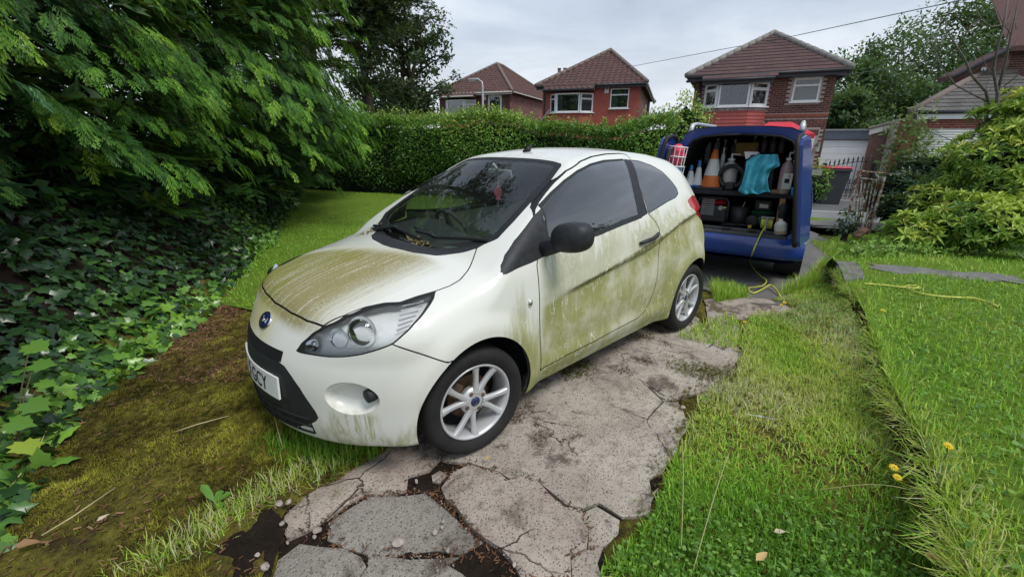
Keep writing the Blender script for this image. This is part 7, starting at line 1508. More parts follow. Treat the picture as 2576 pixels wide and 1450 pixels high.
# ---------------- wheels
def make_wheel(parent, loc, flip, steer, spin):
    wh = bpy.data.objects.new('wheel', None); COL.objects.link(wh); wh.parent = parent; wh.location = loc; wh.rotation_euler = (0, 0, steer+(math.pi if flip else 0)); wh.empty_display_size = .1
    R = .2905
    prof = [(.196, .030), (.202, .050), (.215, .066), (.24, .078), (.262, .079), (.278, .070), (.287, .055), (R, .03), (R, .0), (R, -.06), (.287, -.085), (.27, -.10), (.24, -.105), (.20, -.08)]
    sp = Matrix.Rotation(spin, 4, 'Y')
    MB().lathe(prof, 64, axis='y').build('tyre', 'rubber', wh, True)
    mb = MB(); mb.lathe([(.203, .052), (.207, .060), (.203, .064), (.196, .062), (.190, .050), (.184, .028), (.182, -.02), (.190, -.08), (.2, -.09)], 64, axis='y'); rim = mb.build('rim', 'alloy', wh, True)
    mb = MB(); mb.lathe([(.075, .030), (.068, .042), (.050, .046), (.030, .047), (.001, .047)], 40, axis='y'); mb.lathe([(.075, .030), (.07, .0), (.05, -.02)], 40, axis='y'); mb.build('hub', 'alloy', rim, True)
    for i in range(8):
        a = spin+2*math.pi*(i//2)/4+(.30 if i % 2 else -.30); a0 = spin+2*math.pi*(i//2)/4+(.16 if i % 2 else -.16)
        mb = MB(); ns = 7; rows = []
        for k in range(ns):
            t = k/(ns-1); r = .045+t*.148; an = a0+(a-a0)*(t**.8)*1.18; wd = (.021+.010*(1-t)**2-.004*math.sin(t*math.pi)+.011*t**3); h = .046-.012*math.sin(t*math.pi)*.4+.008*t; c_, s_ = math.cos(an), math.sin(an)
            row = []
            for (u, yy) in ((-1, -.014), (-1, -.002), (-.62, .007), (0, .004), (.62, .007), (1, -.002), (1, -.014)):
                row.append((r*c_-u*wd*.62*s_, h+yy, r*s_+u*wd*.62*c_))
            rows.append(row)
        V = [p for rw in rows for p in rw]; F = [(k*7+j, (k+1)*7+j, (k+1)*7+j+1, k*7+j+1) for k in range(ns-1) for j in range(6)]
        mb.add(V, F); mb.build('spoke', 'alloy', rim, True)
    for i in range(4):
        a = spin+math.pi/4+i*math.pi/2; mb = MB(); mb.lathe([(.011, .044), (.012, .048), (.009, .05), (.001, .05)], 10, axis='y', M4=Matrix.Translation((.052*math.cos(a), 0, .052*math.sin(a)))); mb.build('wheel_bolt', 'brake_iron', rim)
    mb = MB(); mb.lathe([(.026, .047), (.025, .051), (.001, .052)], 24, axis='y'); cp = mb.build('centre_cap', 'badge_blue', rim, True)
    MB().lathe([(.12, -.02), (.12, -.035), (.001, -.035)], 32, axis='y').build('brake_disc', 'brake_iron', wh)
    MB().bbox(-.04, .04, -.045, .0, .07, .125, .01, Matrix.Rotation(.9, 4, 'Y')).build('brake_calliper', 'brake_iron', wh)
    MB().lathe([(.19, -.07), (.001, -.07)], 32, axis='y').build('inner_wheel', 'void_black', wh)
    return wh
for (x, y, fl, st, sp) in ((0, .715, False, -.1176, .35), (-2.3, .715, False, 0, .9), (0, -.715, True, -.1176, .1), (-2.3, -.715, True, 0, .5)):
    make_wheel(car, (x, y, .2905), fl, st, sp)
# wheel-arch liners, floor, bulkheads (dark)
for xa in (0., -2.3):
    for sg in (1, -1):
        n = 20; pts = [(xa+.375*math.cos(a), .30+.375*math.sin(a)) for a in np.linspace(-.15, math.pi+.15, n)]
        V = [(x, y*sg, z) for (x, z) in pts for y in (.70, .40)]+[(xa, .40*sg, .3)]
        F = [(2*i, 2*i+2, 2*i+3, 2*i+1) for i in range(n-1)]+[(2*i+1, 2*i+3, 2*n) for i in range(n-1)]
        MB().add(V, F).build('arch_liner', 'seal_black', car)
MB().box(-2.7, .42, -.38, .38, .205, .25).build('floor_pan', 'seal_black', car); MB().box(-1.92, -.40, -.70, .70, .215, .26).build('floor_side', 'seal_black', car); MB().box(.0, .05, -.4, .4, .2, .85).build('bulkhead', 'seal_black', car); MB().box(-2.6, -2.0, -.38, .38, .255, .62).build('boot_floor', 'seal_black', car)
# ---------------- cabin
V_ = []; F_ = []; ny = 16; prof = [(-.20, .955), (-.30, .965), (-.42, .975), (-.54, .965), (-.60, .93), (-.64, .86), (-.62, .72), (-.58, .45)]
for (x, z) in prof:
    for j in range(ny+1):
        y = -.68+1.36*j/ny; hump = .055*math.exp(-((y+.36)/.17)**2)*(1 if z > .9 else .4); V_.append((x-.02*math.exp(-((y+.36)/.2)**2), y, z+hump-(.05 if abs(y) > .62 and z > .9 else 0)))
for i in range(len(prof)-1):
    for j in range(ny): F_.append((i*(ny+1)+j, i*(ny+1)+j+1, (i+1)*(ny+1)+j+1, (i+1)*(ny+1)+j))
obj('dashboard', V_, F_, 'interior_dark', car, True)
sw = bpy.data.objects.new('steering_wheel', None); COL.objects.link(sw); sw.parent = car; sw.location = (-.72, -.36, .90); sw.rotation_euler = (0, math.radians(-64), 0); sw.empty_display_size = .1
MB().tube([(.185*math.cos(a), .185*math.sin(a), 0) for a in np.linspace(0, 2*math.pi, 33)], .016, 8, cap=False).build('wheel_rim', 'interior_dark', sw, True)
mb = MB(); mb.bbox(-.06, .06, -.075, .075, -.035, .02, .02); mb.build('airbag_cover', 'interior_dark', sw, True)
for a in (0., math.pi, -math.pi/2):
    MB().tube([(.05*math.cos(a), .05*math.sin(a), -.01), (.18*math.cos(a), .18*math.sin(a), 0)], [.03, .016], 6).build('spoke', 'interior_dark', sw)
for y in (-.36, .36):
    st = bpy.data.objects.new('front_seat', None); COL.objects.link(st); st.parent = car; st.location = (-1.28, y, .34); st.empty_display_size = .1
    MB().bbox(-.24, .28, -.24, .24, .0, .20, .06).build('seat_cushion', 'seat_cloth', st, True)
    MB().bbox(-.06, .08, -.235, .235, .15, .72, .055, Matrix.Translation((-.24, 0, 0)) @ Matrix.Rotation(-.30, 4, 'Y')).build('seat_back', 'seat_cloth', st, True)
    MB().bbox(-.045, .055, -.13, .13, .76, .95, .04, Matrix.Translation((-.24, 0, 0)) @ Matrix.Rotation(-.28, 4, 'Y')).build('headrest', 'seat_cloth', st, True)
mb = MB(); mb.bbox(-2.10, -1.95, -.60, .60, .45, 1.02, .05); mb.bbox(-2.0, -1.6, -.60, .60, .40, .58, .05); mb.build('rear_seat', 'seat_cloth', car, True)
rm = MB().bbox(-.012, .012, -.115, .115, -.032, .032, .012, Matrix.Translation((-.86, 0, 1.335)) @ Matrix.Rotation(.25, 4, 'Y')).build('rear_view_mirror', 'interior_grey', car, True)
MB().tube([(-.80, 0, 1.40), (-.85, 0, 1.345)], .01, 6).build('mirror_stalk', 'interior_grey', rm)
# pink tree-shaped air freshener hanging on a string from the mirror (a thing of its own)
def car_w(x, y, z): return (CAR_X+x*_cc-y*_cs, CAR_Y+x*_cs+y*_cc, z)
af = thing('air_freshener', 'pink tree-shaped card hanging from the mirror behind the windscreen', 'air freshener', car_w(-.84, 0., 1.16), .12)
out = [(-.016, 0), (.016, 0), (.016, .016), (.010, .018), (.010, .026), (.026, .030), (.022, .040), (.031, .052), (.024, .062), (.026, .072), (.014, .080), (.012, .094), (.0, .112)]
pts = out+[(-x, z) for x, z in out[::-1]][1:-1]
mb = MB(); mb.prism(pts, -.0012, .0012, Matrix.Rotation(math.pi/2, 4, 'X')); mb.build('card', 'pink_card', af)
MB().tube([(0, 0, .112), (0, 0, .16)], .0012, 4).build('string', 'plate_white', af)
MB().tube([(0, 0, 0), (0, 0, -.045)], .0015, 4).build('stick', 'plate_white', af)
print('car', len(CT), 'tris')
# ================================================================== blue van, rear doors open
VX, VY, VYAW = 2.70, 5.48, 1.0
VZ = -.075
VM = Matrix.Translation((VX, VY, VZ)) @ Matrix.Rotation(VYAW, 4, 'Z'); VMI = VM.inverted()
cV = crop(2550, 450, .4481)
def vloc(x, y, dep):
    """pixel of the van crop -> van-local (y, z) on the cross plane x = dep"""
    o = VMI @ Vector(EYE); d = (VMI @ Vector(EYE+px_ray(*cV(x, y))))-o; t = (dep-o.x)/d.x; p = o+d*t; return p.y, p.z
def vlocy(x, y, yy):
    o = VMI @ Vector(EYE); d = (VMI @ Vector(EYE+px_ray(*cV(x, y))))-o; t = (yy-o.y)/d.y; p = o+d*t; return p.x, p.z
M('van_blue', (.012, .042, .23), (.018, .055, .29), 3, .28, spec=.5, coat=.5); M('van_lining', (.012, .013, .016), (.022, .023, .027), 14, .9); M('van_trim', (.05, .055, .06), (.075, .08, .085), 12, .6)
van = thing('blue_van', 'dark blue van with rear doors open and cleaning gear inside', 'van', (VX, VY, VZ), VYAW)
prof = [(.0, .24), (.70, .24), (.80, .27), (.845, .40), (.86, .62), (.86, .85), (.845, 1.0), (.80, 1.18), (.735, 1.42), (.685, 1.58), (.63, 1.68), (.52, 1.735), (.30, 1.755), (0, 1.76)]
lift_ = lambda z: z+.055*float(sstep(.8, 1.6, np.array(z)))
prof = [(y, lift_(z)) for y, z in prof]
zt_x = smooth_curve([(-.2, 1.815), (2.1, 1.815), (2.5, 1.52), (2.95, 1.12), (3.3, 1.03), (3.7, .92), (3.95, .72), (4.05, .5)], .06)
def ring(x, inset=0.):
    zt = float(zt_x(x)); out = []; fw = 1-.18*max(0, (x-3.2)/.85)**2; sc = 1. if x > .12 else 1-.02*(1-x/.12)
    for (y, z) in prof:
        k = min(1., max(0, (zt-.24)/(1.815-.24))) if x > 2.1 else 1.
        out.append(((y-inset)*fw*sc if y > 0 else 0., .24+(z-.24)*k))
    return out
xs = [0., .04, .12, .5, 1., 1.6, 2.1, 2.35, 2.6, 2.8, 2.95, 3.15, 3.4, 3.65, 3.85, 3.97, 4.02]; np_ = len(prof); V = []; F = []
for x in xs:
    rg_ = ring(x); V += [(x, y, z) for y, z in rg_]+[(x, -y, z) for y, z in rg_[::-1][1:-1]]
m_ = 2*np_-2
for i in range(len(xs)-1):
    for j in range(m_): F.append((i*m_+j, i*m_+(j+1) % m_, (i+1)*m_+(j+1) % m_, (i+1)*m_+j))
F.append(tuple((len(xs)-1)*m_+j for j in range(m_)))
o_ = obj('body_shell', V, F, 'van_blue', van, True); o_.data.set_sharp_from_angle(angle=math.radians(50))
# rear frame round the opening
opn = [(0, .56), (.66, .56), (.72, .62), (.74, .90), (.715, 1.10), (.655, 1.34), (.605, 1.49), (.535, 1.59), (.42, 1.64), (.2, 1.66), (0, 1.665)]
outer = [(0, .30), (.74, .30), (.84, .45), (.855, .85), (.825, 1.05), (.745, 1.36), (.69, 1.54), (.62, 1.67), (.5, 1.728), (.25, 1.75), (0, 1.755)]
opn = [(y, lift_(z)) for y, z in opn]; outer = [(y, lift_(z)) for y, z in outer]
V = []; F = []
for sg in (1, -1):
    b = len(V); n = len(opn); V += [(-.015 if 0 < i < 10 else -.015, y*sg, z) for i, (y, z) in enumerate(outer)]+[(.02, y*sg, z) for y, z in opn]+[(.10, y*.985*sg, z) for y, z in opn]
    F += [(b+i, b+i+1, b+n+i+1, b+n+i) for i in range(n-1)]+[(b+n+i, b+n+i+1, b+2*n+i+1, b+2*n+i) for i in range(n-1)]
fr_ = obj('rear_frame', V, F, 'van_blue', van, True); fr_.data.set_sharp_from_angle(angle=math.radians(40))
for sg in (1, -1): MB().tube([(.01, y*sg, z) for y, z in opn[2:]], .016, 6).build('door_seal', 'seal_black', fr_, True)
# load bay lining
V = []; n = len(opn)
for (x, k) in ((.10, .985), (1.55, .97)): V += [(x, y*k, z) for y, z in opn]+[(x, -y*k, z) for y, z in opn[::-1][1:-1]]
mm = 2*n-2; F = [(j, (j+1) % mm, mm+(j+1) % mm, mm+j) for j in range(mm)]+[tuple(mm+j for j in range(mm))]; obj('load_bay', V, F, 'van_lining', van)
# bumper, step, lights, rails, mirror, wheels
bp = [(-.10, .30), (-.125, .36), (-.125, .48), (-.10, .545), (.0, .55)]; V = []; F = []; ys = np.linspace(-.87, .87, 25)
for y in ys:
    cv = .10*max(0, (abs(y)-.60)/.27)**2
    for (x, z) in bp: V.append((x+cv, y, z))
for i in range(24):
    for j in range(4): F.append((i*5+j, (i+1)*5+j, (i+1)*5+j+1, i*5+j+1))
V += [(x, y, z) for y in ys for (x, z) in ((.0, .30),)]; F += [(i*5, 125+i, 126+i, (i+1)*5) for i in range(24)]
bm_ = obj('rear_bumper', V, F, 'van_blue', van, True)
MB().bbox(-.095, .16, -.66, .66, .545, .575, .008).build('bumper_step', 'van_trim', bm_); MB().bbox(.05, .14, -.6, .6, .575, .60, .008).build('sill_strip', 'van_trim', bm_)
for y in (-.3, 0., .3): MB().bbox(.0, .05, y-.05, y+.05, .576, .605, .01).build('catch', 'seal_black', bm_)
for sg in (1, -1):
    MB().add([(-.02, .70*sg, .62), (-.02, .765*sg, .62), (-.02, .79*sg, 1.02), (-.02, .735*sg, 1.02), (-.028, .71*sg, .63), (-.028, .755*sg, .63), (-.028, .78*sg, 1.0), (-.028, .74*sg, 1.0)], [(4, 5, 6, 7), (0, 1, 5, 4), (1, 2, 6, 5), (2, 3, 7, 6), (3, 0, 4, 7)]).build('tail_lamp', 'red_lens', van)
    rl = MB().tube([(.14, .60*sg, 1.755), (.20, .60*sg, 1.835), (.42, .60*sg, 1.86), (1.9, .60*sg, 1.875), (2.05, .60*sg, 1.80)], [.035, .026, .020, .020, .03], 8).build('roof_rail', M('rail_silver', (.52, .53, .54), (.60, .61, .62), 9, .45, metal=.3), van, True)
    for (x, y_) in ((.66, .78), (3.2, .76)):
        wh = bpy.data.objects.new('wheel', None); COL.objects.link(wh); wh.parent = van; wh.location = (x, (y_-.10)*sg, .31); wh.rotation_euler = (0, 0, 0 if sg > 0 else PI)
        MB().lathe([(.19, .04), (.22, .09), (.27, .10), (.30, .085), (.31, .05), (.31, -.06), (.29, -.09), (.19, -.09)], 40, axis='y').build('tyre', 'rubber', wh, True); MB().lathe([(.2, .05), (.18, .07), (.10, .06), (.001, .075)], 32, axis='y').build('rim', 'alloy', wh, True)
        MB().lathe([(.19, -.08), (.001, -.08)], 24, axis='y').build('inner_wheel', 'void_black', wh)
        arch = MB().lathe([(.36, .0), (.36, -.3), (.0, -.3)], 32, axis='y', M4=Matrix.Translation((x, (y_+.10)*sg, .31)) @ Matrix.Diagonal((1, sg, 1, 1))); arch.build('wheel_arch', 'seal_black', van)
mz = vlocy(1430, 500, -.98); mr = MB().bbox(-.06, .06, -.13, .13, -.085, .085, .04, Matrix.Translation((mz[0], -.98, mz[1]))).build('door_mirror', 'black_plastic', van, True)
MB().bbox(-.068, -.062, -.105, .105, -.065, .065, .002, Matrix.Translation((mz[0], -.98, mz[1]))).build('mirror_glass', 'chrome', mr); MB().tube([(mz[0]+.02, -.87, mz[1]-.06), (mz[0], -.80, mz[1]-.08)], .025, 6).build('mirror_arm', 'black_plastic', mr)
for sg in (1, -1):
    MB().add([(1.15, .822*sg, 1.12), (2.35, .822*sg, 1.12), (2.25, .735*sg, 1.50), (1.15, .72*sg, 1.50)], [(0, 1, 2, 3) if sg < 0 else (3, 2, 1, 0)]).build('side_glass', 'glass_side', van)
MB().add([(2.36, -.60, 1.60), (2.36, .60, 1.60), (2.93, .74, 1.17), (2.93, -.74, 1.17)], [(0, 1, 2, 3)]).build('windscreen', 'glass_side', van)
# open doors
DP = [(0, .58), (.60, .58), (.64, .64), (.64, 1.60), (.60, 1.67), (.40, 1.70), (.20, 1.685), (.11, 1.60), (.07, 1.40), (.02, 1.10), (0, .95)]
def van_door(sg, ang):
    """sg +1: left door. u runs from the hinge to the free edge"""
    base = Matrix.Translation((-.02, .84*sg, 0)); R_ = Matrix.Rotation(sg*ang, 4, 'Z')       # closed: u points to -y*sg
    fl = Matrix(((0, 1, 0, 0), (-sg, 0, 0, 0), (0, 0, 1, 0), (0, 0, 0, 1)))                      # local (u, v, z) -> van axes at closed; v = into the van
    M4 = base @ Matrix.Rotation(-sg*ang, 4, 'Z') @ fl
    n = len(DP); V = [(u, -.026, z) for u, z in DP]+[(u, .026, z) for u, z in DP]; F = [tuple(range(n)), tuple(range(2*n-1, n-1, -1))]+[(i, n+i, n+(i+1) % n, (i+1) % n) for i in range(n)]
    sh4 = Matrix.Identity(4); sh4[1][2] = -sg*.15; sh4[1][3] = sg*.15*.75; M4 = sh4 @ M4      # the hinge line leans in with the pillar
    d = obj('rear_door', [tuple(M4 @ Vector(v)) for v in V], F, 'van_blue', van)
    MB().tube([tuple(M4 @ Vector((u, .026, z))) for u, z in DP[1:9]], .024, 6).build('door_seal', 'seal_black', d, True)
    return d, M4
dL, ML = van_door(1, math.radians(92)); dR, MR = van_door(-1, math.radians(82))
def patch(par, M4, u0, u1, z0, z1, v, mat, name): return MB().add([tuple(M4 @ Vector(p)) for p in ((u0, v, z0), (u1, v, z0), (u1, v, z1), (u0, v, z1))], [(0, 1, 2, 3)]).build(name, mat, par)
MB().bbox(.10, .58, .036, .050, 1.10, 1.32, .006, ML).build('door_card', 'van_lining', dL); MB().bbox(.36, .50, .036, .075, 1.44, 1.56, .01, ML).build('door_latch', 'van_trim', dL)
t_ = letters('the Valeter', .085, 'plate_white', dL, None, None); t_.matrix_local = ML @ Matrix(((-1, 0, 0, .56), (0, 0, 1, .054), (0, 1, 0, 1.235), (0, 0, 0, 1)))
MB().bbox(.1, .6, .036, .055, .62, 1.0, .01, MR).build('door_card', 'van_lining', dR)
# ---------------- the load
shz = vloc(600, 660, .12)[1]
sh = MB().bbox(.10, 1.1, -.69, .69, shz-.05, shz, .006).build('shelf', 'van_lining', van)
for y in (.62, -.55): MB().bbox(.10, .16, y-.03, y+.03, .60, shz-.05, .004).build('shelf_post', M('ply_wood', (.30, .15, .07), (.38, .20, .10), 8, .8), van)
def vt(name, label, cat, x, y, z, rz=0., group=None): return thing(name, label, cat, tuple(VM @ Vector((x, y, z))), VYAW+rz, group)
M('cone_orange', (.68, .16, .03), (.74, .20, .04), 8, .55); M('cone_white', (.66, .66, .64), (.74, .74, .72), 40, .6); M('soft_white', (.72, .73, .74), (.78, .79, .80), 9, .45); M('jug_clear', (.52, .50, .50), (.60, .58, .57), 6, .35)
M('cap_blue', (.03, .20, .48), (.05, .26, .55), 9, .4); M('towel_cyan', (.05, .36, .50), (.09, .46, .60), 26, .95, bmp=.6, bscale=160, bdist=.006); M('gen_red', (.36, .02, .03), (.45, .03, .04), 6, .3, coat=.4); M('kit_green', (.015, .15, .06), (.025, .20, .08), 6, .5); M('kit_black', (.02, .021, .023), (.035, .036, .04), 9, .5)
M('hose_yellow', (.55, .56, .08), (.64, .64, .14), 12, .5); M('bottle_dark', (.14, .12, .13), (.24, .21, .22), 9, .3); M('yellow_tool', (.62, .44, .03), (.70, .50, .05), 9, .6); M('rag_red', (.60, .05, .10), (.72, .10, .16), 20, .9); M('pink_soap', (.40, .28, .30), (.46, .34, .35), 5, .35); M('card_yellow', (.42, .30, .08), (.50, .36, .12), 9, .9); M('lime_tool', (.35, .60, .20), rough=.5); M('grey_tool', (.30, .31, .32), (.36, .37, .38), 9, .5); M('yellow_label', (.72, .60, .04), rough=.6); M('red_dot', (.65, .04, .05), rough=.4)
# traffic cone
y_, z_ = vloc(505, 600, .32); zt_ = vloc(540, 300, .32)[1]; hh = zt_-shz-.03
c_ = vt('traffic_cone', 'orange and white traffic cone standing on the van shelf', 'cone', .32, y_, shz)
MB().bbox(-.17, .17, -.17, .17, 0, .035, .012).build('base', 'kit_black', c_)
rr = lambda t: .125*(1-t)+.028*t
for (a, b, mt, nm) in ((0, .30, 'cone_orange', 'lower_cone'), (.30, .74, 'cone_white', 'reflective_sleeve'), (.74, 1, 'cone_orange', 'cone_tip')): MB().lathe([(rr(a)+(.004 if mt == 'cone_white' else 0), .035+hh*a), (rr(b)+(.004 if mt == 'cone_white' else 0), .035+hh*b)]+([(.001, .035+hh)] if b == 1 else []), 28).build(nm, mt, c_, True)
def bottle(name, label, x, px_c, w, h, mat, capmat, kind='trigger', group=None, zbase=None, cat='bottle'):
    y, z = vloc(*px_c, x); z = zbase if zbase is not None else z; o = vt(name, label, cat, x, y, z, rng.uniform(-.4, .4), group); r = w/2
    MB().lathe([(.001, 0), (r*.95, 0), (r, .01), (r, h*.62), (r*.8, h*.72), (r*.32, h*.80), (r*.32, h*.84)], 16).build('bottle', mat, o, True)
    if kind == 'trigger':
        MB().bbox(-.045, .03, -.014, .014, h*.86, h, .008).build('spray_head', capmat, o); MB().tube([(-.035, 0, h*.88), (-.05, 0, h*.76)], .006, 5).build('trigger', capmat, o)
    elif kind == 'pump':
        MB().lathe([(r*.45, h*.82), (r*.45, h*.88), (r*.12, h*.89), (r*.12, h)], 12).build('pump_collar', capmat, o); MB().tube([(0, 0, h), (0, -r*.9, h), (0, -r*1.0, h-.012)], .009, 6).build('pump_spout', capmat, o)
    else: MB().lathe([(r*.36, h*.83), (r*.36, h), (.001, h)], 12).build('cap', capmat, o)
    return o
for i, (x, lb) in enumerate([(610, 'left of the pair'), (690, 'right of the pair')]): bottle('spray_bottle', 'dark spray bottle with pale trigger, high on the van bulkhead above the cone', 1.25, (x, 400), .085, .30, 'bottle_dark', 'soft_white', group='trigger bottles above the cone')
for i, x in enumerate((875, 960, 1040, 1115)): bottle('spray_bottle', 'dark spray bottle with pale trigger in the row behind the cyan towel', 1.25, (x, 330), .085, .24, 'bottle_dark', 'soft_white', group='trigger bottles behind the towel')
for i, (x, y) in enumerate([(400, 350), (475, 345), (550, 340)]): q = vloc(x, y+10, 1.2); o = vt('spray_can', 'grey aerosol can on the upper rack left of the cone', 'can', 1.2, q[0], q[1], 0, 'cans on the upper rack'); MB().lathe([(.001, 0), (.04, 0), (.04, .17), (.025, .19), (.025, .21), (.001, .21)], 16).build('can', 'grey_tool', o, True); MB().lathe([(.02, .21), (.02, .235), (.001, .235)], 10).build('nozzle', 'soft_white', o)
for i, (x, y) in enumerate([(398, 418), (465, 416)]): q = vloc(x, y, 1.2); o = vt('small_tub', 'small grey tub on the lower rack left of the cone', 'tub', 1.2, q[0], q[1], 0, 'tubs on the lower rack'); MB().lathe([(.001, 0), (.038, 0), (.038, .10), (.001, .10)], 16).build('tub', 'grey_tool', o, True); MB().lathe([(.041, .10), (.041, .115), (.001, .116)], 16).build('lid', 'soft_white', o)
q = vloc(350, 628, .22)
for (dx_, dy, hh_, nm) in ((.0, .02, .30, 'white tapered bottle with blue cap and base at the left end of the van shelf'), (.05, -.065, .36, 'taller white tapered bottle with blue neck beside the shorter one on the van shelf')):
    o = vt('tapered_bottle', nm, 'bottle', .22+dx_, q[0]+.03+dy, shz); MB().lathe([(.001, 0), (.062, 0), (.064, .05)], 18).build('blue_base', 'cap_blue', o, True); MB().lathe([(.063, .05), (.03, hh_*.72), (.022, hh_*.76)], 18).build('bottle', 'soft_white', o, True); MB().lathe([(.022, hh_*.76), (.02, hh_), (.001, hh_)], 12).build('cap', 'cap_blue', o, True)
bottle('pump_jug', 'pale square jug with white pump behind the black hose', .45, (660, 560), .20, .44, 'jug_clear', 'soft_white', 'pump', zbase=shz); bottle('tall_white_tool', 'tall white bottle right of the cone', .55, (592, 500), .06, .34, 'soft_white', 'soft_white', 'cap', zbase=shz+.18)
MB  # black hose coil
q = vloc(680, 560, .28); hs = vt('vacuum_hose', 'black ribbed vacuum hose coiled on the van shelf', 'hose', .28, q[0], shz); pts = []
for t in np.linspace(0, 1, 50): a = t*4*PI; pts.append((.02*math.sin(a*2)+.05*t, (.15-.02*t)*math.cos(a), .17+(.13)*math.sin(a)))
MB().tube(pts, .026, 8).build('coil', 'kit_black', hs, True); MB().bbox(-.05, .06, -.05, .06, .0, .10, .02).build('nozzle', 'kit_black', hs); MB().lathe([(.028, 0), (.03, .02), (.001, .03)], 14, axis='x', M4=Matrix.Translation((-.08, -.16, .03)) @ Matrix.Diagonal((-1, 1, 1, 1))).build('red_end_cap', 'red_dot', hs, True)
MB().tube([(.02, -.14, .03), (.0, -.17, .2), (.02, -.14, .36)], .026, 8).build('hose_end', 'kit_black', hs, True)
# cyan towel draped over a crate
tl = vt('cyan_towel', 'cyan towel draped over the van shelf edge', 'towel', .08, 0, 0); grid_u, grid_v = 26, 34; V = []; F = []
top = [vloc(x, y, .10) for x, y in ((905, 345), (1000, 338), (1090, 340))]; outl = lambda v: None
Lf = [(905, 345), (815, 400), (800, 500), (775, 600), (745, 655), (780, 680)]; Rt = [(1090, 340), (1112, 440), (1030, 480), (1000, 560), (1010, 640), (1030, 665)]
def edge_at(E_, v):
    k = v*(len(E_)-1); i = min(int(k), len(E_)-2); f_ = k-i; return np.array(E_[i])*(1-f_)+np.array(E_[i+1])*f_
for i in range(grid_v+1):
    v = i/grid_v; a, b = edge_at(Lf, v), edge_at(Rt, v)
    for j in range(grid_u+1):
        u = j/grid_u; p = a*(1-u)+b*u; dep = .065+.018*math.sin(u*21+v*2)+.012*math.sin(u*9-v*5)+.01*math.sin(v*17)*u; yy, zz_ = vloc(p[0], p[1]+(14*math.sin(u*PI)+6*math.sin(u*14))*v**4, dep); V.append((dep-.08, yy, zz_))
F = [(i*(grid_u+1)+j, i*(grid_u+1)+j+1, (i+1)*(grid_u+1)+j+1, (i+1)*(grid_u+1)+j) for i in range(grid_v) for j in range(grid_u)]
ob = obj('cloth', V, F, 'towel_cyan', tl, True); md = ob.modifiers.new('thick', 'SOLIDIFY'); md.thickness = .008
q0 = vloc(820, 640, .3); q1 = vloc(1095, 350, .3); ck = vt('black_crate', 'black crate under the cyan towel', 'crate', .32, (q0[0]+q1[0])/2, shz); MB().bbox(-.16, .2, -abs(q0[0]-q1[0])/2, abs(q0[0]-q1[0])/2, 0, q1[1]-shz, .02).build('box', 'kit_black', ck); MB().bbox(-.17, .21, -abs(q0[0]-q1[0])/2-.01, abs(q0[0]-q1[0])/2+.01, q1[1]-shz-.04, q1[1]-shz+.004, .01).build('rim', 'kit_black', ck)
q = vloc(860, 385, .2); o = vt('white_tray', 'white tapered scoop lying on the towel', 'scoop', .2, q[0], q[1]+.0); pp = [vloc(x, y, .2) for x, y in ((797, 318), (915, 320), (930, 332), (810, 384))]; MB().add([(0+k, a-q[0], b-q[1]) for k in (0, .1) for a, b in pp], [(0, 1, 2, 3), (7, 6, 5, 4), (0, 4, 5, 1), (1, 5, 6, 2), (2, 6, 7, 3), (3, 7, 4, 0)]).build('scoop', 'soft_white', o)
q = vloc(820, 300, 1.1); o = vt('yellow_card', 'yellow card box at the back of the van shelf', 'box', 1.1, q[0], q[1]); MB().bbox(-.05, .1, -.14, .14, -.09, .09, .004).build('box', 'card_yellow', o); MB().bbox(-.052, -.0505, -.12, .12, -.02, .05, .0002).build('flap', 'card_yellow', o)
bottle('hand_wash_jug', 'large pink soap jug with white pump at the right end of the shelf', .20, (1135, 660), .14, .47, 'pink_soap', 'soft_white', 'pump', zbase=shz); q = vloc(1150, 600, .11); 
o = [x for x in bpy.data.objects if x.name.startswith('hand_wash_jug')][0]; MB().bbox(-.075, -.068, -.05, .05, .06, .24, .002).build('label', 'soft_white', o); MB().bbox(-.078, -.0745, -.02, .03, .13, .18, .001).build('label_mark', 'kit_black', o); MB().bbox(-.078, -.0745, -.02, .0, .20, .22, .001).build('label_square', 'cone_orange', o)
q = vloc(410, 560, .5); o = vt('cyan_cloth', 'crumpled pale cyan cloth between the bottles and the cone', 'cloth', .5, q[0], shz); V = []; F = []
for i in range(9):
    for j in range(9): V.append((.08*(i-4)/4, .10*(j-4)/4, .05+.04*math.sin(i*1.7+j)+.03*math.sin(j*2.3)-.02*((i-4)**2+(j-4)**2)/16))
F = [(i*9+j, i*9+j+1, i*9+j+10, i*9+j+9) for i in range(8) for j in range(8)]; obj('cloth', V, F, M('cloth_pale', (.22, .52, .56), (.32, .62, .66), 20, .9), o, True)
# generator
ya, za = vloc(380, 965, .3); yb_, zb2 = vloc(680, 720, .3); cy_ = (ya+yb_)/2; hw = abs(ya-yb_)/2; ge = vt('generator', 'black petrol generator with a red tank on the van floor', 'generator', .3, cy_, .60); H_ = zb2-.60
MB().bbox(-.06, .40, -hw*.92, hw*.92, .03, H_*.70, .02).build('engine_cover', 'kit_black', ge); MB().bbox(-.05, .38, -hw*.80, hw*.80, H_*.70, H_*.92, .05).build('fuel_tank', 'gen_red', ge, True)
for (x) in (-.10, .42): MB().tube([(x, -hw, .02), (x, -hw, H_*.85), (x, -hw*.82, H_), (x, hw*.82, H_), (x, hw, H_*.85), (x, hw, .02)], .014, 8).build('frame_bar', 'kit_black', ge, True)
for k in range(10):
    for y0 in (hw*.80, hw*.42): MB().box(-.066, -.0605, y0-.09, y0, .12+k*.024, .132+k*.024).build('vent_slat', 'grey_tool', ge)
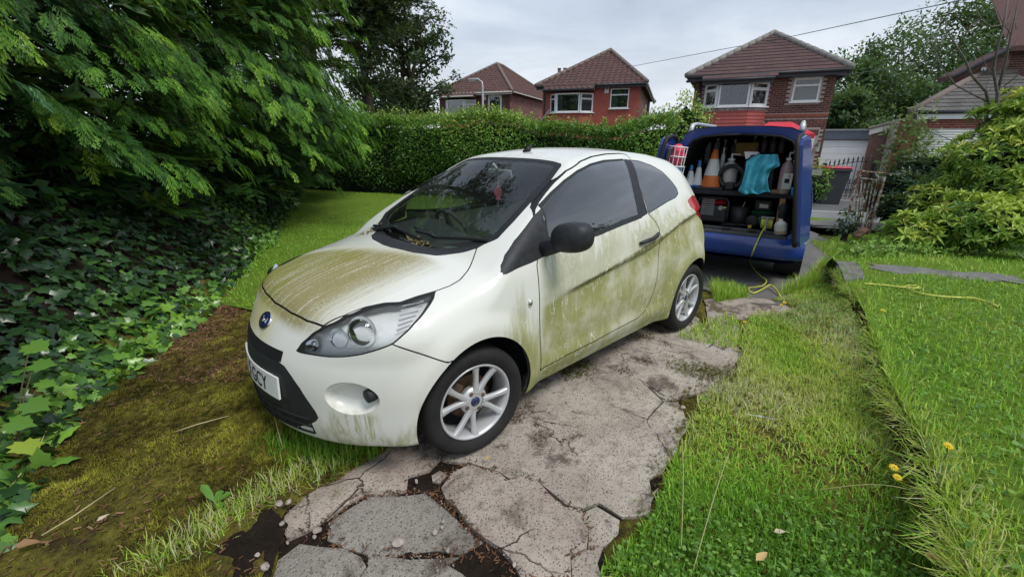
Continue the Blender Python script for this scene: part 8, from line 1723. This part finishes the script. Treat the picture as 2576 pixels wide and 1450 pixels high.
MB().bbox(-.066, -.061, -hw*.85, -hw*.45, H_*.62, H_*.68, .001).build('warning_label', 'yellow_label', ge); MB().lathe([(.03, 0), (.03, .02), (.001, .02)], 14, axis='x', M4=Matrix.Translation((-.062, -hw*.5, .22)) @ Matrix.Diagonal((-1, 1, 1, 1))).build('knob', 'grey_tool', ge)
# bucket, pressure washer, reel, jerry bottle, cables
y_, z_ = vloc(735, 960, .3); o = vt('black_bucket', 'black bucket between the generator and the green machine', 'bucket', .3, y_, .60); MB().lathe([(.001, 0), (.085, 0), (.11, .25), (.10, .25), (.08, .02)], 24).build('bucket', 'kit_black', o, True); MB().tube([(-.06, .02, .02), (-.03, -.05, .32)], .006, 6).build('rod', 'grey_tool', o)
y0, _ = vloc(800, 1000, .35); y1, _ = vloc(1040, 1000, .35); zt_ = vloc(900, 840, .35)[1]; cw = abs(y0-y1)/2; o = vt('pressure_washer', 'green pressure washer with black wheel on the van floor', 'pressure washer', .35, (y0+y1)/2, .60)
MB().bbox(-.05, .35, -cw, cw, .03, (zt_-.60)*.72, .03).build('housing', 'kit_green', o, True); MB().bbox(.02, .35, -cw*.9, cw*.8, (zt_-.6)*.72, zt_-.6, .03).build('top_cover', 'kit_green', o, True); MB().tube([(-.03, cw*.7, (zt_-.6)*.75), (-.05, 0, (zt_-.6)*.80), (-.03, -cw*.8, (zt_-.6)*.9)], .015, 6).build('handle', 'kit_black', o, True)
MB().lathe([(.001, -.01), (.06, -.008), (.075, 0), (.075, .04)], 24, axis='x', M4=Matrix.Translation((-.07, cw*.55, .08))).build('wheel', 'kit_black', o, True); MB().bbox(.1, .3, -.1, .1, zt_-.6, zt_-.6+.14, .02).build('motor_block', 'kit_black', o); MB().bbox(.095, .099, -.06, .04, zt_-.6+.04, zt_-.6+.09, .001).build('white_label', 'soft_white', o)
y_, z_ = vloc(975, 1040, .16); zt2 = vloc(975, 890, .16)[1]; R2 = (zt2-.60)/2; rl_ = vt('hose_reel', 'grey reel wound with yellow hose in front of the green machine', 'hose reel', .17, y_, .60+R2)
for x in (-.07, .07): MB().bbox(-R2*.9, R2*.9, -.008, .008, -R2, R2, .006, Matrix.Rotation(PI/2, 4, 'Z') @ Matrix.Translation((0, x, 0)) @ Matrix.Rotation(PI/2, 4, 'Z')).build('side_plate', 'grey_tool', rl_)
for k in range(7): MB().tube([(R2*.72*math.cos(a), -.055+k*.018, R2*.72*math.sin(a)) for a in np.linspace(0, 2*PI, 25)], .0095, 6, cap=False).build('hose_turn', 'hose_yellow', rl_, True)
MB().lathe([(R2*.6, -.06), (R2*.6, .06)], 20, axis='y').build('drum', 'kit_black', rl_); MB().tube([(-.02, -.07, R2), (-.02, .07, R2)], .012, 6).build('carry_handle', 'grey_tool', rl_)
y_, z_ = vloc(1105, 1080, .06); zt3 = vloc(1125, 905, .06)[1]; o = vt('white_can', 'white plastic bottle with a label leaning at the right of the van sill', 'bottle', .06, y_, .585); hh = zt3-.585; T_ = Matrix.Rotation(-.16, 4, 'X')
MB().lathe([(.001, 0), (.062, 0), (.068, .012), (.068, hh*.66), (.05, hh*.80), (.022, hh*.90), (.022, hh), (.001, hh)], 20, M4=T_).build('bottle', 'soft_white', o, True); MB().lathe([(.0695, hh*.36), (.0695, hh*.66)], 20, M4=T_).build('label', 'plate_white', o, True); MB().lathe([(.0685, .012), (.0685, hh*.24)], 20, M4=T_).build('liquid', M('amber_liquid', (.55, .34, .24), rough=.4), o, True)
y_, z_ = vloc(700, 1000, .2); o = vt('black_cables', 'tangle of black cable on the van floor', 'cable', .2, y_, .60); r = np.random.default_rng(3)
MB().tube([(.05*math.sin(t*2.3)+.02, .12*math.cos(t)+.03*math.sin(t*3.1), .012+.02*abs(math.sin(t*1.7))) for t in np.linspace(0, 22, 110)], .006, 5).build('cable', 'kit_black', o, True); MB().bbox(-.02, .02, -.2, -.16, .0, .035, .008).build('plug', 'yellow_tool', o)
y_, z_ = vloc(1135, 800, .14); o = vt('black_brush', 'black brush hanging beside the wooden post', 'brush', .14, y_, shz-.30); MB().lathe([(.02, 0), (.055, .03), (.06, .16), (.03, .22), (.012, .26), (.012, .30)], 14).build('brush_head', 'kit_black', o, True); MB().lathe([(.018, -.02), (.02, .01), (.001, .01)], 10).build('ferrule', 'grey_tool', o)
y_, z_ = vloc(1060, 670, .13); o = vt('wood_block', 'small light wood block at the shelf edge beside the soap jug', 'block', .16, y_, shz); MB().bbox(-.03, .03, -.035, .035, 0, .045, .004).build('block', 'ply_wood', o); MB().bbox(-.034, -.0305, -.01, .01, .01, .02, .001).build('notch', 'kit_black', o)
# things hung on the right door
def onR(u, z, name, label, cat): return thing(name, label, cat, tuple(VM @ MR @ Vector((u, .045, z))), VYAW)
for (p, lb) in (((1235, 350), 'upper yellow plastic pocket on the inside of the right van door'), ((1225, 440), 'lower yellow plastic pocket on the inside of the right van door')):
    z = vloc(*p, -.3)[1]; o = thing('yellow_pocket', lb, 'pocket', tuple(VM @ MR @ Vector((.28, .05, z))), VYAW)
    MB().add([(-.05, .0, .06), (.07, 0, .06), (.09, 0, -.06), (-.12, 0, -.06), (-.05, .07, .05), (.07, .07, .05), (.06, .03, -.06), (-.10, .03, -.06)], [(0, 1, 2, 3), (4, 7, 6, 5), (0, 3, 7, 4), (1, 5, 6, 2), (3, 2, 6, 7)]).build('pocket', 'yellow_tool', o); MB().tube([(.03, .04, .05), (.03, .04, .14)], .01, 5).build('blade', 'yellow_tool', o)
z = vloc(1200, 660, -.3)[1]; o = thing('blue_pot', 'small blue pot with lime green brushes on the right van door', 'pot', tuple(VM @ MR @ Vector((.30, .09, z-.05))), VYAW); MB().lathe([(.001, 0), (.035, 0), (.045, .09), (.04, .09)], 16).build('pot', 'cap_blue', o, True)
for k in (-.02, .02): MB().tube([(k, 0, .05), (k*2.2, -.02, .17), (k*3.5, -.05, .22)], .009, 5).build('brush', 'lime_tool', o)
# baskets on the left door
def basket(u, z, name, label, rmat, w=.20, h=.17):
    B4 = VM @ ML @ Matrix.Translation((u, .13, z)); o = thing(name, label, 'basket', tuple(B4.to_translation()), 0); o.matrix_world = B4
    for (r_, zz_) in ((.125, h), (.12, h*.5), (.115, .0)): MB().tube([(r_*math.cos(a), r_*.85*math.sin(a), zz_) for a in np.linspace(0, 2*PI, 25)], .007, 6, cap=False).build('hoop', 'soft_white', o, True)
    for k in range(12): a = k*PI/6; MB().tube([(.115*math.cos(a), .098*math.sin(a), 0), (.125*math.cos(a), .106*math.sin(a), h)], .005, 4).build('upright', 'soft_white', o)
    V = []; F = []; rr_ = np.random.default_rng(int(u*100)); n1, n2 = 16, 12
    for i in range(n2+1):
        for j in range(n1): ph = PI*i/n2-PI/2; a = 2*PI*j/n1; R0 = .105*(1+.13*math.sin(a*5+i)+.1*math.sin(a*3+i*1.7)); V.append((R0*math.cos(ph)*math.cos(a), R0*.85*math.cos(ph)*math.sin(a), h*.55+h*.62*math.sin(ph)))
    F = [(i*n1+j, i*n1+(j+1) % n1, (i+1)*n1+(j+1) % n1, (i+1)*n1+j) for i in range(n2) for j in range(n1)]; obj('rags', V, F, rmat, o, True)
zA = vloc(190, 420, -.3)[1]; zB = vloc(225, 520, -.3)[1]; basket(.34, zA-.03, 'rag_basket', 'white wire basket of red rags on the left van door', 'rag_red', h=.22); basket(.26, zB-.05, 'rag_basket', 'white wire basket of blue cloths below the red rags on the van door', 'cap_blue', h=.15)
# yellow hose from the reel to the ground, then over the drive; a second length on the raised lawn
def hose(label, pts):
    o = MB().tube([tuple(p) for p in pts], .0085, 7).build('garden_hose', 'hose_yellow', None, True); return tag(o, label, 'hose')
def cat(pts, n=8):
    pts = [np.array(p, float) for p in pts]; out = []
    for i in range(len(pts)-1):
        p0, p1, p2, p3 = pts[max(i-1, 0)], pts[i], pts[i+1], pts[min(i+2, len(pts)-1)]
        for t in np.linspace(0, 1, n, endpoint=False): out.append(.5*((2*p1)+(-p0+p2)*t+(2*p0-5*p1+4*p2-p3)*t*t+(-p0+3*p1-3*p2+p3)*t**3))
    return out+[pts[-1]]
rp_ = np.array(VM @ Vector((.06, vloc(975, 1040, .16)[0], .66))); e0 = np.array(VM @ Vector((-.14, vloc(930, 1090, -.13)[0], .59)))
gz = lambda x, y, z=.014: gnd(*cR(x, y), z-.06)
hose('yellow hose hanging out of the van and looping over the drive', cat([rp_, e0, gnd(*cR(578, 95), .30), gz(568, 125, .05), gz(580, 155), gz(612, 190), gz(636, 208), gz(626, 228), gz(592, 237), gz(562, 241), gz(580, 262), gz(620, 246), gz(655, 228), gz(682, 252), gz(705, 292), gz(730, 300)]))
lz = lambda x, y: gnd(*cR(x, y), .225)
hose('yellow hose trailing over the raised lawn', cat([lz(1045, 222), lz(1120, 228), lz(1200, 237), lz(1262, 241), lz(1272, 234), lz(1240, 230), lz(1215, 238), lz(1280, 262), lz(1360, 275), lz(1440, 280), lz(1500, 283), lz(1560, 298), lz(1605, 318)]))
# ================================================================== small loose things
def rock(seed, sx, sy, sz):
    r = np.random.default_rng(seed); bm = bmesh.new(); bmesh.ops.create_icosphere(bm, subdivisions=2, radius=1); V = np.array([v.co for v in bm.verts]); F = [tuple(q.index for q in f.verts) for f in bm.faces]; bm.free()
    for k in range(7):
        d = r.normal(0, 1, 3); d /= np.linalg.norm(d); c = r.uniform(.45, .8); s_ = V@d; V = V-np.outer(np.maximum(s_-c, 0), d)
    return V*np.array([sx, sy, sz]), F
M('stone_pale', (.34, .29, .25), (.46, .40, .36), 20, .95, bmp=.4, bscale=60); M('stone_mid', (.26, .23, .20), (.36, .32, .28), 20, .95, bmp=.4, bscale=60)
ST = [(940, 890, .034, 'stone_pale', 'largest pale chip of concrete lying on the grey slab'), (1145, 825, .020, 'stone_pale', None), (1100, 850, .016, 'stone_mid', None), (1190, 770, .013, 'stone_pale', None), (1185, 800, .012, 'stone_pale', None), (1213, 930, .016, 'stone_mid', None), (195, 1020, .026, 'stone_pale', 'pale stone at the edge of the dark soil hole'), (150, 955, .014, 'stone_pale', None), (285, 780, .020, 'stone_mid', None), (275, 668, .026, 'stone_mid', 'grey lump where the long dry grass meets the slab'), (325, 658, .022, 'stone_pale', None), (320, 885, .012, 'stone_mid', None), (425, 815, .013, 'stone_mid', None), (480, 825, .026, 'stone_mid', 'wedge of concrete filling the joint left of the grey slab'), (470, 855, .012, 'stone_mid', None), (1950, 395, .018, 'stone_pale', 'pale pebble on the wide slab beside the front tyre'), (1962, 428, .010, 'stone_pale', None), (1040, 545, .022, 'stone_pale', 'angular concrete chip in the gap in front of the tyre'), (1820, 710, .010, 'stone_mid', None), (1900, 765, .012, 'stone_mid', None), (2110, 600, .012, 'stone_mid', None), (2340, 455, .016, 'stone_mid', None), (935, 738, .008, 'stone_pale', None), (1500, 800, .010, 'stone_mid', None), (1590, 1010, .014, 'stone_pale', None), (2530, 130, .018, 'stone_pale', None), (2120, 760, .012, 'stone_mid', None)]
GL = {'stone_pale': ('small pale concrete chip loose on the broken drive', 'loose pale concrete chips'), 'stone_mid': ('small brownish grey concrete chip loose on the broken drive', 'loose grey concrete chips')}
for i, (x, y, s_, mt, lb) in enumerate(ST):
    s_ *= .78
    p = gnd(*cG(x, y), .004); V, F = rock(i+50, s_*rng.uniform(.9, 1.3), s_*rng.uniform(.7, 1.), s_*rng.uniform(.5, .75)); o = obj('concrete_chip', V, F, mt, None, False, loc=(p[0], p[1], .004+s_*.25), rot=(rng.normal(0, .2), rng.normal(0, .2), rng.uniform(0, 6)))
    tag(o, lb or GL[mt][0], 'stone', None if lb else GL[mt][1])
# grit in the joints and on the slabs: too small and too many to count
P2 = np.concatenate([along(np.vstack([SLABS['B'], SLABS['B'][:1]]), 120, .03, rng), along(np.vstack([SLABS['C'], SLABS['C'][:1]]), 150, .03, rng), along(np.vstack([SLABS['A'], SLABS['A'][:1]]), 80, .03, rng), rand_in(SLABS['C'], 220), rand_in(SLABS['D'], 700), rand_in(SLABS['F'], 60)])
n = len(P2); V, F = rock(3, 1, .8, .7); F = np.array(F); sz = rng.uniform(.0015, .005, n)*np.where(rng.random(n) > .95, 1.6, 1); sd_ = slab_sd(P2); P = np.c_[P2, np.where(sd_ < 0, .004, -.025)+sz*.3]
bm = bmesh.new(); bmesh.ops.create_icosphere(bm, subdivisions=1, radius=1); V = np.array([v.co for v in bm.verts])*[1, .8, .6]; F = np.array([tuple(q.index for q in f.verts) for f in bm.faces]); bm.free()
scatter('grit', V, F, P, yawlean(n, .6), sz, 'stone_mid', kind='stuff')
leafmat('dirt_crumb', [(0., (.04, .028, .02)), (.6, (.09, .062, .042)), (1., (.16, .11, .075))], .95, .0, .1)
# soil crumbs and rootlets in the joints
P2 = np.concatenate([along(np.vstack([SLABS['B'], SLABS['B'][:1]]), 500, .03, rng), along(np.vstack([SLABS['C'], SLABS['C'][:1]]), 700, .03, rng), along(np.vstack([SLABS['A'], SLABS['A'][:1]]), 300, .03, rng)]); P2 = P2[slab_sd(P2) > -.014]; n = len(P2); d_ = rng.normal(0, 1, (n, 3)); d_[:, 2] *= .35
scatter('joint_debris', *CHIP, np.c_[P2, np.where(slab_sd(P2) < 0, .004, -.012)], frames(d_, np.tile([0, 0, 1.], (n, 1))+rng.normal(0, .4, (n, 3))), rng.uniform(.006, .026, n), 'needle_litter', attr=rng.random(n)*.7, kind='stuff')
# brown dirt film left on the slabs beside and behind the front wheel
DIRT = [G(cG, [(1420, 380), (1560, 150), (1700, 40), (1900, 120), (2130, 150), (2100, 300), (1950, 420), (1800, 480), (1600, 420)]), gd([(1330, 1000), (1500, 900), (1680, 840), (1800, 860), (1700, 920), (1450, 1000)])]
for k, pl_ in enumerate(DIRT):
    P2 = rand_in(pl_, 15000); P2 = P2[rng.random(len(P2)) < np.clip(.10+.5*vnoise(P2[:, 0]*5, P2[:, 1]*5, 90+k)+.45*vnoise(P2[:, 0]*19, P2[:, 1]*19, 95+k)-.5*sstep(-.35, 0, poly_sdf(P2, pl_)), 0, .8)]; n = len(P2); d_ = rng.normal(0, 1, (n, 3)); d_[:, 2] *= .2
    scatter('slab_dirt', *CHIP, np.c_[P2, np.full(n, .0075)], frames(d_, np.tile([0, 0, 1.], (n, 1))+rng.normal(0, .15, (n, 3))), rng.uniform(.004, .015, n), 'dirt_crumb', attr=rng.random(n), kind='stuff')
# moss and soil creeping over the right-hand slab edges
for kk in ('D', 'J', 'K', 'R', 'C'):
    P2 = along(np.vstack([SLABS[kk], SLABS[kk][:1]]), 5200 if kk == 'D' else 1200, .045, rng); P2 = P2[(rng.random(len(P2)) < np.clip(.3+.8*vnoise(P2[:, 0]*6, P2[:, 1]*6, 97), 0, 1)) & ((P2[:, 0] > .55) | (kk == 'R'))]; n = len(P2)
    scatter('edge_moss', *TUFT, np.c_[P2, np.where(slab_sd(P2) < 0, .0, -.01)], yawlean(n, .3), rng.uniform(.010, .026, n), 'moss_tuft', attr=np.clip(rng.normal(.35, .2, n), 0, 1), kind='stuff')
# dandelions
M('dandelion', (.80, .58, .02), (.86, .66, .04), 30, .6); M('stalk_green', (.12, .20, .05), rough=.6)
def dandelion(x, y, zg, h, r_, label):
    top = gnd(*cR(x, y), zg+h); b_ = np.array([top[0]+rng.normal(.02, .03), top[1]+rng.normal(.05, .04), zg]); t = thing('dandelion', label, 'flower', tuple(b_)); q = top-b_
    MB().tube([(0, 0, -.01), tuple(q*.5+[.01, 0, .01]), tuple(q)], .0022, 5).build('stalk', 'stalk_green', t, True); R_ = Matrix.Translation(tuple(q)) @ Matrix.Rotation(.35, 4, 'X') @ Matrix.Rotation(rng.uniform(-.3, .3), 4, 'Y')
    mb = MB(); 
    for ring_, (n, rr, zz_) in enumerate(((14, 1., .0), (12, .72, .12), (8, .42, .2))):
        for k in range(n): a = 2*PI*k/n+ring_*.2; mb.add([tuple(R_ @ Vector(p)) for p in ((r_*.08*math.cos(a), r_*.08*math.sin(a), r_*zz_), (r_*rr*.7*math.cos(a-.14), r_*rr*.7*math.sin(a-.14), r_*(zz_+.16)), (r_*rr*math.cos(a), r_*rr*math.sin(a), r_*(zz_+.10)), (r_*rr*.7*math.cos(a+.14), r_*rr*.7*math.sin(a+.14), r_*(zz_+.16)))], [(0, 1, 2, 3)])
    mb.build('petals', 'dandelion', t)['kind'] = 'stuff'; MB().lathe([(.001, -.012), (r_*.35, -.006), (r_*.32, .004)], 10, M4=R_).build('calyx', 'stalk_green', t, True)
for (x, y, zg, h, r_, lb) in ((1170, 992, .09, .13, .020, 'upper of the paired dandelions in front of the lawn edging'), (1185, 1033, .08, .12, .019, 'lower of the paired dandelions in front of the lawn edging'), (1398, 902, .2, .12, .022, 'dandelion growing on top of the raised lawn beside the lip'), (1125, 335, .2, .10, .020, 'dandelion on the raised lawn above the hidden edging'), (712, 302, .0, .10, .020, 'taller dandelion near the yellow hose'), (700, 312, .0, .08, .016, 'shorter dandelion near the yellow hose'), (545, 383, .0, .08, .016, 'lone dandelion by the rear wheel'), (912, 122, .02, .12, .022, 'taller dandelion by the coping block'), (932, 134, .02, .10, .018, 'shorter dandelion by the coping block')): dandelion(x, y, zg, h, r_, lb)
# fallen leaves
leafmat('fallen_leaf', [(0., (.22, .10, .05)), (.4, (.42, .27, .14)), (.7, (.55, .34, .05)), (1., (.55, .50, .40))], .7, .15)
FLV = ([(0, 0, 0), (.25, .20, .16), (.7, .13, .12), (1., 0, .10), (.65, -.17, .16), (.3, -.21, .08), (.5, 0, -.02)], np.array([[6, 0, 5], [6, 5, 4], [6, 4, 3], [6, 3, 2], [6, 2, 1], [6, 1, 0]]))
def fallen(px_, z, s_, v, rz, lb):
    p = gnd(*px_, z); tag(obj('fallen_leaf', *FLV, 'fallen_leaf', None, attr=np.full(7, v), loc=tuple(p+[0, 0, .012]), rot=(.1, .05, rz)), lb, 'leaf'); bpy.data.objects[-1 if False else 0]; COL.objects[-1].scale = (s_,)*3
fallen(cR(1290, 1370), .14, .17, .45, -.3, 'big tan dead leaf at the foot of the lawn edging'); fallen(cR(590, 1390), .03, .07, .8, .5, 'pale greyish dead leaf in the clover'); fallen(cR(665, 1270), .03, .05, .95, 0, 'small pale dead leaf in the rough grass'); fallen((195, 900), .10, .10, .66, 2.4, 'yellow and brown leaf on the ivy edge'); fallen((40, 1378), .02, .09, .2, .2, 'russet dead leaf on the moss'); fallen((245, 1315), .02, .045, .95, 1., 'tiny pale leaf on the moss'); fallen(cG(1420, 432), .015, .035, .6, .5, 'little yellow leaf under the front tyre')
# feather on the grass
p = gnd(*cR(620, 800), .03); ft = thing('feather', 'grey barred feather lying in the grass beside the drive', 'feather', tuple(p+[0, 0, .03]), -.35); ft.scale = (.5,)*3; M('feather_grey', (.30, .29, .27), (.50, .48, .45), 6, .8, stretch=(60, 1, 1))
MB().add([(-.10, 0, 0), (-.02, .018, .004), (.09, .012, .004), (.11, 0, 0), (.09, -.012, .004), (-.02, -.018, .004)], [(0, 1, 2, 3, 4, 5)]).build('vane', 'feather_grey', ft); MB().tube([(-.16, 0, 0), (.11, 0, .003)], .0018, 4).build('shaft', 'soft_white', ft)
for k in range(7): MB().box(-.01+k*.015, -.004+k*.015, -.014, .014, .0055, .0060).build('bar', 'kit_black', ft)
# long dry stalks
M('straw', (.48, .38, .20), (.56, .46, .27), 20, .8)
for i, (pts, lb) in enumerate([([(0, 1255), (85, 1150), (150, 1010), (160, 985)], 'long straw-coloured stalk across the moss beside the seedling'), ([(105, 1345), (180, 1300), (290, 1225)], 'dry grass stem lying on the moss near the slabs'), ([(690, 1045), (700, 1085), (712, 1130)], 'reddish dry stem standing in front of the bumper'), ([(440, 1085), (500, 1065), (575, 1045)], 'pale dry stem on the moss in front of the plate')]):
    z0 = .02; q = [gnd(x, y, z0+(.10 if (i == 0 and k == 3) else .02*(k % 2)+(.10*(2-k)/2 if i == 2 else 0))) for k, (x, y) in enumerate(pts)]; tag(MB().tube([tuple(v) for v in q], .003, 5).build('dry_stalk', 'straw', None, True), lb, 'stalk')
# tall flowering stems over the near verge
for i, (a, b) in enumerate([((280, 1330), (282, 870)), ((330, 1420), (480, 930)), ((820, 1090), (1400, 1130))]):
    p0 = gnd(*cR(*a), .02); p1 = gnd(*cR(*b), .16 if i < 2 else .12); q = [p0, p0*.5+p1*.5+[.0, 0, .06], p1]; tag(MB().tube([tuple(v) for v in cat(q, 6)], [.0022]*13, 4).build('grass_stem', M('stem_pale', (.34, .34, .14), rough=.7), None, True), ['upright thin grass stem beside the pale slab', 'slanting thin grass stem over the clover', 'long thin stem bent across toward the lawn edging'][i], 'stem')
# plantain in the dry grass
pt_ = thing('plantain', 'plantain with one broad upright green leaf beside the dark soil', 'plant', tuple(gnd(540, 1262, .02)))
for k, (a, ln, el) in enumerate(((2.6, .11, .5), (.6, .07, .25), (-.6, .08, .2), (1.6, .06, .2))):
    V = [(0, 0, 0), (ln*.35, .014, .004), (ln*.8, .017, .006), (ln, 0, 0), (ln*.8, -.017, .006), (ln*.35, -.014, .004)]; R_ = Matrix.Rotation(a, 4, 'Z') @ Matrix.Rotation(-el, 4, 'Y'); obj('leaf', [tuple(R_ @ Vector(v)) for v in V], [(0, 1, 2, 3, 4, 5)], 'weed_leaf', pt_, attr=[.5]*6)
# silver car showing behind the shrub
M('silver_paint', (.50, .52, .54), (.56, .58, .60), 5, .3, metal=.5, coat=.4)
c_ = ptY(2395, 430, 11.2); sc_ = thing('silver_car', 'silver car mostly hidden behind the yellow-green shrub', 'car', (float(c_[0]), float(c_[1]), -.14), math.radians(-150))
for ch in list(car.children):
    if ch.type != 'MESH': continue
    nm = ch.name.split('.')[0]
    if nm in ('leaf_litter', 'door_gap', 'bonnet_gap', 'bumper_gap', 'rear_bumper_gap', 'wiper_blade', 'rear_view_mirror', 'fog_lamp_recess'): continue
    o = ch.copy(); COL.objects.link(o); o.parent = sc_
    if 'label' in o: del o['label']
    if ch.data.materials and ch.data.materials[0] == MATS['car_paint']: o.material_slots[0].link = 'OBJECT'; o.material_slots[0].material = MATS['silver_paint']
for ch in [c for c in car.children if c.type == 'EMPTY' and c.name.startswith('wheel')]: copy_tree(ch, sc_)
